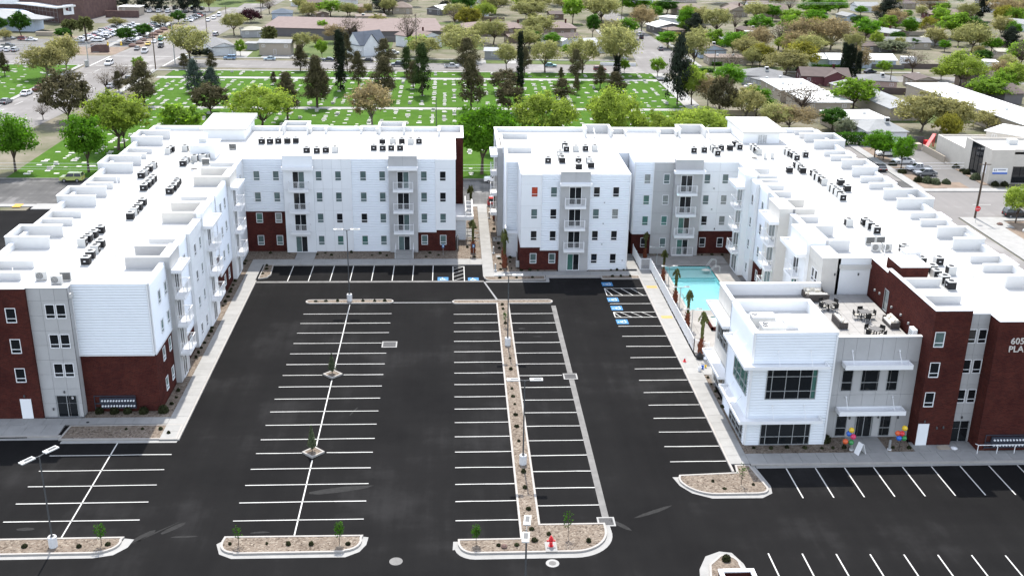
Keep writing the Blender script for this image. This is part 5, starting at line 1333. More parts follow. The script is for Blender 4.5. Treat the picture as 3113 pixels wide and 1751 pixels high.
# pool fence of white pickets
def fence(pts, label):
    t = thing('picket_fence', label, 'fence', (*pts[0], 0)); k = MB(); rail = MB()
    for (x0, y0), (x1, y1) in zip(pts, pts[1:]):
        L = math.hypot(x1 - x0, y1 - y0); n = max(1, round(L / 2.4))
        rail.bar((x0, y0, 1.6), (x1, y1, 1.6), .05, .06); rail.bar((x0, y0, .25), (x1, y1, .25), .04, .05)
        for i in range(n + 1):
            x, y = x0 + (x1 - x0) * i / n, y0 + (y1 - y0) * i / n
            b = MB(); b.box(x - .04, x + .04, y - .04, y + .04, .08, 1.75); b.build('post', 'white', t)
        m = int(L / .12)
        for i in range(1, m):
            x, y = x0 + (x1 - x0) * i / m, y0 + (y1 - y0) * i / m; k.box(x - .011, x + .011, y - .011, y + .011, .2, 1.62)
    rail.build('rail', 'white', t); k.build('picket', 'white', t, kind='stuff')
fence([(24.65, 136.6), (24.68, 130.85)], 'white picket fence running from the wall down to the pool gate')
fence([(26.02, 130.75), (26.1, 104.4), (27.4, 103.2)], 'long white picket fence between the sidewalk and the pool palms')
t = thing('pool_gate', 'white picket gate at the pool, dark red palm trunk behind it', 'gate', (24.72, 130.8, 0)); b = MB()
b.box(24.74, 25.98, 130.76, 130.82, .15, .2); b.box(24.74, 25.98, 130.76, 130.82, 1.6, 1.66); b.box(24.74, 24.8, 130.76, 130.82, .2, 1.6); b.box(25.92, 25.98, 130.76, 130.82, .2, 1.6); b.build('gate_frame', 'white', t)
b = MB()
for i in range(10): b.box(24.87 + i * .112, 24.89 + i * .112, 130.78, 130.8, .2, 1.6)
b.build('bar', 'white', t)
# pool fittings
for x, y, lab, h in ((34.7, 129.6, 'curved pool handrail at the top corner of the pool', .9), (34.6, 131.3, 'raised pool lift arm beside the top corner', 1.2)):
    t = thing('pool_rail', lab, 'handrail', (x, y, .13)); b = MB()
    for o_ in (0, .4):
        pts = [(x + .3, y + o_, .13), (x + .3, y + o_, h), (x - .3, y + o_, h + .1), (x - .9, y + o_, .4), (x - 1.0, y + o_, .02)]
        for a, c in zip(pts, pts[1:]): b.tube(a, c, .03, None, 6)
    b.build('rail', 'unit', t)
t = thing('pool_ladder', 'steel pool ladder on the fence side of the pool', 'ladder', (27.9, 119.9, .13)); b = MB()
for o_ in (0, .5):
    pts = [(27.7, 119.6 + o_, .13), (27.75, 119.6 + o_, .85), (28.1, 119.6 + o_, .9), (28.3, 119.6 + o_, -.5)]
    for a, c in zip(pts, pts[1:]): b.tube(a, c, .025, None, 6)
b.build('rail', 'unit', t); b = MB()
for z in (-.15, -.4): b.box(28.2, 28.3, 119.6, 120.1, z, z + .03)
b.build('rung', 'unit', t)
b = MB(); b.lathe((33.4, 130.6, .03), [(.1, 0), (.55, .04), (.6, .12), (.3, .16)], 10); o = b.build('pool_float', 'cushion'); o.scale = (1, .6, 1); o.location.y += 130.6 * .4; tag(o, 'white float drifting at the shallow end of the pool', 'float')
t = thing('spa_tub', 'square hot tub with a dark tiled wall beside the clubhouse canopy', 'hot tub', (30.6, 112.5, .1)); b = MB(); b.ring([(29.6, 110.4), (32.4, 110.4), (32.4, 113.9), (29.6, 113.9)], [(30, 110.8), (32, 110.8), (32, 113.5), (30, 113.5)], 0, .55); b.build('rim', 'kerb', t)
b = MB(); b.box(29.4, 29.6, 110.2, 113.7, 0, .5); b.box(29.4, 32.4, 110.2, 110.4, 0, .5); b.build('tiled_wall', 'brick', t); b = MB(); b.quad((30, 110.8, .4), (32, 110.8, .4), (32, 113.5, .4), (30, 113.5, .4)); b.build('water', 'pool', t)

# litter by the fence end, cone, boxes
b = MB(); b.lathe((26.35, 102.6, .13), [(.25, 0), (.42, .15), (.38, .4), (.2, .6), (.06, .72), (.1, .82)], 10); tag(b.build('garbage_bag', 'bin'), 'black tied garbage bag dropped at the end of the white fence', 'garbage bag')
b = MB(); b.lathe((26.95, 102.4, .13), [(.2, 0), (.28, .12), (.2, .26), (.08, .32)], 8); tag(b.build('plastic_bag', 'lens'), 'pale crumpled plastic bag beside the black garbage bag', 'bag')
t = thing('traffic_cone', 'small red and white traffic cone on the sidewalk edge', 'cone', (24.6, 101.9, .14)); b = MB(); b.box(24.43, 24.77, 101.73, 102.07, .14, .17); b.lathe((24.6, 101.9, .17), [(.13, 0), (.07, .35)], 10); b.build('cone_body', 'red', t); b = MB(); b.lathe((24.6, 101.9, .52), [(.07, 0), (.02, .3)], 10); b.build('white_top', 'white', t)
for x, y, m, nm, lab, s in ((26.1, 100.1, 'blue_b', 'bucket', 'blue bucket set down at the top of the clubhouse gravel strip', .16), (25.7, 99.6, 'lens', 'bucket', 'clear plastic tub beside the blue bucket', .2), (26.5, 100.4, 'yellow_b', 'bucket', 'small yellow pail behind the blue bucket', .12)):
    b = MB(); b.lathe((x, y, .13), [(s * .8, 0), (s, s * 2.2), (s * .85, s * 2.2), (s * .7, s * .4)], 12, False); tag(b.build(nm, m), lab, 'bucket')
b = MB(); b.box(43.7, 44.8, 82.55, 83.1, .145, .17); b.obox((44.3, 82.9, .2), (.5, .1, 0), (-.05, .3, .02), (0, 0, .015)); tag(b.build('cardboard_sheet', 'tan'), 'flattened brown cardboard on the walk by the brick tower', 'cardboard')
b = MB(); b.lathe((45.2, 82.75, .145), [(.3, 0), (.32, .05), (.15, .12)], 9); tag(b.build('paper_bag', 'white'), 'white crumpled bag on the walk beside the flattened cardboard', 'bag')

# A-frame board, balloons
t = thing('sandwich_board', 'white folding sandwich board on the walk before the clubhouse doors', 'sign', (36.3, 82.1, .14), None, .35); b = MB()
for s in (-1, 1): b.obox((36.3 + s * .22, 82.1, .66), (.02, 0, 0), (0, .3, 0), (-s * .2, 0, .52))
b.build('board', 'white', t); b = MB(); b.box(36.27, 36.33, 81.83, 82.37, 1.15, 1.2); b.build('hinge', 'alu', t)
def balloons(x, y, label, cl):
    t = thing('balloon_cluster', label, 'balloons', (x, y, .1)); b = MB(); b.tube((x, y, .1), (x + .02, y, 1.2), .02, None, 6); b.build('stake', 'dark_metal', t)
    prof = [(0.001, -.27)] + [(.25 * math.sin(a) , -.25 * math.cos(a)) for a in np.linspace(.25, 2.9, 8)] + [(.001, .25)]
    for m, dx, dy, z in cl:
        b = MB(); b.lathe((x + dx, y + dy, z), prof, 12, False); b.build('balloon', m, t)
balloons(35.4, 82.6, 'cluster of five coloured balloons left of the clubhouse doors', [('yellow_b', .1, .1, 2.15), ('blue_b', -.05, .2, 1.75), ('pink_b', .25, -.1, 1.6), ('orange_b', -.38, -.05, 1.1), ('green_b', .15, -.05, 1.0)])
balloons(40.05, 82.6, 'cluster of five coloured balloons right of the clubhouse doors', [('yellow_b', .25, .05, 2.3), ('red', .0, -.1, 1.85), ('orange_b', -.3, .05, 1.8), ('blue_b', -.2, -.1, 1.4), ('green_b', .25, -.1, 1.4)])

# hydrant on its pad
t = thing('fire_hydrant', 'red fire hydrant on a concrete pad in the gravel island', 'hydrant', (7.45, 68.7, .13)); b = MB(); b.box(7.0, 7.9, 67.95, 69.25, .1, .16); b.build('pad', 'concrete', t)
b = MB(); b.lathe((7.45, 68.7, .15), [(.2, 0), (.2, .06), (.13, .07), (.13, .55), (.18, .57), (.18, .62), (.15, .64), (.13, .76), (.06, .84), (.05, .9), (.02, .9)], 14); b.build('barrel', 'red_paint', t)
for a in ((1, 0), (-1, 0), (0, -1)): b = MB(); b.tube((7.45 + a[0] * .1, 68.7 + a[1] * .1, .6), (7.45 + a[0] * .28, 68.7 + a[1] * .28, .6), .07, None, 10); b.tube((7.45 + a[0] * .28, 68.7 + a[1] * .28, .6), (7.45 + a[0] * .32, 68.7 + a[1] * .32, .6), .09, None, 10); b.build('nozzle', 'red_paint', t)

# accessible parking signs
for x, lab in ((-1.11, 'blue accessible parking sign on a post before the brick base'), (2.98, 'blue accessible parking sign on a post near the walkway palm')):
    t = thing('parking_sign', lab, 'sign', (x, 137.0, .1)); b = MB(); b.tube((x, 137, .1), (x, 137, 1.6), .025, None, 6); b.build('post', 'steel', t)
    b = MB(); b.box(x - .16, x + .16, 136.96, 136.98, 1.15, 1.62); p = b.build('sign_plate', 'blue_paint', t); b = MB(); b.lathe((0, 0, 0), [(.07, 0), (.07, .005)], 10)
    b.v = [(x + v[0], 136.955 - v[2], 1.42 + v[1]) for v in b.v]; b.box(x - .02, x + .06, 136.95, 136.958, 1.26, 1.36); b.build('wheelchair_emblem', 'white', p)

# steps with rails
def steps(x0, x1, y0, y1, n, lab, rails):
    t = thing('entrance_steps', lab, 'steps', ((x0 + x1) / 2, y0, 0))
    for i in range(n):
        d = (y1 - y0) / n; b = MB(); b.box(x0, x1, y0 + d * i, y1, .1 + (.02 if n == 1 else .13 * i) - .1, .1 + (.06 if n == 1 else .13 * (i + 1))); b.build('step', 'concrete', t)
    if rails:
        for x in (x0 + .05, x1 - .05):
            b = MB(); b.bar((x, y0, .2), (x, y0, 1.05), .05); b.bar((x, y1, .5), (x, y1, 1.45), .05); b.bar((x, y0, 1.05), (x, y1, 1.45), .05); b.build('handrail', 'white', t)
steps(-20.75, -18.2, 135.3, 138.1, 1, 'flat concrete stoop before the white balcony stack', False)
steps(-7.55, -5.05, 135.4, 138.1, 3, 'concrete steps with white handrails before the grey balcony stack', True)
for y, lab in ((144.8, 'farther grey stepped handrail beside the walkway'), (142.2, 'nearer grey stepped handrail beside the walkway')):
    t = thing('handrail', lab, 'handrail', (3.2, y, .1)); b = MB()
    for i in range(3): x = 2.3 + i * .8; b.bar((x, y, .1), (x, y, 1.25 - i * .15), .06); b.bar((x, y - 1.3, .1), (x, y - 1.3, 1.1 - i * .15), .06)
    b.bar((2.3, y, 1.25), (3.9, y, .95), .07); b.bar((2.3, y - 1.3, 1.1), (3.9, y - 1.3, .8), .07); b.build('rail', 'steel', t)
for x0, x1, y0, y1, lab in ((2.0, 3.3, 144.5, 148.5, 'pale concrete landing slab under the white pergola'), (5.9, 7.0, 142.8, 144.6, 'pale square utility pad in the gravel right of the walkway'), (6.0, 6.6, 135.9, 136.7, 'small pale utility lid in the gravel right of the walkway')):
    b = MB(); b.box(x0, x1, y0, y1, .08, .16); tag(b.build('concrete_pad', 'concrete'), lab, 'concrete pad')
t = thing('handrail', 'white pipe handrail along the walk before the meter bank', 'handrail', (46.9, 81.9, .14)); b = MB()
for x in (46.85, 48.65, 50.25, 52): b.tube((x, 81.75, .14), (x, 81.75, 1.0), .035, None, 8)
b.build('post', 'white', t); b = MB(); b.tube((46.85, 81.75, 1.0), (52.2, 81.75, 1.0), .035, None, 8); b.tube((46.85, 81.75, 1.0), (46.75, 82.1, .95), .035, None, 8); b.build('rail', 'white', t)

# electric meter banks
def meters(x0, x1, y, z0, n, label):
    t = thing('meter_bank', label, 'meters', (x0, y, z0)); b = MB(); b.box(x0, x1, y - .12, y, z0 + .12, z0 + .22); b.box(x0, x1, y - .12, y, z0 + .6, z0 + .68); b.box(x0 + .5, x1, y - .2, y - .001, z0 + .68, z0 + 1.25); b.box(x0 + .6, x1, y - .2, y - .002, z0 + .22, z0 + .6); b.bar((x0, y - .06, z0), (x0, y - .06, z0 + 1.45), .06); b.bar((x0, y - .06, z0 + 1.4), (x1, y - .06, z0 + 1.4), .07)
    b.build('cabinet', 'meter', t); b = MB()
    for r in (.45, .98):
        for i in range(n):
            x = x0 + .75 + (x1 - x0 - .9) * i / (n - 1); k = len(b.v); b.lathe((0, 0, 0), [(.09, 0), (.08, .1), (.02, .11)], 8)
            b.v[k:] = [(x + v[0], y - .2 - v[2], z0 + r + v[1]) for v in b.v[k:]]
    b.build('meter', 'lens', t)
M['meter'] = mat('meter_cabinet', (.035, .04, .055), .6, .2, 3)
meters(-33.4, -29.6, 91.84, .35, 12, 'dark bank of electric meters on the shaded brick wall of the left building')
meters(47.7, 52.4, 82.33, .3, 14, 'dark bank of electric meters on the brick wall under the metal letters')
t = thing('utility_meter', 'grey gas meter and pipes at the brick corner right of the walkway', 'meter', (8.5, 131.2, .1)); b = MB(); b.box(8.4, 8.85, 131.4, 131.8, .3, 1.1); b.build('casing', 'steel', t); b = MB()
for q in ((8.5, 132.2), (8.6, 132.7), (8.55, 133.2)): b.tube((*q, .1), (*q, 1.9), .05, None, 8)
b.build('pipe', 'steel', t)
t = thing('utility_meter', 'grey electric cabinet at the brick corner by the white pergola', 'meter', (1.0, 140.2, .1)); b = MB(); b.box(.65, 1.0, 139.6, 140.4, .2, 1.7); b.build('casing', 'pole_grey', t); b = MB(); b.tube((.85, 139.3, .1), (.85, 139.3, 2.3), .05, None, 8); b.build('pipe', 'steel', t)
# low brick enclosure at the bottom edge
t = thing('trash_enclosure', 'roofless brick enclosure with a white coping at the bottom edge', 'enclosure', (20.5, 63, 0)); z = 2.0
E_ = [(18.75, 58.0), (21.2, 58.0), (21.2, 62.6), (18.75, 62.6)]
b = MB(); b.ring(E_, offset_poly(E_, .2), 0, z); b.build('brick_wall', 'brick', t)
b = MB(); b.ring(offset_poly(E_, -.06), offset_poly(E_, .26), z, z + .12); b.build('coping', 'white', t)
b = MB(); b.quad((18.9, 58.1, .02), (21.0, 58.1, .02), (21.0, 62.4, .02), (18.9, 62.4, .02)); b.build('floor', 'concrete', t)
b = MB(); b.box(20.85, 20.95, 61.6, 61.75, .05, 1.9); b.box(20.85, 20.95, 61.2, 61.3, .05, 1.9); b.build('gate_post', 'tan', t)
HOUSES = [
    ('house', 'white gabled house with a grey roof at the corner beyond the cemetery', 'house', -67.9, 312.3, -61.1, 315.2, 2.3, 14, 3.6, 'gy', 'shg', 'whw', ''),
    ('house', 'cream roofed house behind the grey gabled corner house', 'house', -66.5, 351.3, -59.6, 353.4, 2.2, 7, 3.2, 'hip', 'shc', 'grw', ''),
    ('house', 'beige split level house with a pale flat gable and white columns', 'house', -55.3, 314.8, -45.7, 314.7, 3.4, 7, 4.2, 'gx', 'shw', 'tan', ''),
    ('house', 'small carport with a pale roof between the corner house and the split level', 'carport', -61.0, 324.7, -57.2, 324.3, 1.9, 4, 2.1, 'shed', 'shw', 'grw', ''),
    ('house', 'blue grey roofed house above the long tan roof', 'house', -65.0, 401.6, -57.3, 402.3, 1.9, 9, 3.4, 'hip', 'shb', 'blw', ''),
    ('house', 'steep slate blue roofed cottage with a white front gable', 'house', -26.0, 313.4, -18.4, 320.4, 3.0, 7, 6.6, 'cross', 'shs', 'whw', ''),
    ('long_building', 'long low building with a dusty pink roof, nearer the main road', 'building', -60.9, 357.4, -32.4, 354.2, 2.5, 20, 3.9, 'shed', 'shp', 'dkw', ''),
    ('long_building', 'long low building with a dusty pink roof behind the blue cottage', 'building', -29.5, 349.1, -2.0, 352.8, 2.5, 24, 3.9, 'shed', 'shp', 'dkw', ''),
    ('house', 'white gabled house with a pink roof and brick chimney right of the blue cottage', 'house', -8.7, 328.7, -2.2, 335.5, 3.2, 12, 4.8, 'gy', 'shp', 'whw', 'chim'),
    ('house', 'pink hip roofed house at the left of the row behind the elms', 'house', 4.2, 360.4, 18.1, 361.4, 2.4, 14, 4.0, 'hip', 'shp', 'brw', 'chim'),
    ('house', 'pink hip roofed house in the middle of the row behind the elms', 'house', 17.9, 360.5, 27.1, 363.0, 2.4, 12, 3.8, 'hip', 'shp', 'brw', 'chim'),
    ('house', 'pink hip roofed house with brick gable, rightmost behind the elms', 'house', 32.3, 360.9, 42.3, 361.6, 2.6, 13, 4.2, 'hip', 'shp', 'brw', 'chim'),
    ('house', 'brick red low roof below the right pink hip roof', 'house', 30.4, 341.0, 41.8, 345.1, 1.9, 6, 3.2, 'gx', 'shr', 'whw', ''),
    ('house', 'pink low roofed shed beside the tall brown pole', 'shed', 18.4, 344.3, 24.4, 346.4, 1.8, 5, 2.6, 'gx', 'shp', 'brw', ''),
    ('house', 'small white gabled trailer among the elms', 'trailer', 34.9, 338.6, 38.6, 342.0, 1.4, 4, 2.2, 'gy', 'whr', 'whw', ''),
    ('house', 'pale metal roofed garage behind the dark street pine', 'garage', 9.4, 310.6, 14.9, 310.2, 2.2, 5, 2.8, 'shed', 'mtl', 'grw', ''),
    ('house', 'white metal roofed long carport at the street elms', 'carport', 40.1, 341.7, 44.1, 324.7, 1.9, 6, 2.2, 'shed', 'mtl', 'whw', ''),
    ('house', 'brown hip roofed house above the long pink roof, with a dark porch', 'house', -35.7, 425.9, -29.9, 427.8, 2.0, 8, 3.0, 'hip', 'sht', 'grw', ''),
    ('house', 'tan hip roofed house with a peaked porch above the long pink roof', 'house', -22.3, 422.8, -14.3, 423.6, 2.2, 9, 4.2, 'hip', 'sht', 'tan', ''),
    ('house', 'white roofed house with a dark gable at the top of the picture', 'house', -9.5, 423.5, -3.2, 419.2, 2.0, 8, 3.4, 'gy', 'whr', 'dkw', ''),
    ('house', 'flat tan roofed row with two roof coolers', 'house', -33.7, 394.6, -22.8, 396.6, 2.0, 8, 2.3, 'flat', 'sht', 'tan', 'cool'),
    ('house', 'small tan gabled shed among bright green trees', 'shed', -49.3, 406.3, -44.5, 409.1, 1.4, 5, 2.2, 'gy', 'sht', 'brw', ''),
    ('house', 'slate roofed house with an arched porch behind the pink hip roofs', 'house', 7.8, 417.8, 15.0, 418.5, 2.0, 9, 3.6, 'gx', 'shs', 'whw', ''),
    ('house', 'brown roofed brick house half hidden under far green trees', 'house', 37.1, 409.3, 42.9, 409.8, 1.8, 8, 2.8, 'gx', 'shr', 'brw', ''),
    ('house', 'maroon roofed house at the top left of the far trees', 'house', -61.1, 441.6, -55.5, 436.8, 2.0, 9, 3.2, 'gy', 'shr', 'maw', ''),
    ('house', 'white house with a white roof at the top left of the far trees', 'house', -64.6, 446.7, -59.8, 444.4, 2.0, 9, 3.0, 'gx', 'whr', 'whw', ''),
    ('house', 'flat white house at the bend of the side street', 'house', 76.8, 402.3, 83.1, 396.8, 2.2, 7, 2.6, 'flat', 'whr', 'whw', ''),
    ('house', 'white gabled house with a grey front on the side street', 'house', 70.4, 369.8, 81.5, 372.4, 2.2, 10, 3.6, 'gy', 'whr', 'dkw', ''),
    ('house', 'tan hip roofed house beside the dark round tree', 'house', 73.7, 363.9, 79.8, 366.0, 1.9, 6, 2.9, 'hip', 'sht', 'brw', ''),
    ('house', 'grey patched roofed house on the right of the side street', 'house', 81.6, 338.6, 88.8, 340.5, 2.0, 8, 3.0, 'gx', 'shg', 'dkw', ''),
    ('house', 'tan cross gabled house with a blue front gable beside the tall pine', 'house', 73.3, 316.0, 82.0, 316.5, 2.2, 10, 3.8, 'gy', 'sht', 'blw', 'cool'),
    ('house', 'low tan flat house right of the blue front gable', 'house', 73.2, 303.1, 84.8, 303.7, 2.0, 7, 2.3, 'flat', 'sht', 'tan', ''),
    ('house', 'large tan hip roof at the top beyond the side street', 'house', 90.3, 425.0, 100.9, 427.2, 2.2, 12, 4.2, 'hip', 'sht', 'tan', ''),
    ('house', 'tan roofed house with two peaks at the top, left one of three', 'house', 109.0, 440.9, 114.2, 436.6, 2.2, 9, 4.0, 'gy', 'sht', 'tan', ''),
    ('house', 'tan roofed house with brown chimney at the top, middle one of three', 'house', 109.2, 424.5, 117.2, 425.3, 2.2, 10, 4.0, 'gy', 'sht', 'tan', 'chim'),
    ('house', 'long tan gabled roof with a white end wall at the top', 'house', 120.1, 437.2, 128.9, 436.8, 2.2, 10, 4.6, 'gx', 'sht', 'whw', ''),
    ('house', 'tan gabled roof right of the white end wall', 'house', 126.0, 419.4, 132.8, 421.1, 2.2, 12, 5.0, 'gx', 'sht', 'brw', ''),
    ('house', 'small white house with a pale grey roof and chimney at the top', 'house', 138.8, 415.8, 146.6, 417.6, 2.0, 7, 3.0, 'gx', 'shw', 'whw', 'cool'),
    ('house', 'bluish roofed house at the top left of the big dark pine', 'house', 151.9, 412.4, 157.4, 413.9, 1.8, 8, 3.0, 'gy', 'shw', 'blw', ''),
    ('house', 'dark maroon gabled house behind the white trailer', 'house', 100.4, 360.1, 105.3, 362.1, 2.2, 9, 3.3, 'gy', 'shr', 'maw', 'cool'),
    ('house', 'pale green walled white roofed house behind the willows', 'house', 102.0, 301.5, 110.6, 300.7, 2.2, 8, 3.4, 'hip', 'whr', 'gnw', ''),
    ('house', 'white roofed blue house with a front gable right of the tall cypresses', 'house', 106.7, 299.5, 126.5, 299.2, 2.2, 9, 3.6, 'gx', 'whr', 'blw', 'cool'),
    ('house', 'brown roofed house behind the white roofed blue house', 'house', 126.4, 329.4, 139.0, 333.1, 1.9, 8, 2.8, 'gx', 'shr', 'dkw', ''),
    ('house', 'house with a big pale grey slanted roof and brick chimney', 'house', 139.8, 371.4, 147.3, 356.3, 2.4, 9, 3.6, 'gx', 'shw', 'brw', 'chim'),
    ('house', 'mid grey roofed house right of the slanted pale roof', 'house', 138.0, 339.7, 153.5, 338.4, 2.0, 9, 3.2, 'gx', 'shg', 'tan', ''),
    ('house', 'tan roofed shed right of the mid grey roof', 'shed', 157.9, 347.1, 163.6, 349.0, 1.8, 7, 2.7, 'gy', 'shc', 'grw', ''),
    ('house', 'grey hip roofed house under the upper right trees', 'house', 169.2, 394.0, 178.3, 395.8, 2.0, 9, 3.2, 'hip', 'shg', 'tan', ''),
    ('house', 'brown roofed brick house with a white chimney at the upper right', 'house', 187.9, 419.3, 205.2, 418.6, 2.2, 11, 3.8, 'hip', 'sht', 'maw', ''),
    ('house', 'white arched porch house with a pale blue roof at the right edge', 'house', 202.5, 391.4, 208.7, 386.0, 2.4, 9, 4.0, 'gx', 'shw', 'whw', ''),
    ('house', 'brown frame open shed below the arched porch house', 'shed', 178.4, 351.6, 180.8, 343.9, 1.8, 6, 2.6, 'gx', 'sht', 'brw', ''),
    ('house', 'cream roofed house at the lower right of the brown frame shed', 'house', 166.4, 321.3, 171.0, 320.2, 1.8, 7, 2.6, 'hip', 'shc', 'tan', ''),
    ('house', 'white roofed mobile home at the far right', 'trailer', 153.2, 302.7, 157.3, 301.7, 1.6, 5, 1.9, 'flat', 'whr', 'whw', ''),
    ('house', 'brown hip roofed house with a dark red gable left of the cypresses', 'house', 89.9, 271.5, 102.5, 269.7, 2.2, 10, 4.0, 'cross2', 'shr', 'maw', 'chim'),
    ('house', 'grey cross hipped house with a roof cooler at the near street corner', 'house', 74.3, 272.0, 84.4, 269.0, 2.2, 10, 3.8, 'hip', 'shg', 'grw', 'cool'),
    ('house', 'low grey flat roof behind the white flat roofs', 'house', 77.8, 263.1, 87.5, 266.8, 2.2, 6, 2.5, 'flat', 'shg', 'grw', ''),
    ('flat_roofed_building', 'white flat roofed building behind the tangled bare tree, farther one', 'building', 77.4, 247.6, 88.4, 248.0, 2.8, 16, 3.0, 'flat', 'whr', 'tan', ''),
    ('flat_roofed_building', 'white flat roofed building behind the tangled bare tree, nearer one', 'building', 78.7, 232.5, 89.6, 232.9, 2.8, 14, 3.0, 'flat', 'whr', 'tan', ''),
    ('flat_roofed_building', 'low white flat roof just behind the grey hip roofed house', 'building', 80.1, 215.0, 91.4, 216.0, 2.6, 10, 2.8, 'flat', 'whr', 'tan', ''),
    ('apartment_row', 'long grey roofed row of flats running towards the street', 'building', 92.9, 259.1, 95.6, 226.7, 2.6, 8, 3.6, 'gx', 'shw', 'tan', ''),
    ('house', 'grey hip roofed pink walled house behind the long row of flats', 'house', 103.1, 266.1, 112.4, 263.5, 2.2, 9, 3.4, 'hip', 'shg', 'piw', 'cool'),
    ('house', 'grey hip roofed white house with a dark roof cooler beside the hedge', 'house', 81.7, 203.2, 90.4, 203.4, 2.6, 10, 4.4, 'hip', 'shw', 'whw', 'cool'),
    ('house', 'brown gabled house with a tan front gable above the long white roof', 'house', 117.5, 265.7, 124.0, 265.9, 2.2, 8, 3.2, 'gy', 'shr', 'tan', ''),
    ('house', 'brown steep roofed house behind the yellow green trees', 'house', 132.2, 263.1, 140.6, 264.4, 2.4, 10, 4.4, 'gx', 'shr', 'brw', ''),
    ('house', 'brown roofed carport with a grey gable at the right edge', 'carport', 131.2, 246.3, 136.8, 247.4, 2.4, 10, 4.2, 'gx', 'shr', 'dkw', ''),
    ('long_building', 'very long white roofed building receding from the office to the houses', 'building', 110.8, 256.2, 115.5, 207.8, 3.2, 11, 3.6, 'flat', 'whr', 'tan', ''),
    ('rear_annex', 'white roofed annex with beige walls behind the beige office', 'building', 100.1, 193.2, 105.2, 187.5, 5.2, 9, 5.4, 'flat', 'whr', 'bei', ''),
]
# ================================================================== VEGETATION
rng = np.random.default_rng(11)
def leaf_mat(name, c1, c2, tr=.45, rand=.3):
    return mat(name, c1, .75, 0, 1.1, col2=c2, spec=.04, detail=3, trans=tr, rand=rand)
LM = {
    'spring': leaf_mat('spring_leaves', (.22, .28, .05), (.13, .175, .032)),
    'leafy': leaf_mat('fresh_leaves', (.10, .21, .02), (.055, .13, .013)),
    'lime': leaf_mat('lime_leaves', (.17, .27, .035), (.085, .15, .02)),
    'elm': leaf_mat('elm_buds', (0.25, 0.25, 0.1), (0.155, 0.16, 0.065)),
    'willow': leaf_mat('feathery_leaves', (0.25, 0.235, 0.1), (0.15, 0.145, 0.06)),
    'tan': leaf_mat('budding_twigs', (0.24, 0.195, 0.105), (0.15, 0.12, 0.065)),
    'yellow': leaf_mat('yellow_green_leaves', (.20, .19, .035), (.11, .11, .02)),
    'round': leaf_mat('green_leaves', (.055, .13, .02), (.025, .06, .01)),
    'pine': leaf_mat('pine_needles', (.115, .10, .05), (.045, .041, .021), .1),
    'darkpine': leaf_mat('dark_needles', (.034, .044, .030), (.014, .018, .013), .1),
    'bluepine': leaf_mat('blue_needles', (.075, .10, .08), (.03, .042, .035), .1),
    'cypress': leaf_mat('cypress_leaves', (.022, .030, .016), (.010, .014, .009), .05),
    'cedar': leaf_mat('cedar_leaves', (.055, .08, .025), (.022, .035, .012), .1),
    'purple': leaf_mat('plum_leaves', (.055, .018, .022), (.022, .009, .012), .1),
    'bare': leaf_mat('sparse_twigs', (.17, .14, .105), (.11, .09, .065), .1),
    'olive': leaf_mat('silver_leaves', (.17, .19, .12), (.09, .10, .06)),
    'shrub': leaf_mat('dark_shrub_leaves', (.045, .05, .022), (.018, .02, .010), .1, .5),
    'palm': leaf_mat('palm_fronds', (.13, .14, .05), (.06, .07, .025), .15),
}
def quads_mesh(name, C, N, S, m):
    """many small leaf quads: centres C, normals N, sizes S"""
    n = len(C)
    N = N / (np.linalg.norm(N, axis=1, keepdims=True) + 1e-9)
    a = np.cross(N, rng.normal(size=(n, 3))); a /= np.linalg.norm(a, axis=1, keepdims=True) + 1e-9
    b = np.cross(N, a)
    s = S[:, None]
    bend = N * s * .25
    V = np.stack([C - a * s * .5 - b * s * .32, C + a * s * .5 - b * s * .32 - bend, C + a * s * .5 + b * s * .32, C - a * s * .5 + b * s * .32 - bend], 1).reshape(-1, 3)
    me = bpy.data.meshes.new(name)
    me.vertices.add(4 * n); me.vertices.foreach_set("co", V.astype(np.float32).ravel())
    me.loops.add(4 * n); me.loops.foreach_set("vertex_index", np.arange(4 * n, dtype=np.int32))
    me.polygons.add(n); me.polygons.foreach_set("loop_start", np.arange(0, 4 * n, 4, dtype=np.int32)); me.polygons.foreach_set("loop_total", np.full(n, 4, dtype=np.int32))
    me.materials.append(m); me.update(calc_edges=True); me.validate()
    return me
def limbs(H, r0, fork, tips, bark, wob=.05):
    """tapered trunk that forks into limbs ending at the given tips"""
    b = MB(); f = Vector((rng.normal() * wob * H * .4, rng.normal() * wob * H * .4, fork))
    b.tube((0, 0, -.05), (f.x * .5, f.y * .5, fork * .5), r0 * 1.25, r0 * .95, 7, False); b.tube((f.x * .5, f.y * .5, fork * .5), f, r0 * .95, r0 * .75, 7, False)
    for t in tips:
        t = Vector(t); mid = f.lerp(t, .45) + Vector((rng.normal() * .04 * H, rng.normal() * .04 * H, .05 * H)); r = r0 * .5
        b.tube(f, mid, r, r * .6, 5, False); b.tube(mid, t, r * .6, r * .15, 4, False)
        for _ in range(2):
            e = mid.lerp(t, rng.uniform(.3, .8)); q = e + Vector((rng.normal() * .09 * H, rng.normal() * .09 * H, rng.uniform(0, .1) * H)); b.tube(e, q, r * .3, r * .06, 3, False)
    return b.mesh('trunk', [bark])
def sphere(n):
    v = rng.normal(size=(n, 3)); return v / np.linalg.norm(v, axis=1, keepdims=True)
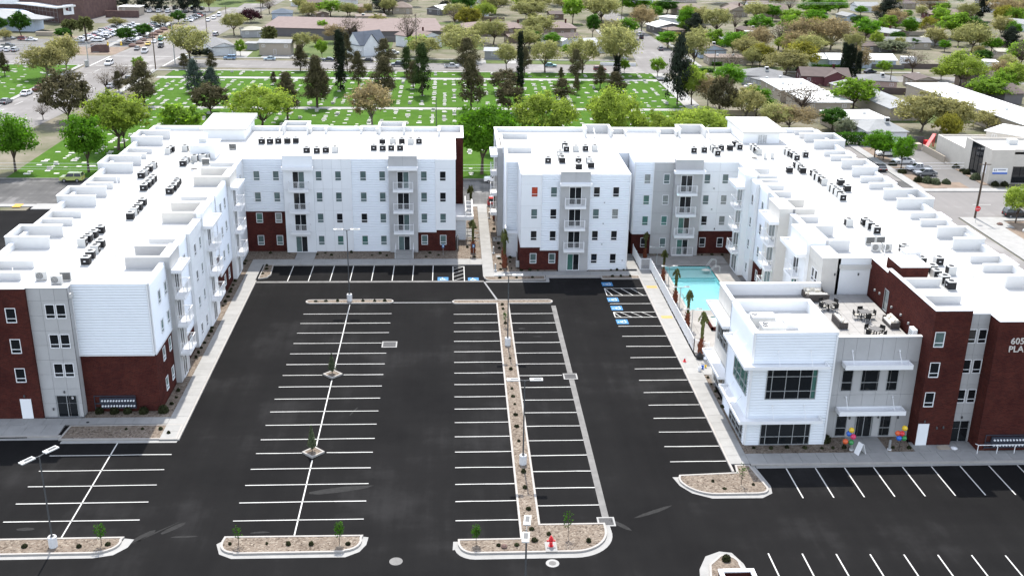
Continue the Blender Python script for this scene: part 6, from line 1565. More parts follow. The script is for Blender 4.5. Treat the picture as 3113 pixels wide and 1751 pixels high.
def dome(H, Wd, z0, nclump, nleaf, cs, ls, fill=.55, flat=1.0):
    d = sphere(nclump); d[:, 2] = np.abs(d[:, 2]) * np.where(rng.random(nclump) < .25, -.55, 1)
    r = rng.uniform(fill, 1, nclump) ** .6 * rng.uniform(.72, 1.16, nclump)
    hz = (H - z0); zc = z0 + hz * .42
    c = np.stack([d[:, 0] * Wd / 2 * .86 * r, d[:, 1] * Wd / 2 * .86 * r, zc + d[:, 2] * np.where(d[:, 2] > 0, hz * .56, hz * .42) * r * flat], 1)
    k = np.repeat(np.arange(nclump), nleaf)
    o = rng.normal(size=(len(k), 3)) * cs * rng.uniform(.5, 1.2, nclump)[k][:, None] * np.array([1, 1, .75])
    C = c[k] + o
    N = o / cs + d[k] * .8 + rng.normal(size=C.shape) * .6 + np.array([0, 0, .5])
    return c, C, N, rng.uniform(.6, 1.35, len(C)) * ls
TREES_T = {}
def add_t(kind, tm, cm, H, Wd): TREES_T.setdefault(kind, []).append((tm, cm, H, Wd))
def broad(kind, leaf, H, Wd, z0, nc, nl, cs, ls, bark='bark', r0=None, fill=.5, tipn=9, fork=None):
    for v in range(2):
        c, C, N, S = dome(H, Wd, z0, nc, nl, cs, ls, fill)
        tips = c[rng.choice(len(c), tipn, False)]
        tm = limbs(H, r0 or H * .02, fork or z0 * .85 + .2, tips, bark)
        add_t(kind, tm, quads_mesh('crown', C, N, S, LM[leaf]), H, Wd)
broad('spring_tree', 'spring', 10, 11, 2.4, 130, 62, .52, .27)
broad('leafy_tree', 'leafy', 9.5, 7.5, 2.3, 110, 62, .48, .27)
broad('lime_tree', 'lime', 5, 5, 1.0, 60, 48, .33, .24)
broad('elm', 'elm', 9, 10, 2.2, 110, 46, .55, .27, 'bark', .2, .45, 14)
broad('willow', 'willow', 8, 9, 1.2, 110, 46, .55, .27, 'bark_grey', .16, .3, 12)
broad('tan_tree', 'tan', 8.5, 9, 1.8, 100, 42, .55, .25, 'bark_grey', .16, .3, 14)
broad('yellow_tree', 'yellow', 6, 8, .8, 80, 55, .5, .28)
broad('round_tree', 'round', 6, 5, 1.3, 80, 62, .36, .25, fill=.7)
broad('purple_tree', 'purple', 4.2, 7, .5, 60, 55, .45, .28, fill=.6)
broad('olive_tree', 'olive', 3.8, 5, .4, 50, 50, .4, .26)
broad('bare_tree', 'bare', 8, 8, 2, 90, 9, .55, .2, 'bark', .17, .3, 26)
broad('dark_bush', 'cypress', 2.4, 2.8, .05, 50, 50, .22, .17, fill=.75, tipn=4)
broad('round_pine', 'pine', 8, 8, 1.0, 90, 75, .42, .25, fill=.7)
def conifer(kind, leaf, H, Wd, z0, nc, nl, cs, ls, power, jit, bark='bark', r0=.16):
    for v in range(3 if kind == 'pine' else 2):
        u = rng.random(nc) ** .75
        z = z0 + (H - z0) * u
        t = np.clip(u, 0, 1)
        prof = np.sin(np.pi * np.clip(t * .86 + .16, 0, 1)) ** power if kind != 'cypress' else np.clip(1.15 - t, 0, 1) ** .35 * np.clip(t * 8 + .35, 0, 1)
        prof = prof * (1 - t * .55) if kind not in ('cypress',) else prof
        prof /= prof.max()
        a = rng.random(nc) * 2 * np.pi
        rr = Wd / 2 * prof * rng.uniform(1 - jit, 1, nc)
        c = np.stack([rr * np.cos(a), rr * np.sin(a), z], 1)
        k = np.repeat(np.arange(nc), nl)
        o = rng.normal(size=(len(k), 3)) * cs * np.array([1, 1, .8 if kind != 'cypress' else 1.6])
        C = c[k] + o; out = np.stack([np.cos(a), np.sin(a), np.full(nc, .35)], 1)
        N = o / cs * .8 + out[k] + rng.normal(size=C.shape) * .5
        S = rng.uniform(.6, 1.3, len(C)) * ls
        b = MB(); b.tube((0, 0, -.05), (0, 0, H * .55), r0 * 1.2, r0 * .6, 7, False); b.tube((0, 0, H * .55), (0, 0, H * .95), r0 * .6, r0 * .1, 5, False)
        for i in range(10): j = rng.integers(nc); b.tube((0, 0, max(.5, c[j][2] - .5)), c[j], r0 * .25, .02, 4, False)
        add_t(kind, b.mesh('trunk', [bark]), quads_mesh('crown', C, N, S, LM[leaf]), H, Wd)
conifer('pine', 'pine', 9, 5, 1.6, 95, 62, .36, .22, .8, .75)
conifer('dark_pine', 'darkpine', 9, 7, 1.2, 100, 62, .42, .26, .7, .8)
conifer('blue_pine', 'bluepine', 6, 4, .5, 80, 55, .3, .2, .8, .7)
conifer('cedar', 'cedar', 9, 3.6, 1.0, 80, 60, .33, .22, .7, .7)
conifer('cypress', 'cypress', 10, 1.6, .3, 90, 50, .2, .2, 1, .35, r0=.1)

WORDS = {'spring_tree': ('pale spring tree', 'tree'), 'leafy_tree': ('bright leafy tree', 'tree'), 'lime_tree': ('lime young tree', 'tree'), 'elm': ('pale budded elm', 'tree'), 'willow': ('feathery olive tree', 'tree'), 'tan_tree': ('tan budding tree', 'tree'), 'yellow_tree': ('yellow green tree', 'tree'), 'round_tree': ('round dark tree', 'tree'), 'purple_tree': ('purple plum tree', 'tree'), 'olive_tree': ('low silvery tree', 'tree'), 'bare_tree': ('bare twiggy tree', 'tree'), 'dark_bush': ('clipped ball bush', 'bush'), 'round_pine': ('bushy brown pine', 'pine tree'), 'pine': ('brown green pine', 'pine tree'), 'dark_pine': ('dark dense conifer', 'conifer'), 'blue_pine': ('blue grey pine', 'pine tree'), 'cedar': ('narrow green conifer', 'conifer'), 'cypress': ('slim dark cypress', 'cypress'), 'fan_palm': ('shaggy fan palm', 'palm')}
GROUP = {'tree': 'leafy trees around the buildings and houses', 'bush': 'dark bushes', 'pine tree': 'pines of the cemetery and streets', 'conifer': 'dark conifers', 'cypress': 'slim cypresses', 'palm': 'palms'}
OBJ = {'spring_tree': 'spring_tree', 'leafy_tree': 'leafy_tree', 'lime_tree': 'young_tree', 'elm': 'elm_tree', 'willow': 'feathery_tree', 'tan_tree': 'budding_tree', 'yellow_tree': 'leafy_tree', 'round_tree': 'round_tree', 'purple_tree': 'plum_tree', 'olive_tree': 'silver_tree', 'bare_tree': 'bare_tree', 'dark_bush': 'bush', 'round_pine': 'pine_tree', 'pine': 'pine_tree', 'dark_pine': 'conifer', 'blue_pine': 'pine_tree', 'cedar': 'conifer', 'cypress': 'cypress_tree', 'fan_palm': 'palm_tree'}
def region(x, y):
    if x < -94: return 'across the main road'
    if x < -76: return 'beside the main road'
    if x < 57:
        if y < 203: return 'just behind the white roofs'
        if y < 241: return 'on the near cemetery lawn'
        if y < 288: return 'on the middle cemetery lawn'
        if y < 330: return 'on the street past the cemetery'
        if y < 380: return 'by the long pink roofs'
        return 'among the roofs at the very top'
    if y < 199: return 'at the beige office lot'
    if y < 262: return 'round the far white flat roofs'
    if y < 320: return 'near the tall cypresses'
    if y < 385: return 'past the tall cypresses'
    return 'among the farthest houses'
TREES = [('round_pine',-78.3,221.9,10.3,10),
('spring_tree',-61.3,197.2,10.4,12),
('leafy_tree',-74,181.4,9.2,6.9),
('leafy_tree',-61.7,181.1,9.4,6.6),
('spring_tree',-60.6,198.8,8.6,6.2),
('lime_tree',-51.6,206.7,6.6,8.3),
('spring_tree',-37.9,214.1,8.7,12.7),
('pine',-67.5,239,9.1,6.2),
('pine',-77.8,255.7,4.6,2.8),
('blue_pine',-60.3,256.3,7,4.2),
('blue_pine',-56.4,256.5,5.3,4.2),
('round_pine',-51.5,231,6.3,7.4),
('pine',-111.9,276.7,5.4,2.6),
('willow',-100.4,273.4,8.2,10.4),
('willow',-99.6,285.1,9,7.6),
('bare_tree',-81.1,256.5,4.8,5.1),
('bare_tree',-81.1,270.4,4.4,6.3),
('bare_tree',-84.3,224.3,3.5,3.4),
('lime_tree',-81.4,285.9,3.5,3.3),
('pine',-70.5,289.5,3.8,2.9),
('pine',-62.5,286.7,4.3,2.8),
('pine',-39.7,287.7,6.3,4),
('pine',-43.4,266.4,3.1,1.6),
('pine',-34.2,224.7,9.2,5.1),
('pine',-29.6,238.6,10.3,5.1),
('elm',-71,299.1,10.3,11.4),
('round_tree',-98.7,336.2,4.6,5),
('round_tree',-97,350.8,4,4.9),
('round_tree',-134.8,350.4,7.4,5.5),
('round_tree',-144.7,358.4,4.8,5.3),
('round_tree',-120,344.8,3.3,4.8),
('fan_palm',-118.6,347.9,5.5,4.6),
('fan_palm',-111.4,339.6,7.3,4.3),
('fan_palm',-53.9,326.7,6.5,4.2),
('willow',-97.4,375,4.6,6.9),
('round_tree',-95,387.6,4.1,5),
('willow',-112.4,375.6,3.2,6),
('willow',-136.1,340.9,3.5,3.9),
('elm',-70,357.3,7.3,8),
('purple_tree',-70.5,391.4,4.2,7.7),
('lime_tree',-60.1,313.7,4.3,3.1),
('dark_bush',-71.9,311.8,2.1,2.8),
('dark_bush',-69.2,312,2.2,2.8),
('dark_pine',-123.3,423.2,7,5.8),
('dark_pine',-116.1,423.8,7.1,7.3),
('dark_pine',-110.8,424.3,7.1,7.3),
('dark_pine',-101.6,425.2,7.1,7.8),
('dark_pine',-97.4,425.6,7.1,5.4),
('elm',-92.2,426.1,7.1,5.4),
('willow',-130.7,413.9,4.6,6.1),
('elm',-74.4,441.5,4.9,6.6),
('bare_tree',-68.4,419.6,6.1,6.3),
('lime_tree',-52.3,416.8,4.2,6.3),
('elm',-57.6,424.9,6.2,5.9),
('pine',-29.8,239.3,10.2,5.2),
('cypress',-26.4,259.2,13.4,2.2),
('pine',-27.2,285.2,9.6,3.5),
('pine',-22.4,261.9,8.3,3.9),
('pine',-17.9,291.8,7.5,5.1),
('pine',-15.1,247.3,9.3,5.7),
('cedar',-11.4,280.8,7.1,3.3),
('pine',-9.1,262.3,6.2,3.6),
('cedar',-6.7,253.1,11.5,4),
('pine',4.2,286.5,8.5,5.8),
('pine',4.5,236.6,10.8,5.5),
('round_pine',13.2,257.9,5.5,6.8),
('round_pine',12.7,232.6,6.7,6),
('cypress',16.5,254.7,13.9,1.4),
('pine',19.6,284.1,6.7,3.2),
('pine',28.3,274.6,3.3,1.7),
('pine',25.8,247,5,5),
('pine',30.3,256,4.1,1.7),
('pine',32,274.8,7.5,3.6),
('pine',37,263.9,5.3,3.3),
('pine',38.8,252.1,5.7,5.1),
('cypress',44,283.1,5,1.5),
('tan_tree',-16,216.9,9.6,9.8),
('leafy_tree',5.3,180.1,11.6,9.2),
('spring_tree',17.9,199.6,10.3,13.2),
('spring_tree',31,198.2,11.2,9.7),
('spring_tree',38,196.6,7.6,8.2),
('spring_tree',46.8,196.8,8,11.3),
('leafy_tree',9,196.3,7.9,5.9),
('elm',-7.3,309.2,6.4,9.4),
('elm',3.3,307.4,9.1,12.6),
('elm',15.1,290.1,7.5,6.2),
('elm',13.5,341.7,7.5,9.2),
('elm',25.3,288.1,8.5,8.5),
('elm',35.3,287.2,9.4,8.9),
('elm',28.6,351.5,7.9,11.1),
('elm',29.4,405.4,6.9,14.2),
('elm',48.8,318.2,8.9,10.2),
('round_tree',47.2,360.5,7.1,4),
('bare_tree',-12.6,330.4,11.1,7.3),
('bare_tree',-31.5,346.2,7.7,8.9),
('lime_tree',-42.3,362.4,4.3,4),
('lime_tree',-36.5,310.1,5,3.3),
('elm',17.4,425.1,7.4,11.9),
('elm',1.5,401.1,6.4,9.8),
('elm',44.9,436.6,6.7,10.2),
('lime_tree',44.5,396.9,9,7.4),
('elm',54.5,407.5,9,15.7),
('dark_pine',-25.5,425.6,7.9,9.8),
('leafy_tree',-53,414.6,4,7.2),
('lime_tree',-44.8,413.3,5.6,9.1),
('leafy_tree',-37.7,413.9,4,6.7),
('elm',-43.3,319.6,5.9,6),
('cedar',2.9,403.2,3,1.2),
('dark_bush',-2.4,430,4.1,4.5),
('elm',9.4,347.3,6.4,5.7),
('elm',44.4,286.3,12.8,11.2),
('tan_tree',65.8,372.4,8.7,8.9),
('dark_pine',52.3,243.9,15,5.8),
('elm',67.7,298.6,9.4,9.8),
('leafy_tree',67.9,336.3,4.9,7.3),
('dark_pine',83.1,367.1,7,7),
('elm',90.4,367.6,8.9,10.6),
('lime_tree',54.8,282.8,4.8,4),
('lime_tree',46.7,287.8,3.7,2.8),
('spring_tree',55.7,244,8.8,6.6),
('round_pine',58.6,228.5,8.6,6.2),
('bare_tree',76.3,289.1,5.9,7.5),
('yellow_tree',87.9,302.5,6.1,9),
('willow',90.4,286.4,6.9,12.2),
('bare_tree',102.6,334.7,8.7,9.4),
('tan_tree',110.2,335.1,9.3,12.6),
('tan_tree',119.5,335.6,9.5,13.7),
('cypress',104.5,282.1,8.8,1.3),
('cypress',105.4,282.2,8.2,1.3),
('cypress',106.2,282.2,8.5,1.3),
('cypress',107.2,282.2,7.7,1.3),
('cypress',106.9,277.5,7.3,1.3),
('dark_pine',161.1,395.8,11.1,9.3),
('lime_tree',118.9,289.5,3.6,3.9),
('bare_tree',127.1,289.8,6.6,8.7),
('lime_tree',172.5,366.6,8.4,11.2),
('elm',163.8,332.7,8.8,12.1),
('leafy_tree',170.5,333.1,4.4,6.1),
('spring_tree',130.4,268,8.9,11.6),
('lime_tree',129.7,250.9,5.4,9.7),
('bare_tree',163.3,301.5,8.5,6.7),
('leafy_tree',157.8,439.3,5.6,7.2),
('leafy_tree',165.3,434,3.6,4.7),
('leafy_tree',161,374.6,5.7,5.3),
('round_tree',147.3,350.6,3.8,4.7),
('yellow_tree',88.7,330.3,4.8,5.4),
('leafy_tree',123.3,413.5,5.6,6.7),
('lime_tree',129.4,408.7,4.6,8.3),
('round_tree',148.6,341,2.9,3.8),
('lime_tree',162.6,377,2.6,4.1),
('leafy_tree',142.1,417.8,8.2,14.3),
('bare_tree',136.2,434.4,7.8,8.1),
('tan_tree',196.2,439.7,8.6,13.7),
('dark_pine',208.3,420.5,9.9,7.2),
('tan_tree',213.3,412.8,10.1,11.7),
('elm',236.3,443.3,6.7,8.3),
('leafy_tree',72.3,428.7,7.7,13.2),
('elm',55.1,395.1,10,12.1),
('leafy_tree',81.5,373.5,7.9,6.9),
('leafy_tree',106.1,368.6,6.5,8.6),
('spring_tree',134.5,336.5,5.7,4.2),
('olive_tree',137.4,333,3.4,10.5),
('leafy_tree',155.7,334.1,3.4,3.7),
('spring_tree',51.2,214.9,4.9,11.4),
('spring_tree',32.3,214.5,8.3,8.9),
('tan_tree',59,241.7,6.9,6.9),
('willow',63.8,226.9,7.3,8),
('bare_tree',78.2,232.6,7.4,11.9),
('tan_tree',70.7,216.9,4.9,11.5),
('round_tree',80,217.9,4.4,5.3),
('olive_tree',80.1,209.9,3.8,4.1),
('round_tree',89,226.6,2.2,4),
('willow',98.2,215.7,8.6,11.9),
('willow',104.8,214.3,7,8.3),
('willow',114,219.3,4,7.5),
('leafy_tree',79.7,193,4.9,4),
('leafy_tree',80.6,191.1,5.1,3.9),
('leafy_tree',81.6,185,5.6,3.8),
('spring_tree',86,151.7,5.6,4.7),
('cedar',104,379.7,3.5,2.4),
('bare_tree',98.9,374.7,7.4,5.2),
('spring_tree',131.1,280.5,3.6,5.4),
('elm',94.3,287.1,4.9,4.5)]
random.seed(3)
def ordinal(i, n, frm):
    if n == 1: return ''
    return ', %s from %s' % (ORD[min(i, 29)], frm)
def plant_all(T):
    G_ = {}
    for t in T: G_.setdefault((t[0], region(t[1], t[2])), []).append(t)
    for (k, rg), L in G_.items():
        L.sort(key=lambda t: t[1])
        for i, (kind, x, y, h, w) in enumerate(L):
            tm, cm, H0, W0 = random.choice(TREES_T[kind])
            desc, cat = WORDS[kind]
            frm = 'the school wall' if x < -94 else 'the main road' if x < 57 else 'the cemetery side'
            t = thing(OBJ[kind], desc + ' ' + rg + ordinal(i, len(L), frm), cat, (x, y, .0), GROUP[cat], random.uniform(0, 6.28))
            s = (w / W0 * 1.2, w / W0 * 1.2, h / H0 * 1.05)
            inst('trunk', tm, t, (0, 0, 0), 0, s); inst('crown', cm, t, (0, 0, 0), 0, s)

# fan palms with skirts of dead fronds
def palm_meshes(H, Wd, skirt, nfr):
    b = MB(); b.lathe((0, 0, 0), [(.28, 0), (.22, H * .3), (.19, H * .78), (.1, H * .8)], 9); tm = b.mesh('trunk', ['bark'])
    C, N, S = [], [], []
    for i in range(nfr):
        a = rng.uniform(0, 6.28); up = rng.uniform(-.9 if skirt else -.2, 1.0)
        d = np.array([math.cos(a) * math.cos(up * 1.2), math.sin(a) * math.cos(up * 1.2), math.sin(up * 1.2)])
        for j in range(14):
            f = (j + 1) / 14; p = np.array([0, 0, H * .8]) + d * Wd / 2 * f * rng.uniform(.85, 1.05) - np.array([0, 0, .5 * f * f * Wd / 3])
            C.append(p + rng.normal(size=3) * .08); N.append(np.array([-d[1], d[0], .3]) + rng.normal(size=3) * .5); S.append(.3 + .25 * f)
    return tm, quads_mesh('crown', np.array(C), np.array(N), np.array(S), LM['palm'])
for _ in range(2):
    tm, cm = palm_meshes(7, 4.4, True, 90); add_t('fan_palm', tm, cm, 7, 4.4)
# more yard trees between the far houses
random.seed(41)
taken = [(t[1], t[2]) for t in TREES]
HB = [(q[3], q[4], q[5], q[6], q[8]) for q in HOUSES]
def free(x, y):
    if any((x - a) ** 2 + (y - b) ** 2 < 12 for a, b in taken): return False
    for ax, ay, bx, by, d in HB:
        L = math.hypot(bx - ax, by - ay); ux, uy = (bx - ax) / L, (by - ay) / L; px, py = x - ax, y - ay
        s, r = px * ux + py * uy, -px * uy + py * ux
        if -1.5 < s < L + 1.5 and -1.2 < r < d + 1.2: return False
    if 60 - (y < 350) * 7 < x < 69 and y > 290: return False
    if y < 312 and (x < 80 and y > 284 or abs(y - 284 + (x - 78) * .066) < 8): return False
    return -60 < x and not (x < 57 and y < 311)
extra = 0
while extra < 120:
    y = random.uniform(206, 445) if random.random() < .75 else random.uniform(311, 445); x = random.uniform(58, .56 * y) if random.random() < .72 else random.uniform(-58, 57)
    if y < 262 and random.random() < .5: continue
    if not free(x, y): continue
    k = random.choices(('elm', 'tan_tree', 'willow', 'spring_tree', 'leafy_tree', 'lime_tree', 'bare_tree', 'round_tree', 'dark_pine', 'yellow_tree'), (5, 4, 4, 4, 4, 3, 2, 2, 1.2, 2))[0]
    h = random.uniform(3.5, 7.5); TREES.append((k, x, y, h, h * random.uniform(.95, 1.35))); taken.append((x, y)); extra += 1
plant_all(TREES)

# young palms with tied-up fronds: red-brown boots at the foot, green tuft on top
def tied_palm(seed):
    r = np.random.default_rng(seed); b = MB(); H = 4.4
    b.lathe((0, 0, 0), [(.30, 0), (.34, .25), (.30, .6), (.34, .75), (.25, 1.1), (.2, 1.45), (.12, 1.7), (.1, 2.6)], 10)
    for i in range(26):
        a = r.uniform(0, 6.28); z = r.uniform(.1, 1.5); rr = .3 - z * .07
        b.bar((rr * math.cos(a), rr * math.sin(a), z), ((rr + .12) * math.cos(a), (rr + .12) * math.sin(a), z + .22), .07)
    boots = b.mesh('trunk', ['palm_bark'])
    C, N, S = [], [], []
    for i in range(16):
        a = r.uniform(0, 6.28); z0 = 1.5; top = H * r.uniform(.88, 1)
        for j in range(24):
            f = j / 23; z = z0 + (top - z0) * min(1, f * 1.15); q = .12 + .05 * f
            if f > .7: z = top - (f - .7) * 2.4; q = .17 + (f - .7) * 1.1
            C.append((q * math.cos(a) + r.normal() * .02, q * math.sin(a) + r.normal() * .02, z)); N.append((math.cos(a), math.sin(a), r.normal() * .4)); S.append(.15 + .08 * f)
    return boots, quads_mesh('crown', np.array(C), np.array(N), np.array(S), LM['palm'])
PAL = [tied_palm(s) for s in (1, 2, 3)]
for i, (x, y, h, lab) in enumerate(((26.97, 126.8, 4.2, 'tied young palm by the pool fence, next to the pool gate'), (26.95, 119.0, 4.4, 'tied young palm by the pool fence, second beyond the gate'), (26.9, 111.7, 4.5, 'tied young palm by the pool fence, third beyond the gate'), (26.77, 103.95, 5.0, 'tied young palm by the pool fence, at its near end'), (26.15, 135.6, 3.8, 'tied young palm in the shade behind the pool gate'), (2.95, 138.0, 4.8, 'tied young palm nearest the blue sign on the left of the walkway'), (2.95, 154.1, 5.2, 'tied young palm on the left of the walkway at the street end'), (6.95, 131.9, 4.8, 'tied young palm right of the walkway nearest the parking lot'), (7.0, 135.3, 4.3, 'tied young palm right of the walkway behind the nearest one'), (6.55, 153.4, 5.0, 'tied young palm right of the walkway at the street end'), (.95, 158, 4.8, 'tied young palm half hidden by the brick end'))):
    t = thing('young_palm', lab, 'palm', (x, y, .08), 'tied young palms', i * 1.3); tm, cm = PAL[i % 3]; s = h / 4.4
    inst('trunk', tm, t, (0, 0, 0), 0, (s * .95, s * .95, s)); inst('crown', cm, t, (0, 0, 0), 0, (s, s, s))

# small shrubs in the gravel
def tuft(n, w, h, ls):
    d = sphere(n); d[:, 2] = np.abs(d[:, 2]); C = d * np.array([w, w, h]) * rng.uniform(.3, 1, (n, 1)) ** .5
    return quads_mesh('shrub', C + np.array([0, 0, .03]), d + rng.normal(size=d.shape) * .5, rng.uniform(.7, 1.3, n) * ls, LM['shrub'])
SHM = [tuft(160, .26, .34, .11), tuft(140, .22, .28, .1), tuft(120, .3, .25, .12)]
SPOTS = [
    ('in the gravel along the sidewalk of the left building', -1, [(-26.74, 93.21), (-26.65, 94.62), (-26.78, 96.07), (-26.79, 103.93), (-26.79, 105.13), (-26.78, 106.41), (-26.71, 107.70), (-26.69, 109.72), (-26.63, 110.84), (-26.80, 111.98), (-26.88, 118.60), (-26.88, 119.94), (-26.85, 121.59), (-26.93, 123.23), (-26.98, 124.24), (-27.00, 125.53), (-27.0, 127.0)]),
    ('in the gravel under the rear wing of the left building', 0, [(-27.06, 133.47), (-27.01, 134.6), (-24.3, 137.8), (-21.8, 137.7), (-18.00, 137.13), (-16.98, 137.87), (-16.08, 136.96), (-13.5, 138), (-10.67, 136.81), (-9.61, 137.60), (-8.67, 136.64), (-3.40, 136.18), (-2.92, 137.81), (-1.71, 136.85)]),
    ('in the corner bed where the two sidewalks meet', -1, [(-24.03, 129.70), (-23.83, 131.45), (-24.0, 132.7)]),
    ('left of the walkway between the buildings', -1, [(3.13, 136.05), (2.21, 140.07), (3.24, 140.82), (3.37, 144.29), (3.48, 148.97)]),
    ('right of the walkway between the buildings', -1, [(6.40, 131.03), (7.82, 131.35), (6.50, 133.23), (7.79, 133.91), (6.41, 135.32), (7.89, 135.7), (6.60, 139.67), (6.57, 141.75), (6.3, 143.88), (6.2, 148.33)]),
    ('at the foot of the block between walkway and pool', 0, [(9.07, 130.6), (10.21, 130.6), (11.21, 130.6), (20.84, 130.6), (21.62, 130.6), (22.5, 130.6)]),
    ('in the two kerbed beds before that block', 0, [(6.15, 127.85), (8.31, 127.82), (10.35, 127.99), (20.67, 128.2), (21.78, 128.2), (22.97, 128.2)]),
    ('down the gravel median', -1, [(6.03, 118.5), (6.07, 117.09), (6.18, 115.46), (6.12, 112.71), (6.15, 103.09), (6.10, 100.35), (6.04, 97.57), (5.97, 95.80), (5.98, 94.08), (6.05, 92.40), (6.01, 90.20), (5.97, 87.88), (6.01, 85.10), (6.08, 79.65), (6.04, 77.13), (6.10, 73.86), (6.15, 71.02)]),
    ('in the hydrant bed', 0, [(3.48, 68.90), (4.86, 68.90), (6.26, 69.46), (7.43, 70.25), (10.40, 69.23)]),
    ('in the near left gravel island', 0, [(-31.98, 69.84), (-27.96, 69.71), (-25.9, 69.94)]),
    ('in the near middle gravel island', 0, [(-16.79, 69.7), (-14.04, 69.68), (-12.40, 69.53), (-10.68, 69.48), (-7.91, 69.43)]),
    ('in the curved bed before the clubhouse', 0, [(22.00, 77.69), (22.72, 76.53), (25.3, 77.07)]),
    ('in the clubhouse front bed', 0, [(27.02, 83.32), (28.57, 83.17), (30.03, 83.25), (31.65, 83.20), (33.18, 83.09), (34.18, 83.07), (35.2, 83.11), (39.66, 83.00), (41.1, 82.89)]),
    ('in the clubhouse side strip', -1, [(26.18, 91.4), (26.2, 93.21), (26.2, 94.72), (26.2, 96.42), (26.2, 97.95)]),
    ('in the kerbed bed before the meter wall', 0, [(-29.63, 88.2), (-28.16, 88.2), (-26.52, 88.14), (-25.62, 87.39)]),
    ('on the long thin island', 0, [(-16.2, 119.9), (-15, 119.95), (-13.6, 119.9), (-10.6, 119.95), (-9.2, 119.9), (-8, 119.9)]),
    ('at the brick foot by the pool', 0, [(34.2, 136.6), (35.6, 136.7), (37, 136.6), (28, 136.7), (29, 136.7), (38, 125.5), (38.1, 124.3)]),
]
for where, mode, L in SPOTS:
    L = sorted(L, key=lambda p: p[1] if mode == -1 else p[0])
    for i, (x, y) in enumerate(L):
        o = bpy.data.objects.new('shrub', random.choice(SHM)); COL.objects.link(o); o.location = (x, y, .1); s = random.uniform(.55, 1.0); o.scale = (s, s, s * random.uniform(.8, 1.2)); o.rotation_euler.z = random.uniform(0, 6)
        tag(o, 'shrub %s, %s from %s' % (where, ORD[i], 'near end' if mode == -1 else 'left'), 'shrub', 'small shrubs set in gravel')
BIG = tuft(420, .5, .75, .15)
for x, y, lab, s in ((-33.0, 91.55, 'dark leafy shrub under the left end of the meter bank', .8), (-31.6, 91.5, 'dark leafy shrub under the middle of the meter bank', .85), (-30.4, 91.5, 'dark leafy shrub under the right half of the meter bank', .8), (-28.9, 91.45, 'dark leafy shrub right of the meter bank', .9), (-27.1, 91.6, 'bright leafy shrub at the brick corner by the sidewalk', 1.0), (33.9, 84.3, 'dark shrub left of the clubhouse entrance glass', 1.0), (20.4, 66.5, 'spiky shrub in the bed behind the brick enclosure', .7)):
    o = bpy.data.objects.new('shrub', BIG); COL.objects.link(o); o.location = (x, y, .1); o.scale = (s, s, s); tag(o, lab, 'shrub')
# saplings in islands, conical trees in the diamonds
def sapling(x, y, h, lab, dens, w=.5):
    t = thing('sapling', lab, 'sapling', (x, y, .12), 'staked saplings in the islands'); b = MB(); tips = []
    b.tube((x, y, .1), (x + .03, y, h * .9), .03, .012, 6)
    for i in range(8):
        a = rng.uniform(0, 6.28); z = h * rng.uniform(.35, .8); b.tube((x, y, z), (x + w * .7 * math.cos(a), y + w * .7 * math.sin(a), z + h * .22), .014, .005, 4)
    b.build('trunk', 'bark', t); n = dens; d = sphere(n); C = d * np.array([w, w, h * .36]) * rng.uniform(.4, 1, (n, 1)) + np.array([0, 0, h * .66]); inst('crown', quads_mesh('crown', C, d + rng.normal(size=d.shape), np.full(n, .12), LM['round']), t, (0, 0, 0))
sapling(-26.37, 69.9, 1.9, 'leafy sapling at the rounded end of the near left island', 150)
sapling(-34.3, 70.0, 1.7, 'leafy sapling at the left edge of the picture in the near left island', 150)
sapling(-16.13, 69.6, 1.7, 'thin sapling at the left end of the near middle island', 60, .4)
sapling(-8.56, 69.5, 2.0, 'dark leafy sapling at the right end of the near middle island', 240, .42)
sapling(1.78, 69.2, 1.7, 'dark leafy sapling left of the hydrant', 220, .42)
sapling(8.88, 69.9, 2.4, 'thin twiggy sapling right of the hydrant', 70, .45)
sapling(24.3, 77.2, 2.0, 'faint bare sapling in the curved bed before the clubhouse', 40, .5)
sapling(6.04, 111.9, 1.9, 'thin sapling at the far end of the gravel median', 60, .35)
def cone_tree(x, y, h, lab):
    t = thing('cone_tree', lab, 'tree', (x, y, .12), 'small cone shaped evergreens in diamond planters'); b = MB(); b.tube((x, y, .1), (x, y, h * .8), .05, .02, 6); b.build('trunk', 'bark', t)
    n = 1100; u = rng.random(n) ** .8; a = rng.uniform(0, 6.28, n); r = .52 * (1.02 - u) * np.clip(u * 6, .25, 1) * rng.uniform(.5, 1, n); C = np.stack([r * np.cos(a), r * np.sin(a), .3 + (h - .3) * u], 1); N = np.stack([np.cos(a), np.sin(a), np.full(n, .6)], 1) + rng.normal(size=(n, 3)) * .5
    inst('crown', quads_mesh('crown', C, N, rng.uniform(.08, .15, n), LM['olive']), t, (0, 0, 0))
LM['olive'] = leaf_mat('grey_green_needles', (.10, .12, .065), (.045, .055, .03), .1)
cone_tree(-12.2, 99.75, 2.2, 'small cone shaped evergreen in the farther diamond planter'); cone_tree(-12.3, 83.75, 2.55, 'small cone shaped evergreen in the nearer diamond planter')
b = MB(); b.lathe((3.9, 68.7, .1), [(.22, 0), (.26, .12), (.12, .25)], 7); o = tag(b.build('boulder', 'rock'), 'reddish boulder in the hydrant bed', 'boulder')
